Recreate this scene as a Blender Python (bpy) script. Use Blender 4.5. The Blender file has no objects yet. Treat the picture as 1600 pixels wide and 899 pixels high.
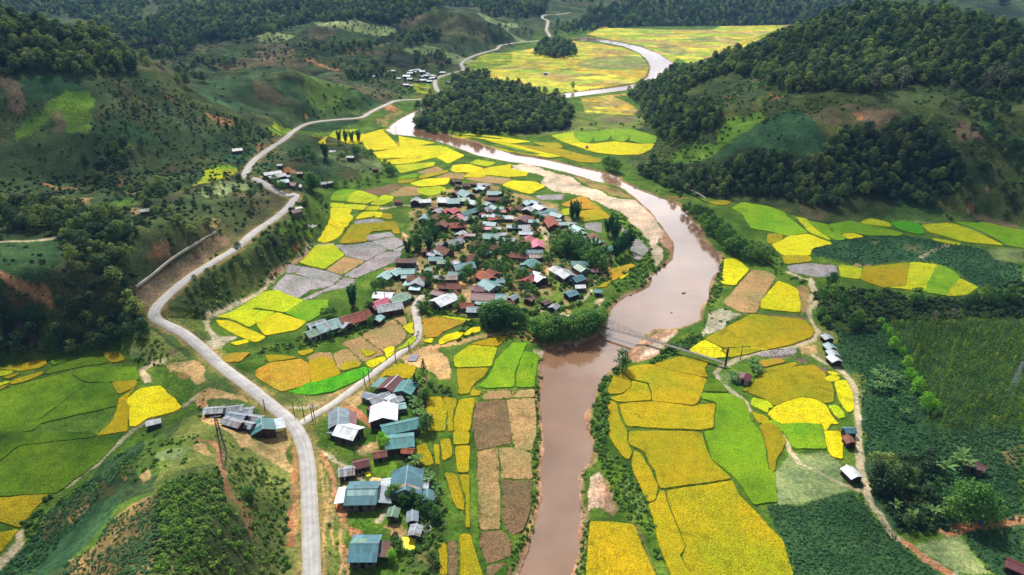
import bpy, math, random
import numpy as np
from mathutils import Vector, Matrix

# ------------------------------------------------------------------ camera, light, exposure
SC = bpy.context.scene
COL = SC.collection
R = math.radians
CAM_H, PITCH, FPX = 130.0, R(26.4), 1067.0          # height above the valley floor, look-down angle, focal length in photo pixels
cam_data = bpy.data.cameras.new('camera')
cam = bpy.data.objects.new('camera', cam_data); COL.objects.link(cam)
cam.location = (0, 0, CAM_H)
cam.rotation_euler = (R(90) - PITCH, 0, 0)
cam_data.sensor_width = 36.0
cam_data.lens = FPX * 36.0 / 1600.0
cam_data.clip_start = 1.0
cam_data.clip_end = 20000.0
SC.camera = cam

SUN_EL, SUN_AZ = R(54), R(-22)                       # behind the valley, a little to the left
sd = Vector((math.cos(SUN_EL) * math.sin(SUN_AZ), math.cos(SUN_EL) * math.cos(SUN_AZ), math.sin(SUN_EL)))
sun_data = bpy.data.lights.new('sun', 'SUN')
sun_data.energy = 5.0; sun_data.angle = R(0.6); sun_data.color = (1.0, 0.972, 0.925)
sun = bpy.data.objects.new('sun', sun_data); COL.objects.link(sun)
sun.rotation_euler = (-sd).to_track_quat('-Z', 'Y').to_euler()
sun.location = (0, 0, 800)

world = bpy.data.worlds.new('World'); SC.world = world; world.use_nodes = True
wn, wl = world.node_tree.nodes, world.node_tree.links
wn.clear()
w_out = wn.new('ShaderNodeOutputWorld'); w_bg = wn.new('ShaderNodeBackground')
w_sky = wn.new('ShaderNodeTexSky'); w_sky.sky_type = 'NISHITA'; w_sky.sun_disc = False
w_sky.sun_elevation = SUN_EL; w_sky.sun_rotation = SUN_AZ
w_sky.altitude = 900; w_sky.air_density = 1.0; w_sky.dust_density = 1.6
w_tc = wn.new('ShaderNodeTexCoord'); w_no = wn.new('ShaderNodeTexNoise'); w_map = wn.new('ShaderNodeMapping')
w_map.inputs['Scale'].default_value = (1, 1, 2.2)
w_no.inputs['Scale'].default_value = 2.6; w_no.inputs['Detail'].default_value = 6; w_no.inputs['Roughness'].default_value = .6
w_rp = wn.new('ShaderNodeValToRGB'); w_rp.color_ramp.elements[0].position = .36; w_rp.color_ramp.elements[1].position = .54
w_mx = wn.new('ShaderNodeMixRGB'); w_mx.inputs['Color2'].default_value = (8.5, 8.7, 9.1, 1)      # sunlit cloud, in the sky texture's own units
wl.new(w_tc.outputs['Generated'], w_map.inputs['Vector']); wl.new(w_map.outputs['Vector'], w_no.inputs['Vector'])
wl.new(w_no.outputs['Fac'], w_rp.inputs['Fac']); wl.new(w_rp.outputs['Color'], w_mx.inputs['Fac'])
wl.new(w_sky.outputs['Color'], w_mx.inputs['Color1']); wl.new(w_mx.outputs['Color'], w_bg.inputs['Color'])
w_dot = wn.new('ShaderNodeVectorMath'); w_dot.operation = 'DOT_PRODUCT'; w_dot.inputs[1].default_value = (0.1, .93, .35)      # clouds glare on the sun's side of the sky
w_gl = wn.new('ShaderNodeValToRGB'); w_gl.color_ramp.elements[0].position = .74; w_gl.color_ramp.elements[0].color = (6.2, 6.5, 7.0, 1); w_gl.color_ramp.elements[1].position = .985; w_gl.color_ramp.elements[1].color = (58, 58, 59, 1)
wl.new(w_tc.outputs['Generated'], w_dot.inputs[0]); wl.new(w_dot.outputs['Value'], w_gl.inputs['Fac']); wl.new(w_gl.outputs['Color'], w_mx.inputs['Color2'])
wl.new(w_bg.outputs['Background'], w_out.inputs['Surface'])
w_bg.inputs['Strength'].default_value = 0.058

SC.view_settings.view_transform = 'Standard'; SC.view_settings.look = 'None'
SC.view_settings.gamma = 1.0; SC.view_settings.use_curve_mapping = False
SC.view_settings.exposure = 0.30
SC.cycles.max_bounces = 6; SC.cycles.diffuse_bounces = 3; SC.cycles.glossy_bounces = 3
SC.cycles.transmission_bounces = 3; SC.cycles.transparent_max_bounces = 24; SC.cycles.volume_bounces = 0
SC.cycles.use_denoising = True

random.seed(7); RNG = np.random.default_rng(7)

# ------------------------------------------------------------------ photo pixel <-> world
FWD = np.array((0, math.cos(PITCH), -math.sin(PITCH))); UPV = np.array((0, math.sin(PITCH), math.cos(PITCH)))

def rays(p):
    p = np.asarray(p, float).reshape(-1, 2)
    return FWD + np.outer((p[:, 0] - 800) / FPX, (1, 0, 0)) - np.outer((p[:, 1] - 449.5) / FPX, UPV)

def on_level(px, py, z):
    d = rays([(px, py)])[0]; t = (z - CAM_H) / d[2]
    return d[0] * t, d[1] * t

def project(x, y, z):
    v = np.stack((np.asarray(x, float), np.asarray(y, float), np.asarray(z, float) - CAM_H), -1)
    f = v @ FWD
    return 800 + FPX * v[..., 0] / f, 449.5 - FPX * (v @ UPV) / f, f

# ------------------------------------------------------------------ noise
_H = RNG.random((256, 256))
def vnoise(x, y, s, seed=0):
    x = np.asarray(x, float) / s + seed * 17.31; y = np.asarray(y, float) / s + seed * 5.77
    xi, yi = np.floor(x), np.floor(y); fx, fy = x - xi, y - yi
    fx = fx * fx * (3 - 2 * fx); fy = fy * fy * (3 - 2 * fy)
    a, b = xi.astype(int) & 255, yi.astype(int) & 255; a1, b1 = (a + 1) & 255, (b + 1) & 255
    return (_H[a, b] * (1 - fx) + _H[a1, b] * fx) * (1 - fy) + (_H[a, b1] * (1 - fx) + _H[a1, b1] * fx) * fy

def fbm(x, y, s, n=4, seed=0):
    o, a, t = 0, 1.0, 0
    for i in range(n):
        o = o + a * vnoise(x, y, s / 2 ** i, seed + i * 3); t += a; a *= .5
    return o / t - .5

def sstep(a, b, x):
    t = np.clip((x - a) / (b - a), 0, 1); return t * t * (3 - 2 * t)

# ------------------------------------------------------------------ polygons
def inside(poly, x, y):
    poly = np.asarray(poly); res = np.zeros(x.shape, bool)
    m = (x > poly[:, 0].min()) & (x < poly[:, 0].max()) & (y > poly[:, 1].min()) & (y < poly[:, 1].max())
    X, Y = x[m], y[m]; r = np.zeros(X.shape, bool)
    j = len(poly) - 1
    for i in range(len(poly)):
        x1, y1 = poly[i]; x2, y2 = poly[j]
        if y1 != y2:
            c = ((y1 > Y) != (y2 > Y)) & (X < (x2 - x1) * (Y - y1) / (y2 - y1) + x1)
            r ^= c
        j = i
    res[m] = r
    return res

def line_dist(pts, x, y, reach, closed=False):
    """distance from every (x, y) to a polyline, and the position along it; inf beyond reach"""
    pts = np.asarray(pts, float); d = np.full(x.shape, np.inf); s = np.zeros(x.shape)
    n = len(pts); k = 0
    for i in range(n if closed else n - 1):
        a, b = pts[i][:2], pts[(i + 1) % n][:2]
        m = (x > min(a[0], b[0]) - reach) & (x < max(a[0], b[0]) + reach) & (y > min(a[1], b[1]) - reach) & (y < max(a[1], b[1]) + reach)
        if m.any():
            X, Y = x[m] - a[0], y[m] - a[1]; v = b - a; L = max(v @ v, 1e-9)
            t = np.clip((X * v[0] + Y * v[1]) / L, 0, 1)
            q = np.hypot(X - t * v[0], Y - t * v[1]); o = d[m]; w = q < o
            o[w] = q[w]; d[m] = o; ss = s[m]; ss[w] = i + t[w]; s[m] = ss
    return d, s

VIEWS = {'A0': (0, 0, 4), 'A1': (400, 0, 4), 'A2': (800, 0, 4), 'A3': (1200, 0, 4), 'B0': (0, 225, 4), 'B1': (400, 225, 4), 'B2': (800, 225, 4), 'B3': (1200, 225, 4),
         'C0': (0, 450, 4), 'C1': (400, 450, 4), 'C2': (800, 450, 4), 'C3': (1200, 450, 4), 'D0': (0, 675, 4), 'D1': (400, 675, 4), 'D2': (800, 675, 4), 'D3': (1200, 675, 4),
         'V1': (620, 270, 10), 'V2': (780, 270, 10), 'V3': (580, 360, 10), 'V4': (740, 360, 10), 'V5': (860, 360, 10), 'V6': (560, 420, 10), 'V7': (680, 420, 10), 'V8': (820, 400, 10),
         'N1': (460, 440, 7.25), 'N2': (500, 570, 7.955), 'N3': (500, 670, 7.955), 'N4': (500, 770, 7.955), 'N5': (300, 610, 8.89), 'N6': (390, 250, 10), 'N7': (560, 80, 7.955),
         'E': (1060, 480, 5.69), 'P': (0, 0, 1)}

def P(s):
    """'B1 470,355 470,330 C2 12,40' -> photo pixels; a view's name switches the origin and the scale that follow"""
    o = (0, 0, 1); r = []
    for w in s.split():
        if w in VIEWS: o = VIEWS[w]
        else:
            a, b = w.split(','); r.append((o[0] + float(a) / o[2], o[1] + float(b) / o[2]))
    return r

# ------------------------------------------------------------------ terrain: heights
NT, NR, R0, R1, TH = 1000, 980, 45.0, 4300.0, R(57)
g_t = np.linspace(-TH, TH, NT); g_l = np.linspace(math.log(R0), math.log(R1), NR)
GX = np.exp(g_l)[:, None] * np.sin(g_t)[None, :]; GY = np.exp(g_l)[:, None] * np.cos(g_t)[None, :]
GR = np.hypot(GX, GY)

CTRL = []
for w in '''345,700,9 300,730,16 262,780,23 245,830,29 240,899,34 238,990,36 290,672,6 330,670,6 160,790,10 110,860,9 200,740,9 400,760,11 410,850,13 450,760,4 455,899,4 60,899,3 100,1000,10 400,1000,9 -60,950,2
470,720,3 440,650,3.5 360,600,5 300,560,7 270,560,6 250,600,4 240,490,11 300,440,13 380,370,13 460,312,13 435,295,13 390,272,13 425,232,12 330,640,4 400,690,5
0,500,22 60,520,13 120,480,15 200,515,5 200,470,13 225,440,17 0,440,25 60,430,25 100,400,25 50,378,26 130,350,22 0,340,21 250,400,23 330,365,19 350,340,18 200,330,21 100,300,20 250,300,18 0,285,21 150,275,23 330,300,16 380,300,14 330,270,12 370,232,13 300,235,17 240,235,25 280,200,31 200,180,42 130,200,41 60,200,40 130,122,58 50,130,59 215,115,53 0,170,50 300,150,37 360,175,25 420,195,14 340,215,19
90,40,76 30,25,84 180,75,64 -80,30,90
480,195,5 450,112,37 380,130,33 560,150,13 600,150,7 500,150,18 430,160,18 640,155,4 560,110,7 640,105,7 700,100,6 600,95,12 560,187,4
520,78,14 540,37,33 590,45,27 640,74,14 430,57,26 430,95,10 735,21,42 690,75,9 790,50,11 660,24,42 650,62,14 770,40,20 800,60,5
450,20,32 300,20,40 620,5,48 250,45,30 340,45,24 300,85,12 380,95,10 1000,20,15 1000,0,30 1100,20,15 1250,10,25 1240,36,3 880,20,15 860,38,6 820,20,25 790,35,13
1050,112,7 1110,87,17 1170,72,29 1240,49,48 1320,24,76 1400,14,86 1470,32,80 1560,70,60 1620,64,62
1060,230,10 1100,180,26 1180,150,36 1060,150,22 1020,142,9 1280,165,40 1180,250,15 1240,225,24 1280,300,6 1200,300,4 1350,200,34 1400,150,44 1330,130,46 1300,100,50 1450,240,26 1550,230,30 1500,300,10 1580,290,14 1420,300,7 1350,310,6 1620,300,14
540,240,9 500,215,9 450,260,11 500,290,3 590,262,3 570,228,5 470,235,10'''.split():
    a, b, z = map(float, w.split(',')); x, y = on_level(a, b, z); CTRL.append((x, y, z))
for px, d, z in ((450, 770, 12), (560, 740, 9), (380, 760, 14), (540, 1210, 14), (735, 1260, 18), (430, 1060, 12), (660, 1360, 18), (340, 1200, 14), (545, 478, 2), (330, 650, 10), (270, 640, 20), (210, 660, 24), (100, 720, 34), (200, 690, 24), (-150, 700, 50), (-400, 430, 60), (-320, 250, 36), (-300, 140, 20), (1300, 1100, 16), (1450, 1000, 28), (1650, 900, 40), (1750, 520, 66), (1950, 400, 60),
                 (1750, 330, 20), (1900, 250, 22), (-200, 1700, 50), (200, 1750, 46), (500, 1700, 40), (800, 1750, 36), (1100, 1900, 44), (1400, 1700, 50), (1800, 1500, 60),
                 (0, 2400, 60), (500, 2300, 48), (900, 2400, 52), (1300, 2500, 64), (1700, 2200, 70), (-300, 3500, 120), (300, 3600, 110), (800, 3600, 110), (1300, 3600, 120), (1900, 3300, 130), (2300, 1500, 70), (-700, 1500, 70), (-600, 4000, 150), (800, 4300, 150), (2200, 4000, 150)):
    v = np.array(((px - 800) / FPX, .896)); v /= np.hypot(*v); CTRL.append((v[0] * d, v[1] * d, z))
for px, py in P('P 100,620 150,700 60,750 60,640 230,640 350,510 420,490 480,560 520,800 600,850 700,750 800,800 900,900 1000,700 1200,800 1400,850 1550,850 1550,600 1400,500 1300,420 1500,380 1150,400 900,400 700,400 600,330 700,250 850,230 950,225 1250,380 1580,370 1100,560 850,110 950,110 1100,60 1000,60 850,160 960,170 1700,500 1700,700 1700,900 600,1000 1000,1000 1400,1000'):
    x, y = on_level(px, py, 0); CTRL.append((x, y, 0))
CTRL = np.array(CTRL)
_d = np.hypot(CTRL[:, None, 0] - CTRL[None, :, 0], CTRL[:, None, 1] - CTRL[None, :, 1])
_n = len(CTRL); _A = np.zeros((_n + 1, _n + 1)); _A[:_n, :_n] = -np.sqrt(_d ** 2 + 36) + np.eye(_n) * 1.2; _A[:_n, _n] = 1; _A[_n, :_n] = 1
_w = np.linalg.solve(_A, np.append(CTRL[:, 2], 0))
cX, cY = GX[::4, ::4], GY[::4, ::4]; cH = np.full(cX.shape, _w[_n])
for i in range(_n):
    cH -= _w[i] * np.sqrt((cX - CTRL[i, 0]) ** 2 + (cY - CTRL[i, 1]) ** 2 + 36)

def lookup(F, u, v):
    u = np.clip(u, 0, F.shape[0] - 1.001); v = np.clip(v, 0, F.shape[1] - 1.001)
    i, j = u.astype(int), v.astype(int); fu, fv = u - i, v - j
    return (F[i, j] * (1 - fv) + F[i, j + 1] * fv) * (1 - fu) + (F[i + 1, j] * (1 - fv) + F[i + 1, j + 1] * fv) * fu
_u, _v = np.meshgrid(np.arange(NR) / 4.0, np.arange(NT) / 4.0, indexing='ij')
HG = lookup(cH, _u, _v)

FLATS = [P('P -90,575 60,562 160,550 195,556 205,575 245,592 285,640 230,662 165,695 105,760 60,800 20,850 -90,930'),
         P('P 502,1010 500,760 497,700 476,660 400,592 335,548 312,520 318,490 345,468 410,442 450,415 488,385 512,345 514,315 530,297 600,288 622,268 614,252 592,235 562,222 545,214 490,221 520,206 580,191 600,182 635,178 690,128 722,113 735,95 790,76 835,72 850,62 900,57 940,45 1000,41 1235,39 1235,52 1180,76 1115,92 1062,107 1042,126 1002,140 985,150 1000,180 1020,207 1028,225 1010,242 985,264 1050,301 1085,312 1180,318 1240,338 1290,352 1380,348 1450,350 1560,353 1800,368 1900,600 1900,1010')]
mask = np.ones(GX.shape)
for f in FLATS:
    w = np.array([on_level(a, b, 0) for a, b in f])
    ins = inside(w, GX, GY); d, _ = line_dist(w, GX, GY, 150, True); d = np.where(np.isinf(d), 150, d)
    mask = np.minimum(mask, np.where(ins, 0, sstep(0, 1, np.clip(d / (9 + .035 * GR), 0, 1))))
HG = HG * mask
rough = mask * np.clip(HG / 12, 0, 1)
gul = np.abs(fbm(GX, GY, 85, 4, 5)) * 2; GUL = gul
HG += rough * (fbm(GX, GY, 140, 4, 1) * 10 + (gul - .35) * -(11 + 12 * sstep(450, 900, GR)) + fbm(GX, GY, 14, 3, 9) * 1.6)
far = sstep(1000, 1700, GR); HG += far * (fbm(GX, GY, 420, 4, 21) * 115 + 6.0) * mask
HG = np.where(mask > .02, np.maximum(HG, .15 * mask), HG)
for px, py, z, s in ((770, 188, 7, 34), (868, 78, 4, 45)):
    x, y = on_level(px, py, 0); HG += z * np.exp(-((GX - x) ** 2 + ((GY - y) * .8) ** 2) / s ** 2)

def height(x, y):
    x = np.asarray(x, float); y = np.asarray(y, float); r = np.maximum(np.hypot(x, y), R0)
    u = (np.log(r) - g_l[0]) / (g_l[1] - g_l[0]); v = (np.arctan2(x, y) + TH) / (g_t[1] - g_t[0])
    return lookup(HG, np.atleast_1d(u), np.atleast_1d(v)).reshape(np.shape(x))

def hit(p):
    """where the sight line through each photo pixel meets the terrain"""
    d = rays(p); n = len(d)
    k = np.exp(np.linspace(math.log(60), math.log(4200), 1500)); g = np.hypot(d[:, 0], d[:, 1])
    tt = k[None, :] / g[:, None]
    below = CAM_H + d[:, 2:3] * tt <= height(d[:, 0:1] * tt, d[:, 1:2] * tt)
    i = np.where(below.any(1), below.argmax(1), 1499); i = np.maximum(i, 1)
    lo, hi = tt[np.arange(n), i - 1], tt[np.arange(n), i]
    for _ in range(18):
        m = (lo + hi) / 2; b = CAM_H + d[:, 2] * m <= height(d[:, 0] * m, d[:, 1] * m)
        hi = np.where(b, m, hi); lo = np.where(b, lo, m)
    return np.stack((d[:, 0] * hi, d[:, 1] * hi, CAM_H + d[:, 2] * hi), 1)

# ------------------------------------------------------------------ river bed
WATER_Z = -1.0
RIVER = [P('P 803,1000 803,905 815,870 832,830 838,790 843,740 845,690 842,640 843,600 846,565 850,545 870,538 905,535 930,528 942,515 947,500 955,480 975,462 1000,454 1012,448 1017,432 1035,417 1050,405 1052,385 1040,365 1020,337 995,312 975,297 960,290 935,285 910,277 882,270 850,262 815,256 790,253 745,243 700,226 660,216 640,213 615,211 601,204 612,195 625,186 640,178 660,170 720,160 790,155 845,150 872,154 850,157 790,162 720,170 668,182 652,192 648,200 662,206 700,211 740,222 790,237 800,241 850,249 900,261 945,271 965,277 975,285 1000,297 1020,305 1050,315 1062,322 1070,332 1082,345 1095,357 1101,375 1112,388 1126,398 1126,420 1116,437 1110,450 1110,465 1100,480 1095,500 1077,510 1050,516 1025,517 1007,527 990,547 982,557 972,567 958,577 940,595 932,615 927,635 919,650 922,672 928,685 930,700 920,725 910,745 908,780 911,815 910,845 902,875 899,905 898,1000'),
         P('P 845,152 875,147 920,142 975,135 1000,130 1012,120 1016,107 1012,95 1000,84 975,73 937,66 900,64 886,62 920,59 962,65 1000,73 1030,85 1052,99 1048,112 1041,122 1025,131 1000,138 975,142 920,149 872,155'),
         P('P 948,757 953,775 962,798 957,803 945,795 943,775')]
rivw = [np.array([on_level(a, b, WATER_Z) for a, b in f]) for f in RIVER]
RIV_D = np.full(GX.shape, np.inf); RIV_IN = np.zeros(GX.shape, bool)
for i, w in enumerate(rivw):
    d, _ = line_dist(w, GX + fbm(GX, GY, 9, 2, 40) * 2.2, GY + fbm(GX, GY, 9, 2, 41) * 2.2, 14, True); n = inside(w, GX, GY)
    deep = 2.6 if i < 2 else 1.5
    HG = np.where(n, -.75 - deep * sstep(0, 4, np.where(np.isinf(d), 9, d)), np.where(d < 3.0, np.minimum(HG, -.75 + d * .28), HG))
    RIV_D = np.minimum(RIV_D, d); RIV_IN |= n

# ------------------------------------------------------------------ road beds
def smooth_line(px, step, zs=9):
    w = hit(px); pts = [w[0]]
    q = np.vstack((2 * w[0] - w[1], w, 2 * w[-1] - w[-2]))
    for i in range(1, len(q) - 2):
        n = max(2, int(np.hypot(*(q[i + 1] - q[i])[:2]) / step))
        for k in range(1, n + 1):
            t = k / n; a, b, c, d = q[i - 1], q[i], q[i + 1], q[i + 2]
            pts.append(.5 * (2 * b + (c - a) * t + (2 * a - 5 * b + 4 * c - d) * t * t + (3 * b - a - 3 * c + d) * t ** 3))
    p = np.array(pts); z = height(p[:, 0], p[:, 1]); k = np.ones(zs) / zs
    p[:, 2] = np.convolve(np.pad(z, zs // 2, mode='edge'), k, 'valid')[:len(p)]
    return p

ROAD_PX = P('P 488,1000 487,905 486,850 484,800 482,750 478,710 468,680 450,656 420,631 390,606 350,576 320,553 290,531 262,509 246,496 239,487 241,476 255,462 290,440 330,412 370,384 400,362 430,340 452,325 462,315 460,308 448,301 425,292 400,284 386,277 383,268 395,252 412,238 428,228 445,216 460,206 475,196 495,190 525,187 562,186 575,179 590,170 605,162 625,157 670,155')
ROAD2_PX = P('P 670,155 688,152 691,149 682,140 680,127 687,121 707,115 724,110 721,100 732,92 750,85 760,82 777,78 782,71 800,69 832,66 858,60 854,47 856,35 847,27 865,24 890,20')
LANE_PX = P('P 470,664 490,651 520,633 560,603 600,572 630,550 648,536 654,520 652,500 648,482 654,470 662,462')
ROAD = smooth_line(ROAD_PX, 3, 15); ROAD[:, 2] += .15
LANE = smooth_line(LANE_PX, 2.5, 9); LANE[:, 2] += .3
LANE[0, 2] = ROAD[np.argmin(np.hypot(ROAD[:, 0] - LANE[0, 0], ROAD[:, 1] - LANE[0, 1])), 2] - .02
LANE[:5, 2] = np.linspace(LANE[0, 2], LANE[4, 2], 5)
ROAD2 = smooth_line(ROAD2_PX, 6, 9); ROAD2[:, 2] += .6
for line, hw, reach in ((ROAD2, 2.6, 14), (ROAD, 2.9, 20), (LANE, 1.9, 6)):
    d, s = line_dist(line, GX, GY, reach + 2)
    zr = np.interp(s, np.arange(len(line)), line[:, 2])
    k = 1 - sstep(hw + .6, reach, np.where(np.isinf(d), 1e9, d)); k = np.where(np.isinf(d), 0, k)
    HG = HG * (1 - k) + (zr - .06) * k
ROAD_D = np.minimum(line_dist(ROAD, GX, GY, 20)[0], np.minimum(line_dist(LANE, GX, GY, 20)[0], line_dist(ROAD2, GX, GY, 20)[0]))

# ------------------------------------------------------------------ ground cover (what grows or lies there; one colour per kind of ground)
def lin(r, g, b, k=.8):
    f = lambda c: ((c / 255 + .055) / 1.055) ** 2.4 if c > 10 else c / 255 / 12.92
    return np.array((f(r), f(g), f(b))) * k

COVER = {  # two tones of each, and the size of the mottling in metres
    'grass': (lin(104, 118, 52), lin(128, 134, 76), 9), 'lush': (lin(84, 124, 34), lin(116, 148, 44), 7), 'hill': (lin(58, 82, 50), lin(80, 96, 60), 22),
    'scrub': (lin(58, 78, 40), lin(92, 102, 58), 8), 'under': (lin(36, 50, 30), lin(52, 64, 38), 6), 'crop': (lin(44, 78, 48), lin(66, 96, 58), 7),
    'tealcrop': (lin(46, 82, 54), lin(66, 100, 66), 12), 'lime': (lin(96, 140, 36), lin(120, 158, 54), 8), 'brown': (lin(106, 94, 70), lin(86, 90, 58), 7),
    'plough': (lin(130, 108, 94), lin(112, 102, 78), 5), 'red': (lin(160, 102, 72), lin(182, 134, 98), 4), 'dirt': (lin(206, 170, 124), lin(186, 150, 104), 4),
    'sand': (lin(232, 206, 186), lin(208, 182, 160), 11), 'wetsand': (lin(178, 132, 104), lin(196, 158, 134), 5), 'path': (lin(196, 182, 156), lin(180, 166, 136), 3),
    'redpath': (lin(176, 118, 84), lin(194, 146, 112), 3), 'pale': (lin(146, 160, 112), lin(128, 144, 94), 8), 'bund': (lin(66, 102, 30), lin(98, 122, 46), 4),
    'stubble': (lin(170, 140, 94), lin(150, 128, 84), 5), 'stone': (lin(206, 196, 178), lin(160, 150, 122), 3), 'rice': (lin(150, 172, 30), lin(190, 178, 34), 9),
    'ricegreen': (lin(96, 146, 30), lin(140, 164, 36), 8), 'yard': (lin(184, 152, 112), lin(142, 134, 84), 4), 'drain': (lin(186, 184, 176), lin(170, 166, 156), 3)}
tone = np.clip(.5 + fbm(GX, GY, 9, 4, 3) * 1.6, 0, 1); tone2 = np.clip(.5 + fbm(GX, GY, 30, 3, 8) * 1.8, 0, 1)
def blend(c):
    a, b, s = COVER[c]; t = np.clip(.5 + fbm(GX, GY, s, 4, len(c) + 11) * 1.9, 0, 1)[..., None]
    return a * (1 - t) + b * t
WARP = np.clip(.9 + .0022 * GR, 1, 4)
WX = GX + fbm(GX, GY, 11, 3, 50) * 4.2 * WARP; WY = GY + fbm(GX, GY, 11, 3, 51) * 4.2 * WARP
WX2 = GX + fbm(GX, GY, 5, 2, 52) * 1.2 * WARP; WY2 = GY + fbm(GX, GY, 5, 2, 53) * 1.2 * WARP
paint = blend('bund')
hl = np.clip(rough * 1.4 + mask * .5, 0, 1)[..., None]
paint = paint * (1 - hl) + blend('hill') * hl
q = (np.clip(fbm(GX, GY, 46, 4, 60) * 4 - .35, 0, 1) * np.clip(rough * 2, 0, 1))[..., None]; paint = paint * (1 - q) + blend('brown') * q * .9 + blend('hill') * q * .1
q = (np.clip(fbm(GX, GY, 60, 4, 66) * 4 - .2, 0, 1) * np.clip(rough * 2, 0, 1))[..., None]; paint = paint * (1 - q) + blend('scrub') * q

# gullies hold dark scrub, crests are worn pale
q = (sstep(.30, .55, GUL) * np.clip(rough * 2, 0, 1))[..., None] * .8; paint = paint * (1 - q) + blend('under') * q
q = (sstep(.10, .03, GUL) * np.clip(rough * 2, 0, 1))[..., None] * .55; paint = paint * (1 - q) + blend('brown') * q
_cache = {}
def area(cls, s, hard=False, k=1.0):
    w = hit(P(s))[:, :2]; m = inside(w, WX2 if hard else WX, WY2 if hard else WY)
    if cls not in _cache: _cache[cls] = blend(cls)
    paint[m] = paint[m] * (1 - k) + _cache[cls][m] * k

def track(cls, s, width, k=1.0, ragged=.35):
    w = hit(P(s)); d, _ = line_dist(w, WX2, WY2, width * 2 + 2)
    e = width / 2 * (1 + ragged * fbm(GX, GY, 4, 2, 77) * 3) + .0009 * GR
    f = (1 - sstep(e * .75, e * 1.25 + .05, d))[..., None] * k; f[np.isinf(d)] = 0
    if cls not in _cache: _cache[cls] = blend(cls)
    paint[:] = paint * (1 - f) + _cache[cls] * f

def patchwork(s, kinds, cell, bund=.07, stretch=2.0, lines='bund', seed=1):
    """many small plots: nearest-seed cells with grassy banks between them"""
    w = hit(P(s))[:, :2]; m = inside(w, WX2, WY2)
    if not m.any(): return
    rg = np.random.default_rng(seed); x0, y0 = w.min(0); x1, y1 = w.max(0); a = cell * cell * stretch
    n = max(3, int((x1 - x0) * (y1 - y0) / a)); sx, sy = rg.uniform(x0, x1, n), rg.uniform(y0, y1, n); kc = rg.integers(0, len(kinds), n); br = rg.uniform(.85, 1.12, n)
    X, Y = WX[m], WY[m]; b1 = np.full(X.shape, 1e9); b2 = b1.copy(); ix = np.zeros(X.shape, int)
    for i in range(n):
        d = np.hypot((X - sx[i]) / stretch, Y - sy[i]); c = d < b1
        b2 = np.where(c, b1, np.minimum(b2, d)); ix = np.where(c, i, ix); b1 = np.where(c, d, b1)
    out = np.zeros((len(X), 3))
    for j, c in enumerate(kinds):
        if c not in _cache: _cache[c] = blend(c)
        out = np.where((kc[ix] == j)[:, None], _cache[c][m], out)
    out *= br[ix][:, None]
    e = (1 - sstep(bund * cell, bund * cell * 2.2, b2 - b1))[:, None] * .75
    if lines not in _cache: _cache[lines] = blend(lines)
    paint[m] = out * (1 - e) + _cache[lines][m] * e

COVER.update({'gold': (lin(206, 176, 70), lin(190, 158, 66), 14), 'yellow': (lin(212, 204, 78), lin(196, 188, 66), 14), 'fgreen': (lin(150, 176, 62), lin(172, 186, 70), 14), 'tan': (lin(190, 166, 100), lin(172, 150, 96), 12), 'dark': (lin(92, 116, 84), lin(110, 128, 92), 12)})
# swidden plots over the slopes
patchwork('P 0,120 130,118 215,112 330,170 430,205 380,260 230,275 0,275', ['hill', 'crop', 'scrub', 'hill', 'brown', 'tealcrop'], 24, .04, 1.3, 'under', 31)
patchwork('P 215,95 330,100 480,112 640,150 560,190 430,205 330,170', ['hill', 'crop', 'scrub', 'hill', 'brown'], 26, .04, 1.4, 'under', 32)
patchwork('P 200,60 480,30 640,20 860,20 830,62 720,110 640,112 480,112 300,110', ['hill', 'scrub', 'brown', 'hill', 'pale', 'under'], 48, .03, 1.5, 'under', 33)
patchwork('P 1000,160 1060,150 1130,108 1250,140 1440,135 1700,140 1700,350 1480,340 1240,335 1060,300', ['hill', 'scrub', 'hill', 'crop', 'brown'], 26, .04, 1.4, 'under', 34)
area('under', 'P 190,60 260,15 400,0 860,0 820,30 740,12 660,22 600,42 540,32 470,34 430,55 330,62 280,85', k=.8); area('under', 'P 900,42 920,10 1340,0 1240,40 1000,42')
# slopes on the left
area('hill', 'P 0,120 130,118 215,112 330,170 430,205 340,225 230,275 0,275'); area('scrub', 'P 215,100 260,120 320,150 400,195 340,215 300,175 250,150')
area('plough', 'A0 0,450 110,470 160,600 130,720 60,700 30,560 0,540', k=.9); area('tealcrop', 'A0 150,500 420,480 540,560 400,580 200,620 150,560'); area('lime', 'A0 330,720 440,560 570,570 580,760 540,830 430,830 400,760', k=.85)
area('lime', 'A0 150,760 400,600 430,640 330,740 180,850 60,899 120,800', k=.55); area('brown', 'A0 580,720 690,760 860,870 800,870 600,780', k=.8); area('brown', 'A0 720,480 830,560 960,640 960,720 860,720 760,660 710,560', k=.75)
area('plough', 'A0 320,720 400,690 420,830 350,840', k=.7); area('brown', 'A0 870,340 1000,400 1240,520 1180,560 1000,470 880,400', k=.8); area('red', 'A0 1000,560 1060,600 1180,690 1140,660 1080,640 1000,580', k=.7); area('red', 'A0 1280,700 1480,760 1470,800 1380,780', k=.6)
area('tealcrop', 'A0 580,770 800,760 1050,850 1100,899 650,899 580,840', k=.8); area('crop', 'A0 1290,500 1590,490 1598,600 1480,610 1330,540', k=.8); area('tealcrop', 'A0 1230,560 1300,540 1500,640 1520,700 1300,640', k=.8)
area('red', 'B0 270,240 310,245 380,285 500,280 420,260 440,270 330,290', k=.9); area('red', 'B0 725,205 775,205 770,255 735,260'); area('dirt', 'B0 780,300 880,305 870,315 780,310'); area('dirt', 'B0 380,330 440,340 590,330 540,390 480,360', k=.5)
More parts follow.
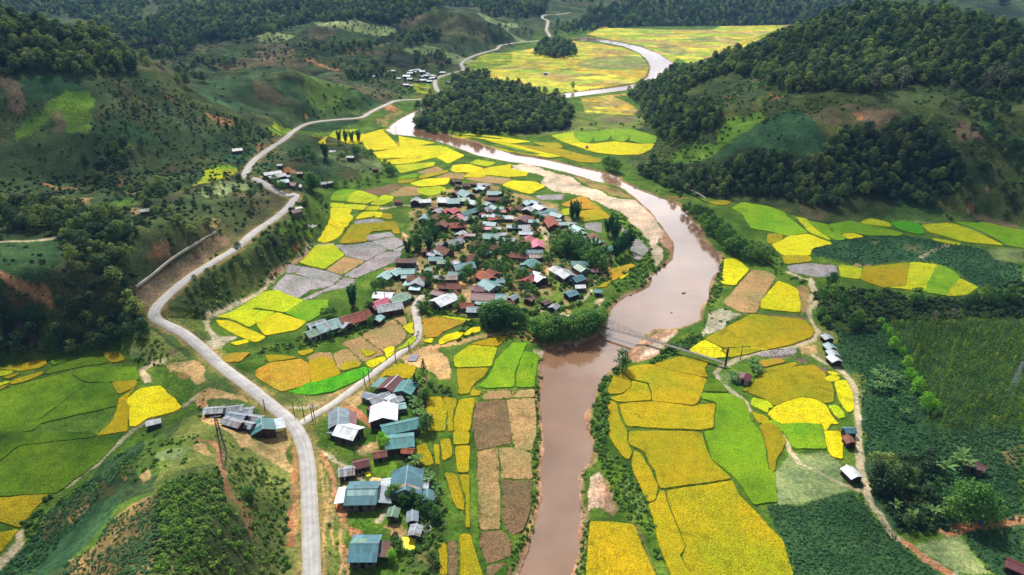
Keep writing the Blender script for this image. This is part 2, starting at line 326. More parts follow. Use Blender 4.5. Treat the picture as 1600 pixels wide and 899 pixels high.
area('lime', 'B0 480,420 620,370 850,340 860,385 700,410 560,450', k=.6); area('rice', 'B0 1260,150 1400,130 1490,150 1480,175 1390,220 1200,270 1280,200', True); area('ricegreen', 'B0 1270,145 1400,130 1480,150 1400,165', True); area('pale', 'B0 1230,300 1340,240 1500,230 1540,280 1400,330 1280,330')
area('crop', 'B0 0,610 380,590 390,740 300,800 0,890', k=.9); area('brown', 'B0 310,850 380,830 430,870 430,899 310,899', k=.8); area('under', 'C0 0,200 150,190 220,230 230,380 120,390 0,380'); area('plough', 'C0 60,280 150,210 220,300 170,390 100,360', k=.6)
area('red', 'C0 0,0 40,10 180,50 120,110 60,120', k=.25); area('red', 'C0 730,60 830,20 930,100 900,160 840,180 780,120', k=.7); area('dirt', 'B0 800,415 870,405 880,440 820,460', k=.9); area('brown', 'B0 890,690 1000,610 1060,640 1070,690 960,760', k=.9)
area('red', 'B0 900,690 990,620 1040,640 1060,680 980,730', k=.5); area('plough', 'B0 870,890 1260,610 1420,570 1450,610 1240,760 1100,899', k=.9); area('plough', 'C0 830,0 1080,0 940,100'); area('dirt', 'B0 1340,470 1380,480 1370,530 1330,540', k=.8); area('brown', 'B0 1440,540 1560,500 1598,510 1500,570', k=.8)
track('path', 'B0 -60,610 200,605 380,585', 2.2); track('redpath', 'B0 0,810 60,850 180,890 C0 220,10 300,50', 1.6)
# foreground hill on the left
area('grass', 'P 285,655 345,640 430,700 470,740 470,899 240,899 245,780 250,720'); area('lush', 'D0 780,20 900,10 1200,40 1250,140 1100,180 1000,300 900,330 840,200 700,150', k=.5)
area('crop', 'D0 640,180 900,60 850,180 740,280 660,380 560,500 500,620 330,720 180,860 0,899 0,880 150,720 260,520 420,400 560,290'); area('tealcrop', 'D0 450,560 720,420 690,540 500,720 380,830 200,899 0,899 130,800 300,720')
area('brown', 'D0 500,380 640,280 720,320 700,420 560,420 440,580 300,680 260,690 300,520', k=.8); area('dirt', 'D0 400,560 500,470 560,430 530,500 430,590', k=.6); area('lush', 'D0 980,380 720,470 640,580 520,700 380,820 460,780 640,690 820,480 980,420', k=.45)
area('stubble', 'D0 980,400 880,440 700,550 600,690 420,820 400,899 940,899 980,640', k=.85); area('crop', 'D0 700,680 940,640 940,800 800,830 640,780', k=.55); area('dirt', 'D0 400,800 640,820 620,899 480,899', k=.5)
area('scrub', 'D0 980,330 1360,200 1390,380 1520,560 1590,760 1598,899 940,899 980,640', k=.75); area('lush', 'D0 980,430 1040,450 1050,560 990,640', k=.8); area('red', 'D0 760,260 800,260 800,295 770,290'); area('dirt', 'D0 880,280 940,230 940,320 890,340', k=.7); area('pale', 'D0 1000,130 1230,80 1220,160 1010,180', k=.7)
track('redpath', 'P 312,688 328,690 345,706 342,724 352,757 362,778 380,792 386,812 399,845', 1.3, ragged=.8); area('dirt', 'D0 1230,50 1290,60 1360,130 1340,140 1240,90', k=.8)
track('red', 'P 461,700 462,740 459,790 455,850', 1.3, ragged=.9); area('red', 'D1 210,430 260,440 250,720 205,720', k=.7); area('dirt', 'D1 0,80 90,110 200,100 215,200 290,230 230,260 160,220', k=.8)
area('dirt', 'C0 1020,490 1220,450 1290,520 1300,570 1240,600 1150,560 1030,530', k=.75); area('red', 'C0 1060,560 1180,540 1200,580 1100,590', k=.5); area('dirt', 'C0 1210,690 1280,620 1380,640 1598,700 1450,690 1300,680 1280,760 1240,740', k=.8); area('red', 'C0 1240,690 1280,680 1270,760 1240,750', k=.8); area('dirt', 'N5 60,360 250,330 420,380 500,480 740,560 860,700 960,720 700,780 640,680 480,560 380,470 120,430')
area('dirt', 'N5 780,740 960,700 1280,560 1380,620 1380,780 1340,898 960,898', k=.6); area('grass', 'C0 950,270 1180,440 1020,480 880,480 780,400'); area('plough', 'C0 1040,410 1090,375 1105,400 1050,425'); area('pale', 'C0 790,400 880,400 880,470 790,470', k=.6)
track('path', 'C0 1240,660 1200,700 1130,750 1000,790 860,870 D0 650,160 600,220 500,270 420,345', 1.1); track('path', 'D0 130,620 115,690 60,760 0,810 -80,850', 1.2); track('path', 'D0 130,710 60,790 -20,870', 1.4); track('path', 'C0 1020,455 950,470 890,510 890,540 930,580', 1.6)
# between the road and the paddies
area('scrub', 'C0 990,150 1130,0 B0 1598,620 B1 200,420 260,340 460,350 468,460 380,610 320,640 160,770 60,880 C0 1560,40 1300,170 1180,190 1100,160'); area('lush', 'B1 260,350 460,350 460,470 400,560 250,600 150,560 250,440', k=.6); area('grass', 'C0 990,160 1280,180 1310,330 1400,390 1470,480 1598,640 1430,500 1200,330'); area('tealcrop', 'C0 1180,260 1300,270 1260,340 1180,320', k=.5)
area('stone', 'C0 1270,350 1340,310 1500,300 1490,330 1380,370 1300,385'); track('path', 'B1 480,630 400,636 330,636 322,680 160,790 60,890 C0 1598,48 1450,115 1300,175 1280,205 1300,260 1350,310', 1.5); area('red', 'B1 240,640 340,635 320,690 250,690', k=.6); track('redpath', 'B1 480,640 320,690 200,760 100,830', 1.0, k=.7)
area('grass', 'C1 0,640 100,640 220,670 480,660 640,610 420,770 260,830 130,740'); area('dirt', 'C1 300,720 480,660 600,610 640,590 560,680 440,740', k=.55); track('path', 'C1 150,755 400,740', 1.0)
# by the road, bottom
area('grass', 'P 500,905 497,700 520,700 560,760 545,800 560,905'); area('lush', 'D1 680,170 870,170 890,250 750,280 700,240'); area('lush', 'D1 600,490 830,490 850,560 950,600 940,640 780,570 680,630 600,600', k=.5); area('dirt', 'D1 770,590 860,580 930,640 850,690 830,620', k=.9); area('redpath', 'D1 560,670 620,690 625,820 570,820')
track('redpath', 'D1 490,380 525,500 560,580 640,635', 1.6, ragged=.8); area('dirt', 'D1 540,340 720,330 700,290 790,290 800,340 600,360', k=.8); area('dirt', 'D1 1000,740 1080,700 1110,760 1080,840 1000,800', k=.8); area('yard', 'D1 610,90 770,60 780,110 640,150'); area('dirt', 'D1 530,250 560,250 560,340 530,340', k=.8)
for s in ('D1 365,105 450,150 545,215', 'D1 400,130 460,240 490,330 500,400', 'D1 600,230 660,310', 'D1 820,400 830,460 770,560'): track('redpath' if '400,130' in s else 'path', s, 1.1)
for s in ('D1 400,200 420,400 425,560 430,700 420,899', 'D1 460,420 480,640 500,700', 'D1 535,540 540,720 550,810 570,880', 'D1 545,810 520,899', 'D1 440,300 445,560'): track('dirt', s, .5, k=.75)
area('dirt', 'N2 260,480 400,430 540,330 700,350 560,470 480,540 300,520', k=.85); track('redpath', 'N2 260,480 460,580 560,680 700,790', 1.6); area('redpath', 'N2 90,600 110,590 250,880 215,898 140,720', k=.8); area('yard', 'N2 1120,330 1300,100 1330,350 1240,430 1130,420', k=.8)
area('dirt', 'C1 900,430 1000,390 1100,340 1180,420 1220,560 1120,570 1060,490 930,490'); track('dirt', 'C1 1040,390 1240,345 1400,305 1598,278', 1.8); area('red', 'C1 1080,380 1180,370 1140,410 1070,410', k=.5); area('red', 'C2 60,250 150,290 190,345 110,350 0,300', k=.8); area('stone', 'C2 120,390 210,380 190,420 130,415')
area('scrub', 'C1 1040,570 1200,620 1230,690 1150,690 1040,700 D1 1000,30 1060,70 1160,250 1160,420 1180,600 1130,720 1150,899 880,899 1000,620 960,470 1010,300 900,200', k=.7)
# village ground
area('yard', 'P 640,330 680,300 760,285 800,300 870,320 900,350 930,380 955,420 930,450 880,470 840,490 760,500 690,480 640,490 590,460 600,440 650,420 650,370', k=.85); area('grass', 'P 640,340 700,350 670,380 640,400', k=.7); area('lush', 'V8 380,380 700,420 640,560 780,640 620,760 380,640 420,520', k=.7); area('lush', 'P 800,470 870,460 900,480 870,500 800,500', k=.6)
area('dirt', 'V7 330,150 480,220 640,240 620,380 540,480 420,440 380,330'); area('dirt', 'V8 180,240 420,160 350,60 400,180 400,330 300,360', k=.8); area('dirt', 'V3 500,0 700,150 620,200 480,110'); area('dirt', 'V3 160,600 420,560 420,600 280,640 180,640', k=.9); area('stone', 'V4 1120,0 1300,20 1240,170 1170,170', k=.9); area('lush', 'V4 900,100 1080,50 1140,160 1060,170')
track('path', 'B1 640,390 720,395 800,405 900,388 1000,388 1080,392', 1.5); track('path', 'V4 210,620 300,540 450,420', 1.7); track('path', 'V4 900,100 1090,30 1170,160', 1.4); track('path', 'V3 680,480 780,710', 1.4); track('path', 'V8 180,850 430,860', 1.3); track('path', 'V8 700,800 900,680 1060,540', 1.0); track('dirt', 'V8 640,700 700,880', 1.3)
track('path', 'C2 160,140 300,160 380,185 440,205 530,232', 1.4); track('path', 'V2 600,760 680,890', 1.5)
# sand and shingle by the river
area('sand', 'B2 0,130 60,125 170,150 260,175 340,200 420,250 560,300 680,340 790,360 870,440 900,480 950,560 935,600 940,640 970,670 960,720 900,770 870,740 890,640 800,550 700,440 560,380 430,320 330,310 240,300 160,240 200,200 0,155')
area('stubble', 'B2 340,185 560,250 680,280 780,350 720,340 560,290 420,235', k=.8); area('wetsand', 'B2 940,540 1000,580 1012,640 985,680 950,620'); area('lush', 'B2 440,325 600,420 700,450 800,550 880,660 900,760 830,800 800,740 760,640 600,470', k=.7)
area('wetsand', 'C2 780,70 830,40 850,40 840,70 800,80'); area('wetsand', 'C2 830,310 900,270 1010,265 1000,300 950,370 850,440 750,470 735,420'); area('sand', 'C2 850,360 990,280 1000,300 940,365 870,410 790,440'); area('stone', 'C2 1230,150 1320,120 1440,150 1330,200 1300,250 1190,300 1150,290 1210,210')
area('sand', 'D2 470,280 560,250 580,300 570,380 570,470 470,490 460,380'); area('wetsand', 'D2 470,290 590,260 570,460 460,500 455,380', k=.5); area('stubble', 'D2 720,520 790,530 830,640 900,800 960,899 900,899 830,740 780,590', k=.6); area('sand', 'B2 810,820 860,800 870,830 820,870', k=.6); area('sand', 'V8 1150,720 1300,640 1300,700 1180,820 1130,860', k=.7)
area('lush', 'D2 530,150 700,200 800,300 860,450 920,650 1000,899 940,899 850,700 820,600 690,520 600,380', k=.6); area('pale', 'D2 680,290 740,270 820,420 850,500 790,500 700,350', k=.5)
area('lush', 'B2 650,180 840,280 1060,330 1030,350 840,290 660,200', k=.6); area('red', 'B2 950,310 1060,335 1120,345 1030,352', k=.7); area('tealcrop', 'B2 700,110 880,50 1030,0 1000,60 880,110 760,150', k=.8)
# right hill
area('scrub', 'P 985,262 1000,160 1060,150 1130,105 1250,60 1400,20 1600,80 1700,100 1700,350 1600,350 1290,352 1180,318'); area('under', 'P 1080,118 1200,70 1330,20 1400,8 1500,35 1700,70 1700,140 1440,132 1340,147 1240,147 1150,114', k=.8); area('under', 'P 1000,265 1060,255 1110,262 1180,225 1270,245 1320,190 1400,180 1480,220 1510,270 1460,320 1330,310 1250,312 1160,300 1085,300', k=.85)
area('hill', 'A2 1050,680 1300,500 1590,450 1598,560 1500,640 1300,640 1080,690'); area('red', 'A2 1355,595 1380,590 1385,620 1360,625'); area('plough', 'A2 1440,500 1540,480 1530,510 1450,525', k=.7); area('lime', 'A2 1290,860 1340,760 1560,700 1560,760 1420,880 1300,899', k=.8); area('lime', 'B2 930,130 1040,50 1150,0 1350,0 1200,100 1100,130 1000,130', k=.8)
area('tealcrop', 'A3 0,730 190,690 240,720 320,830 400,899 0,899'); area('tealcrop', 'B3 0,0 400,0 380,40 230,60 0,80'); area('tealcrop', 'P 1110,260 1150,215 1200,190 1230,232 1180,228', k=.9); area('brown', 'A3 200,700 520,640 600,660 850,720 680,830 540,780 400,790 340,770', k=.8); area('plough', 'A3 600,690 830,690 840,720 680,820 560,760', k=.8); area('red', 'A3 520,700 600,710 600,760 560,770', k=.6); area('red', 'A3 0,580 90,600 50,620 0,630', k=.5)
area('hill', 'A3 640,590 1100,540 1270,560 1250,600 900,660 700,680'); area('plough', 'A3 1150,760 1280,780 1340,890 1200,899', k=.9); area('tealcrop', 'A3 1320,740 1430,760 1560,850 1598,899 1360,899', k=.8); area('brown', 'A3 1410,750 1560,830 1540,870', k=.6)
area('brown', 'B3 180,380 370,370 380,440 330,480 260,470 200,430', k=.9); area('lime', 'B3 790,300 900,290 960,360 1060,420 1200,460 1180,490 960,500 760,480 640,470 760,440 800,360', k=.35); area('tealcrop', 'B3 790,300 900,300 1100,430 1000,490 760,470', k=.5); area('hill', 'B3 1180,130 1400,120 1450,250 1300,280 1200,240'); area('plough', 'B3 1220,430 1400,450 1598,500 1598,540 1300,480', k=.8); area('red', 'B3 1230,370 1280,400 1280,440 1230,420', k=.7); area('red', 'B3 1380,280 1440,290 1400,310', k=.7)
q = (sstep(.30, .55, GUL) * np.clip(rough * 2, 0, 1))[..., None] * .6; paint = paint * (1 - q) + blend('under') * q
# right-hand garden land
area('crop', 'C3 430,290 720,215 1200,205 1598,180 1598,899 600,899 480,520')
area('pale', 'P 1290,352 1450,345 1560,355 1700,370 1700,395 1450,350 1380,352', k=.6)
area('tealcrop', 'B3 270,660 400,600 600,580 840,570 1010,600 1340,660 1400,720 1598,760 1598,899 1310,899 1200,800 1060,750 880,735 700,745 600,770 480,740 300,710'); area('pale', 'B3 1340,650 1598,660 1598,740 1400,730', k=.6); area('brown', 'B3 820,610 920,620 1020,680 950,690 860,650', k=.5); track('path', 'B3 960,715 1040,660 1120,630', 1.2, k=.6); area('dirt', 'B3 530,745 640,750 620,765 540,770', k=.6); area('pale', 'B3 640,610 720,605 730,625 660,625', k=.5)
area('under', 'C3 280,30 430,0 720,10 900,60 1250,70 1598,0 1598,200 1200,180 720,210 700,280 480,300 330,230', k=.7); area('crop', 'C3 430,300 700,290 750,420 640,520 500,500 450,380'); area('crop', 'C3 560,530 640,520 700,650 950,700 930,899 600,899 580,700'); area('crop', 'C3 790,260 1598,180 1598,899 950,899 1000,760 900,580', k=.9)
area('crop', 'D3 600,0 1598,0 1598,560 1450,560 1120,630 800,620 700,440 620,340 580,160'); area('crop', 'D3 0,450 200,460 420,390 590,380 700,560 900,760 1080,899 160,899 100,680 30,560'); area('crop', 'D3 1210,640 1420,600 1598,570 1598,899 1430,899 1300,780'); area('stubble', 'D3 1480,130 1598,80 1598,240 1500,200', k=.5); area('stubble', 'D3 860,420 960,400 980,470 900,480', k=.6)
area('pale', 'D3 150,130 360,120 460,180 480,330 580,375 420,400 200,450 60,450 30,260'); area('pale', 'D3 900,690 1180,650 1400,850 1440,899 1170,899 1000,760'); area('lush', 'D3 1190,650 1220,660 1420,860 1450,899 1400,870', k=.8); area('lush', 'D3 620,400 680,470 800,600 790,640 720,560', k=.6)
area('grass', 'C3 280,220 400,240 450,400 470,520 590,540 600,899 560,899 500,600 380,480 300,430 180,360 270,320'); area('dirt', 'C3 210,360 330,370 330,410 230,400', k=.8); area('plough', 'C3 0,400 180,385 200,410 0,440'); area('plough', 'C3 170,430 280,430 270,460 200,450'); area('stubble', 'C3 200,0 270,0 270,130 200,170 190,60', k=.9); area('plough', 'C3 0,150 240,185 230,200 0,180', k=.8); area('plough', 'C3 300,485 380,490 370,520 310,500')
area('lush', 'E 380,540 500,490 740,510 760,600 600,740 480,740 390,640', k=.6); area('pale', 'E 390,590 560,560 560,640 460,680', k=.5)
RP = ('C3 275,-20 300,60 260,150 270,210 302,262 285,315 240,345 170,365 100,382 0,400 C2 1598,400 1480,420 1380,460 1345,485 1300,495 1275,540 1310,600 1380,650 1430,690 1480,765', 'C3 280,425 380,480 480,530 530,610 552,700 562,800 568,899 D3 568,100 575,200 602,320 606,380 650,455 720,565 790,650 850,695 950,760 1080,840 1160,899 1200,940')
for s in RP: track('path', s, 1.5)
track('redpath', 'D3 850,690 900,720 1000,800 1130,880', 1.6); track('redpath', 'D3 1110,630 1180,620 1250,600 1450,575 1598,550', 2.0); track('path', 'D3 602,376 540,355 460,320 330,260 200,190 140,120 100,20', .8); track('path', 'P 1262,470 1275,455 1267,435', 1.2)
track('path', 'B3 120,800 190,835 260,850 280,899', 1.3)
# far plots
patchwork('P 728,112 740,97 770,86 800,82 832,76 850,73 895,64 937,68 975,75 1000,86 1010,98 1014,108 1008,120 995,128 970,133 920,141 850,147 800,138 770,130 735,122', ['yellow', 'gold', 'fgreen', 'yellow', 'tan', 'gold', 'yellow'], 16, .05, 2.4, 'fgreen', 3)
area('dark', 'A2 410,390 560,350 800,350 845,400 830,435 640,440 420,425', k=.6); area('dark', 'A2 280,430 360,428 350,440 300,440', k=.8); area('fgreen', 'A2 0,320 60,310 100,360 0,390', k=.6); area('stubble', 'A2 490,310 560,300 760,330 740,350 560,345', k=.6)
patchwork('A2 470,215 560,165 800,182 1000,188 1250,188 1300,165 1598,158 A3 195,150 100,190 0,230 A2 1450,310 1340,350 1280,372 1100,395 1030,362 1010,400 900,330 800,285 650,255 550,235', ['tan', 'fgreen', 'yellow', 'gold', 'fgreen', 'tan', 'yellow'], 20, .05, 2.6, 'fgreen', 4)
area('dark', 'A2 910,280 980,275 1100,320 1060,350 950,332', k=.5); area('dark', 'A2 1100,230 1260,225 1280,260 1130,270', k=.5)
patchwork('A2 430,612 560,600 700,582 720,592 640,605 720,640 790,690 760,720 600,712 460,710', ['gold', 'gold', 'tan', 'yellow'], 9, .06, 1.6, 'grass', 5); area('grass', 'A2 360,700 480,700 840,730 800,800 400,830 0,860 0,840 300,810', k=.8); area('plough', 'A2 560,735 780,720 740,770 600,770', k=.7)
patchwork('A1 70,800 120,770 230,800 180,845 90,845', ['ricegreen', 'rice'], 4, .12, 3, 'under', 6); patchwork('A1 980,520 1080,520 1110,600 1000,612', ['ricegreen', 'rice'], 5, .12, 4, 'under', 7); area('rice', 'A1 1245,625 1330,605 1310,630 1250,635', True); patchwork('A1 1300,420 1400,350 1480,330 1598,330 1598,400 1400,450 1330,460', ['fgreen', 'ricegreen', 'rice'], 8, .1, 2.5, 'grass', 8)
area('red', 'A1 810,660 850,650 900,690 820,700'); area('red', 'A1 755,735 775,740 770,780 760,775'); area('stubble', 'A1 780,740 900,690 940,700 860,740 800,800', k=.6); area('red', 'N6 470,150 590,100 680,150 740,190 640,235 480,200'); area('dirt', 'N6 140,290 220,230 240,300 180,330', k=.7); area('red', 'A1 290,720 330,720 320,760', k=.7); area('brown', 'A1 40,880 110,850 160,860 120,899', k=.8); area('red', 'B1 0,0 60,0 20,40 0,60', k=.5)
area('plough', 'A1 0,270 180,280 260,350 100,390 0,380', k=.6); area('brown', 'A1 290,220 420,160 560,180 480,230 330,250', k=.7); area('hill', 'A1 150,640 270,530 330,560 340,640 250,690 160,690', k=.5); area('lush', 'A1 280,460 520,520 680,640 640,720 420,730 340,640', k=.35); area('brown', 'A1 560,520 760,540 900,590 700,620', k=.6); area('plough', 'A1 850,140 1000,95 1090,110 1000,150 880,170', k=.6); area('brown', 'A1 1100,180 1300,90 1500,200 1400,260 1200,230', k=.55); track('redpath', 'A1 320,370 400,410 520,440', 2.0)
area('brown', 'B1 490,190 600,145 650,180 640,215 560,215', k=.75); area('lime', 'B1 610,150 660,180 690,215 650,215', k=.7); area('pale', 'B1 390,70 620,80 780,120 800,170 700,210 640,160 500,110', k=.5)
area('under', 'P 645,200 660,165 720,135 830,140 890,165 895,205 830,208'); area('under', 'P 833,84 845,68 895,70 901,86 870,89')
# road shoulders and muddy banks
sh = ((1 - sstep(2.6, 4.6, ROAD_D + fbm(GX, GY, 4, 2, 70) * 3)) * .6)[..., None]; sh[np.isinf(ROAD_D)] = 0
paint = paint * (1 - sh) + blend('stubble') * sh
bk = (1 - sstep(.4, 1.6, np.where(np.isinf(RIV_D), 99, RIV_D) + fbm(GX, GY, 5, 2, 71) * 2))[..., None] * .55; paint = paint * (1 - bk) + blend('wetsand') * bk
paint[RIV_IN] = blend('wetsand')[RIV_IN] * .8

# ------------------------------------------------------------------ mesh helpers
def mesh_obj(name, V, F, mats=(), parent=None, mi=None, smooth=False):
    me = bpy.data.meshes.new(name); me.from_pydata([tuple(map(float, v)) for v in V], [], F)
    for m in (mats if isinstance(mats, (list, tuple)) else [mats]): me.materials.append(m)
    if mi is not None: me.polygons.foreach_set('material_index', mi)
    if smooth: me.polygons.foreach_set('use_smooth', [True] * len(me.polygons))
    me.update()
    o = bpy.data.objects.new(name, me); COL.objects.link(o); o.parent = parent
    return o

def fast_mesh(name, V, Q):
    """a mesh from numpy arrays; Q is (n, 3) or (n, 4)"""
    me = bpy.data.meshes.new(name); n, k = Q.shape
    me.vertices.add(len(V)); me.vertices.foreach_set('co', np.asarray(V, np.float32).ravel())
    me.loops.add(n * k); me.loops.foreach_set('vertex_index', np.asarray(Q, np.int32).ravel())
    me.polygons.add(n); me.polygons.foreach_set('loop_start', np.arange(0, n * k, k, dtype=np.int32)); me.polygons.foreach_set('loop_total', np.full(n, k, np.int32))
    me.update(calc_edges=True)
    return me

def structure(o, kind='structure'): o['kind'] = kind; return o
def tag(o, label, cat, group=None):
    o['label'] = label; o['category'] = cat
    if group: o['group'] = group
    return o
def empty(name, loc, rz=0):
    o = bpy.data.objects.new(name, None); COL.objects.link(o); o.location = loc; o.rotation_euler = (0, 0, rz); o.empty_display_size = .5
    return o

# ------------------------------------------------------------------ materials
def new_mat(name, rough=.9, spec=.15):
    m = bpy.data.materials.new(name); m.use_nodes = True; n = m.node_tree.nodes; b = n['Principled BSDF']
    b.inputs['Roughness'].default_value = rough; b.inputs['Specular IOR Level'].default_value = spec
    return m, n, m.node_tree.links, b
def noise_node(n, l, scale, detail=4, vec=None, rough=.6):
    t = n.new('ShaderNodeTexNoise'); t.inputs['Scale'].default_value = scale; t.inputs['Detail'].default_value = detail; t.inputs['Roughness'].default_value = rough
    if vec: l.new(vec, t.inputs['Vector'])
    return t
def ramp(n, l, src, stops):
    r = n.new('ShaderNodeValToRGB'); e = r.color_ramp.elements
    while len(e) < len(stops): e.new(.5)
    for i, (p, c) in enumerate(stops): e[i].position = p; e[i].color = (*c, 1) if len(c) == 3 else c
    l.new(src, r.inputs['Fac']); return r
def mul(n, l, a, b, fac=1.0, mode='MULTIPLY'):
    m = n.new('ShaderNodeMixRGB'); m.blend_type = mode; m.inputs['Fac'].default_value = fac
    for s, k in ((a, 'Color1'), (b, 'Color2')):
        if isinstance(s, tuple): m.inputs[k].default_value = (*s, 1)
        else: l.new(s, m.inputs[k])
    return m
g3 = lambda v: (v, v, v)

def bump(n, l, b, src, strength, dist):
    u = n.new('ShaderNodeBump'); u.inputs['Strength'].default_value = strength; u.inputs['Distance'].default_value = dist
    l.new(src, u.inputs['Height']); l.new(u.outputs['Normal'], b.inputs['Normal'])

def ground_mat():
    m, n, l, b = new_mat('ground_cover', .95, .05)
    a = n.new('ShaderNodeAttribute'); a.attribute_name = 'cover'; tc = n.new('ShaderNodeTexCoord'); v = tc.outputs['Object']
    n1 = noise_node(n, l, .9, 5, v, .7); n2 = noise_node(n, l, .16, 4, v); n3 = noise_node(n, l, 3.2, 2, v)
    c = mul(n, l, a.outputs['Color'], ramp(n, l, n1.outputs['Fac'], [(.3, g3(.5)), (.5, g3(.95)), (.72, g3(1.55))]).outputs['Color'])
    c = mul(n, l, c.outputs['Color'], ramp(n, l, n2.outputs['Fac'], [(.32, (.72, .8, .74)), (.68, (1.26, 1.18, 1.1))]).outputs['Color'])
    c = mul(n, l, c.outputs['Color'], ramp(n, l, n3.outputs['Fac'], [(.35, g3(.7)), (.65, g3(1.25))]).outputs['Color'])
    n5 = noise_node(n, l, .05, 7, v, .68); c = mul(n, l, c.outputs['Color'], ramp(n, l, n5.outputs['Fac'], [(.36, (.56, .62, .58)), (.52, g3(1)), (.66, (1.5, 1.38, 1.22))]).outputs['Color'])
    l.new(c.outputs['Color'], b.inputs['Base Color']); bump(n, l, b, n1.outputs['Fac'], .8, .5)
    return m
M_GROUND = ground_mat()
verts = np.stack((GX, GY, HG), -1).reshape(-1, 3)
ii = (np.arange(NR - 1)[:, None] * NT + np.arange(NT - 1)[None, :]).reshape(-1)
me = fast_mesh('ground', verts, np.stack((ii, ii + 1, ii + 1 + NT, ii + NT), 1)[:, ::-1])
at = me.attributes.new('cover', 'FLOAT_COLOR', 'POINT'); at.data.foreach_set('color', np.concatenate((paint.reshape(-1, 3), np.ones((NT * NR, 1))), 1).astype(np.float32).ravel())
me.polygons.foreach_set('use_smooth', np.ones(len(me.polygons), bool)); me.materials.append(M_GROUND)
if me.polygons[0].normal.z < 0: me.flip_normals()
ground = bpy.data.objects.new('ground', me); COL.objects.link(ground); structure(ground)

# ------------------------------------------------------------------ river
def water_mat():
    m, n, l, b = new_mat('river_water', .08, .5)
    b.inputs['IOR'].default_value = 1.55
    tc = n.new('ShaderNodeTexCoord'); v = tc.outputs['Object']
    n1 = noise_node(n, l, .035, 4, v); mp = n.new('ShaderNodeMapping'); mp.inputs['Scale'].default_value = (.5, .16, .5); l.new(v, mp.inputs['Vector']); n2 = noise_node(n, l, 1, 3, mp.outputs['Vector']); n3 = noise_node(n, l, .014, 2, v)
    c = ramp(n, l, n1.outputs['Fac'], [(.35, tuple(lin(116, 86, 62))), (.65, tuple(lin(140, 106, 80)))])
    c = mul(n, l, c.outputs['Color'], ramp(n, l, n3.outputs['Fac'], [(.4, g3(.88)), (.6, g3(1.1))]).outputs['Color'])
    l.new(c.outputs['Color'], b.inputs['Base Color']); bump(n, l, b, n2.outputs['Fac'], .05, .08)
    return m
M_WATER = water_mat()
def grow(w, d):
    w = np.asarray(w); a = .5 * np.sum(w[:, 0] * np.roll(w[:, 1], -1) - np.roll(w[:, 0], -1) * w[:, 1])
    e = np.roll(w, -1, 0) - w; L = np.hypot(e[:, 0], e[:, 1])[:, None] + 1e-9; nn = np.stack((e[:, 1], -e[:, 0]), 1) / L * (1 if a > 0 else -1)
    k = nn + np.roll(nn, 1, 0); s = np.maximum(np.sum(k * k, 1)[:, None], .6)
    return w + d * 2 * k / s
for i, w in enumerate(rivw):
    g = grow(w, 2.6) if i < 2 else grow(w, 1.2)
    o = mesh_obj('river' if i < 2 else 'pond', [(x, y, WATER_Z if i != 1 else WATER_Z + .03) for x, y in g], [list(range(len(g)))], M_WATER)
    if o.data.polygons[0].normal.z < 0: o.data.flip_normals()
    structure(o)

# ------------------------------------------------------------------ roads
def paved_mat(name, base, seed):
    m, n, l, b = new_mat(name, .85, .25); tc = n.new('ShaderNodeTexCoord'); v = tc.outputs['Object']
    n1 = noise_node(n, l, .35 + seed, 5, v, .7); n2 = noise_node(n, l, 4, 3, v)
    c = mul(n, l, ramp(n, l, n1.outputs['Fac'], [(.3, tuple(base * .7)), (.6, tuple(base)), (.75, tuple(base * 1.12))]).outputs['Color'], ramp(n, l, n2.outputs['Fac'], [(.3, g3(.85)), (.7, g3(1.1))]).outputs['Color'])
    ac = n.new('ShaderNodeAttribute'); ac.attribute_name = 'across'; n3 = noise_node(n, l, .12, 3, v); sm = n.new('ShaderNodeMath'); sm.operation = 'MULTIPLY_ADD'; sm.inputs[1].default_value = .3; l.new(n3.outputs['Fac'], sm.inputs[0]); l.new(ac.outputs['Fac'], sm.inputs[2])
    c = mul(n, l, c.outputs['Color'], ramp(n, l, sm.outputs['Value'], [(.12, g3(1.0)), (.35, g3(.84)), (.52, g3(.84)), (.7, g3(1.0)), (1, (1.0, .94, .84))]).outputs['Color'])      # wheel tracks, dust at the edges
    l.new(c.outputs['Color'], b.inputs['Base Color']); bump(n, l, b, n2.outputs['Fac'], .3, .02)
    return m
def ribbon(name, line, hw, m, thick=.16):
    p = line[:, :2]; t = np.gradient(p, axis=0); t /= np.hypot(t[:, 0], t[:, 1])[:, None]; nn = np.stack((-t[:, 1], t[:, 0]), 1)
    V, F = [], []
    for i in range(len(p)):
        j = hw * (1 + .03 * math.sin(i * 1.7))
        for s, dz in ((-j - .12, -thick - .5), (-j, .04), (0, .07), (j, .04), (j + .12, -thick - .5)):
            V.append((*(p[i] + nn[i] * s), line[i, 2] + dz))
    for i in range(len(p) - 1):
        for k in range(4):
            a = i * 5 + k; F.append((a, a + 1, a + 6, a + 5)[::-1])
    o = mesh_obj(name, V, F, m, smooth=True); a = o.data.attributes.new('across', 'FLOAT', 'POINT'); a.data.foreach_set('value', np.tile([1, 1, 0, 1, 1], len(p)).astype(np.float32))
    return structure(o)
M_ROAD = paved_mat('worn_concrete_road', lin(196, 192, 188), 0); M_LANE = paved_mat('pale_concrete_lane', lin(206, 200, 190), .1)
DRAIN = smooth_line(P('B0 845,892 950,810 1100,690 1250,600 1345,548'), 2.5, 5); ribbon('concrete_drain', DRAIN, .55, M_LANE, .3)
ribbon('road', ROAD, 2.15, M_ROAD); ribbon('road', ROAD2, 2.3, M_ROAD)
LANE[:, 2] -= .035; ribbon('village_lane', LANE, 1.45, M_LANE)

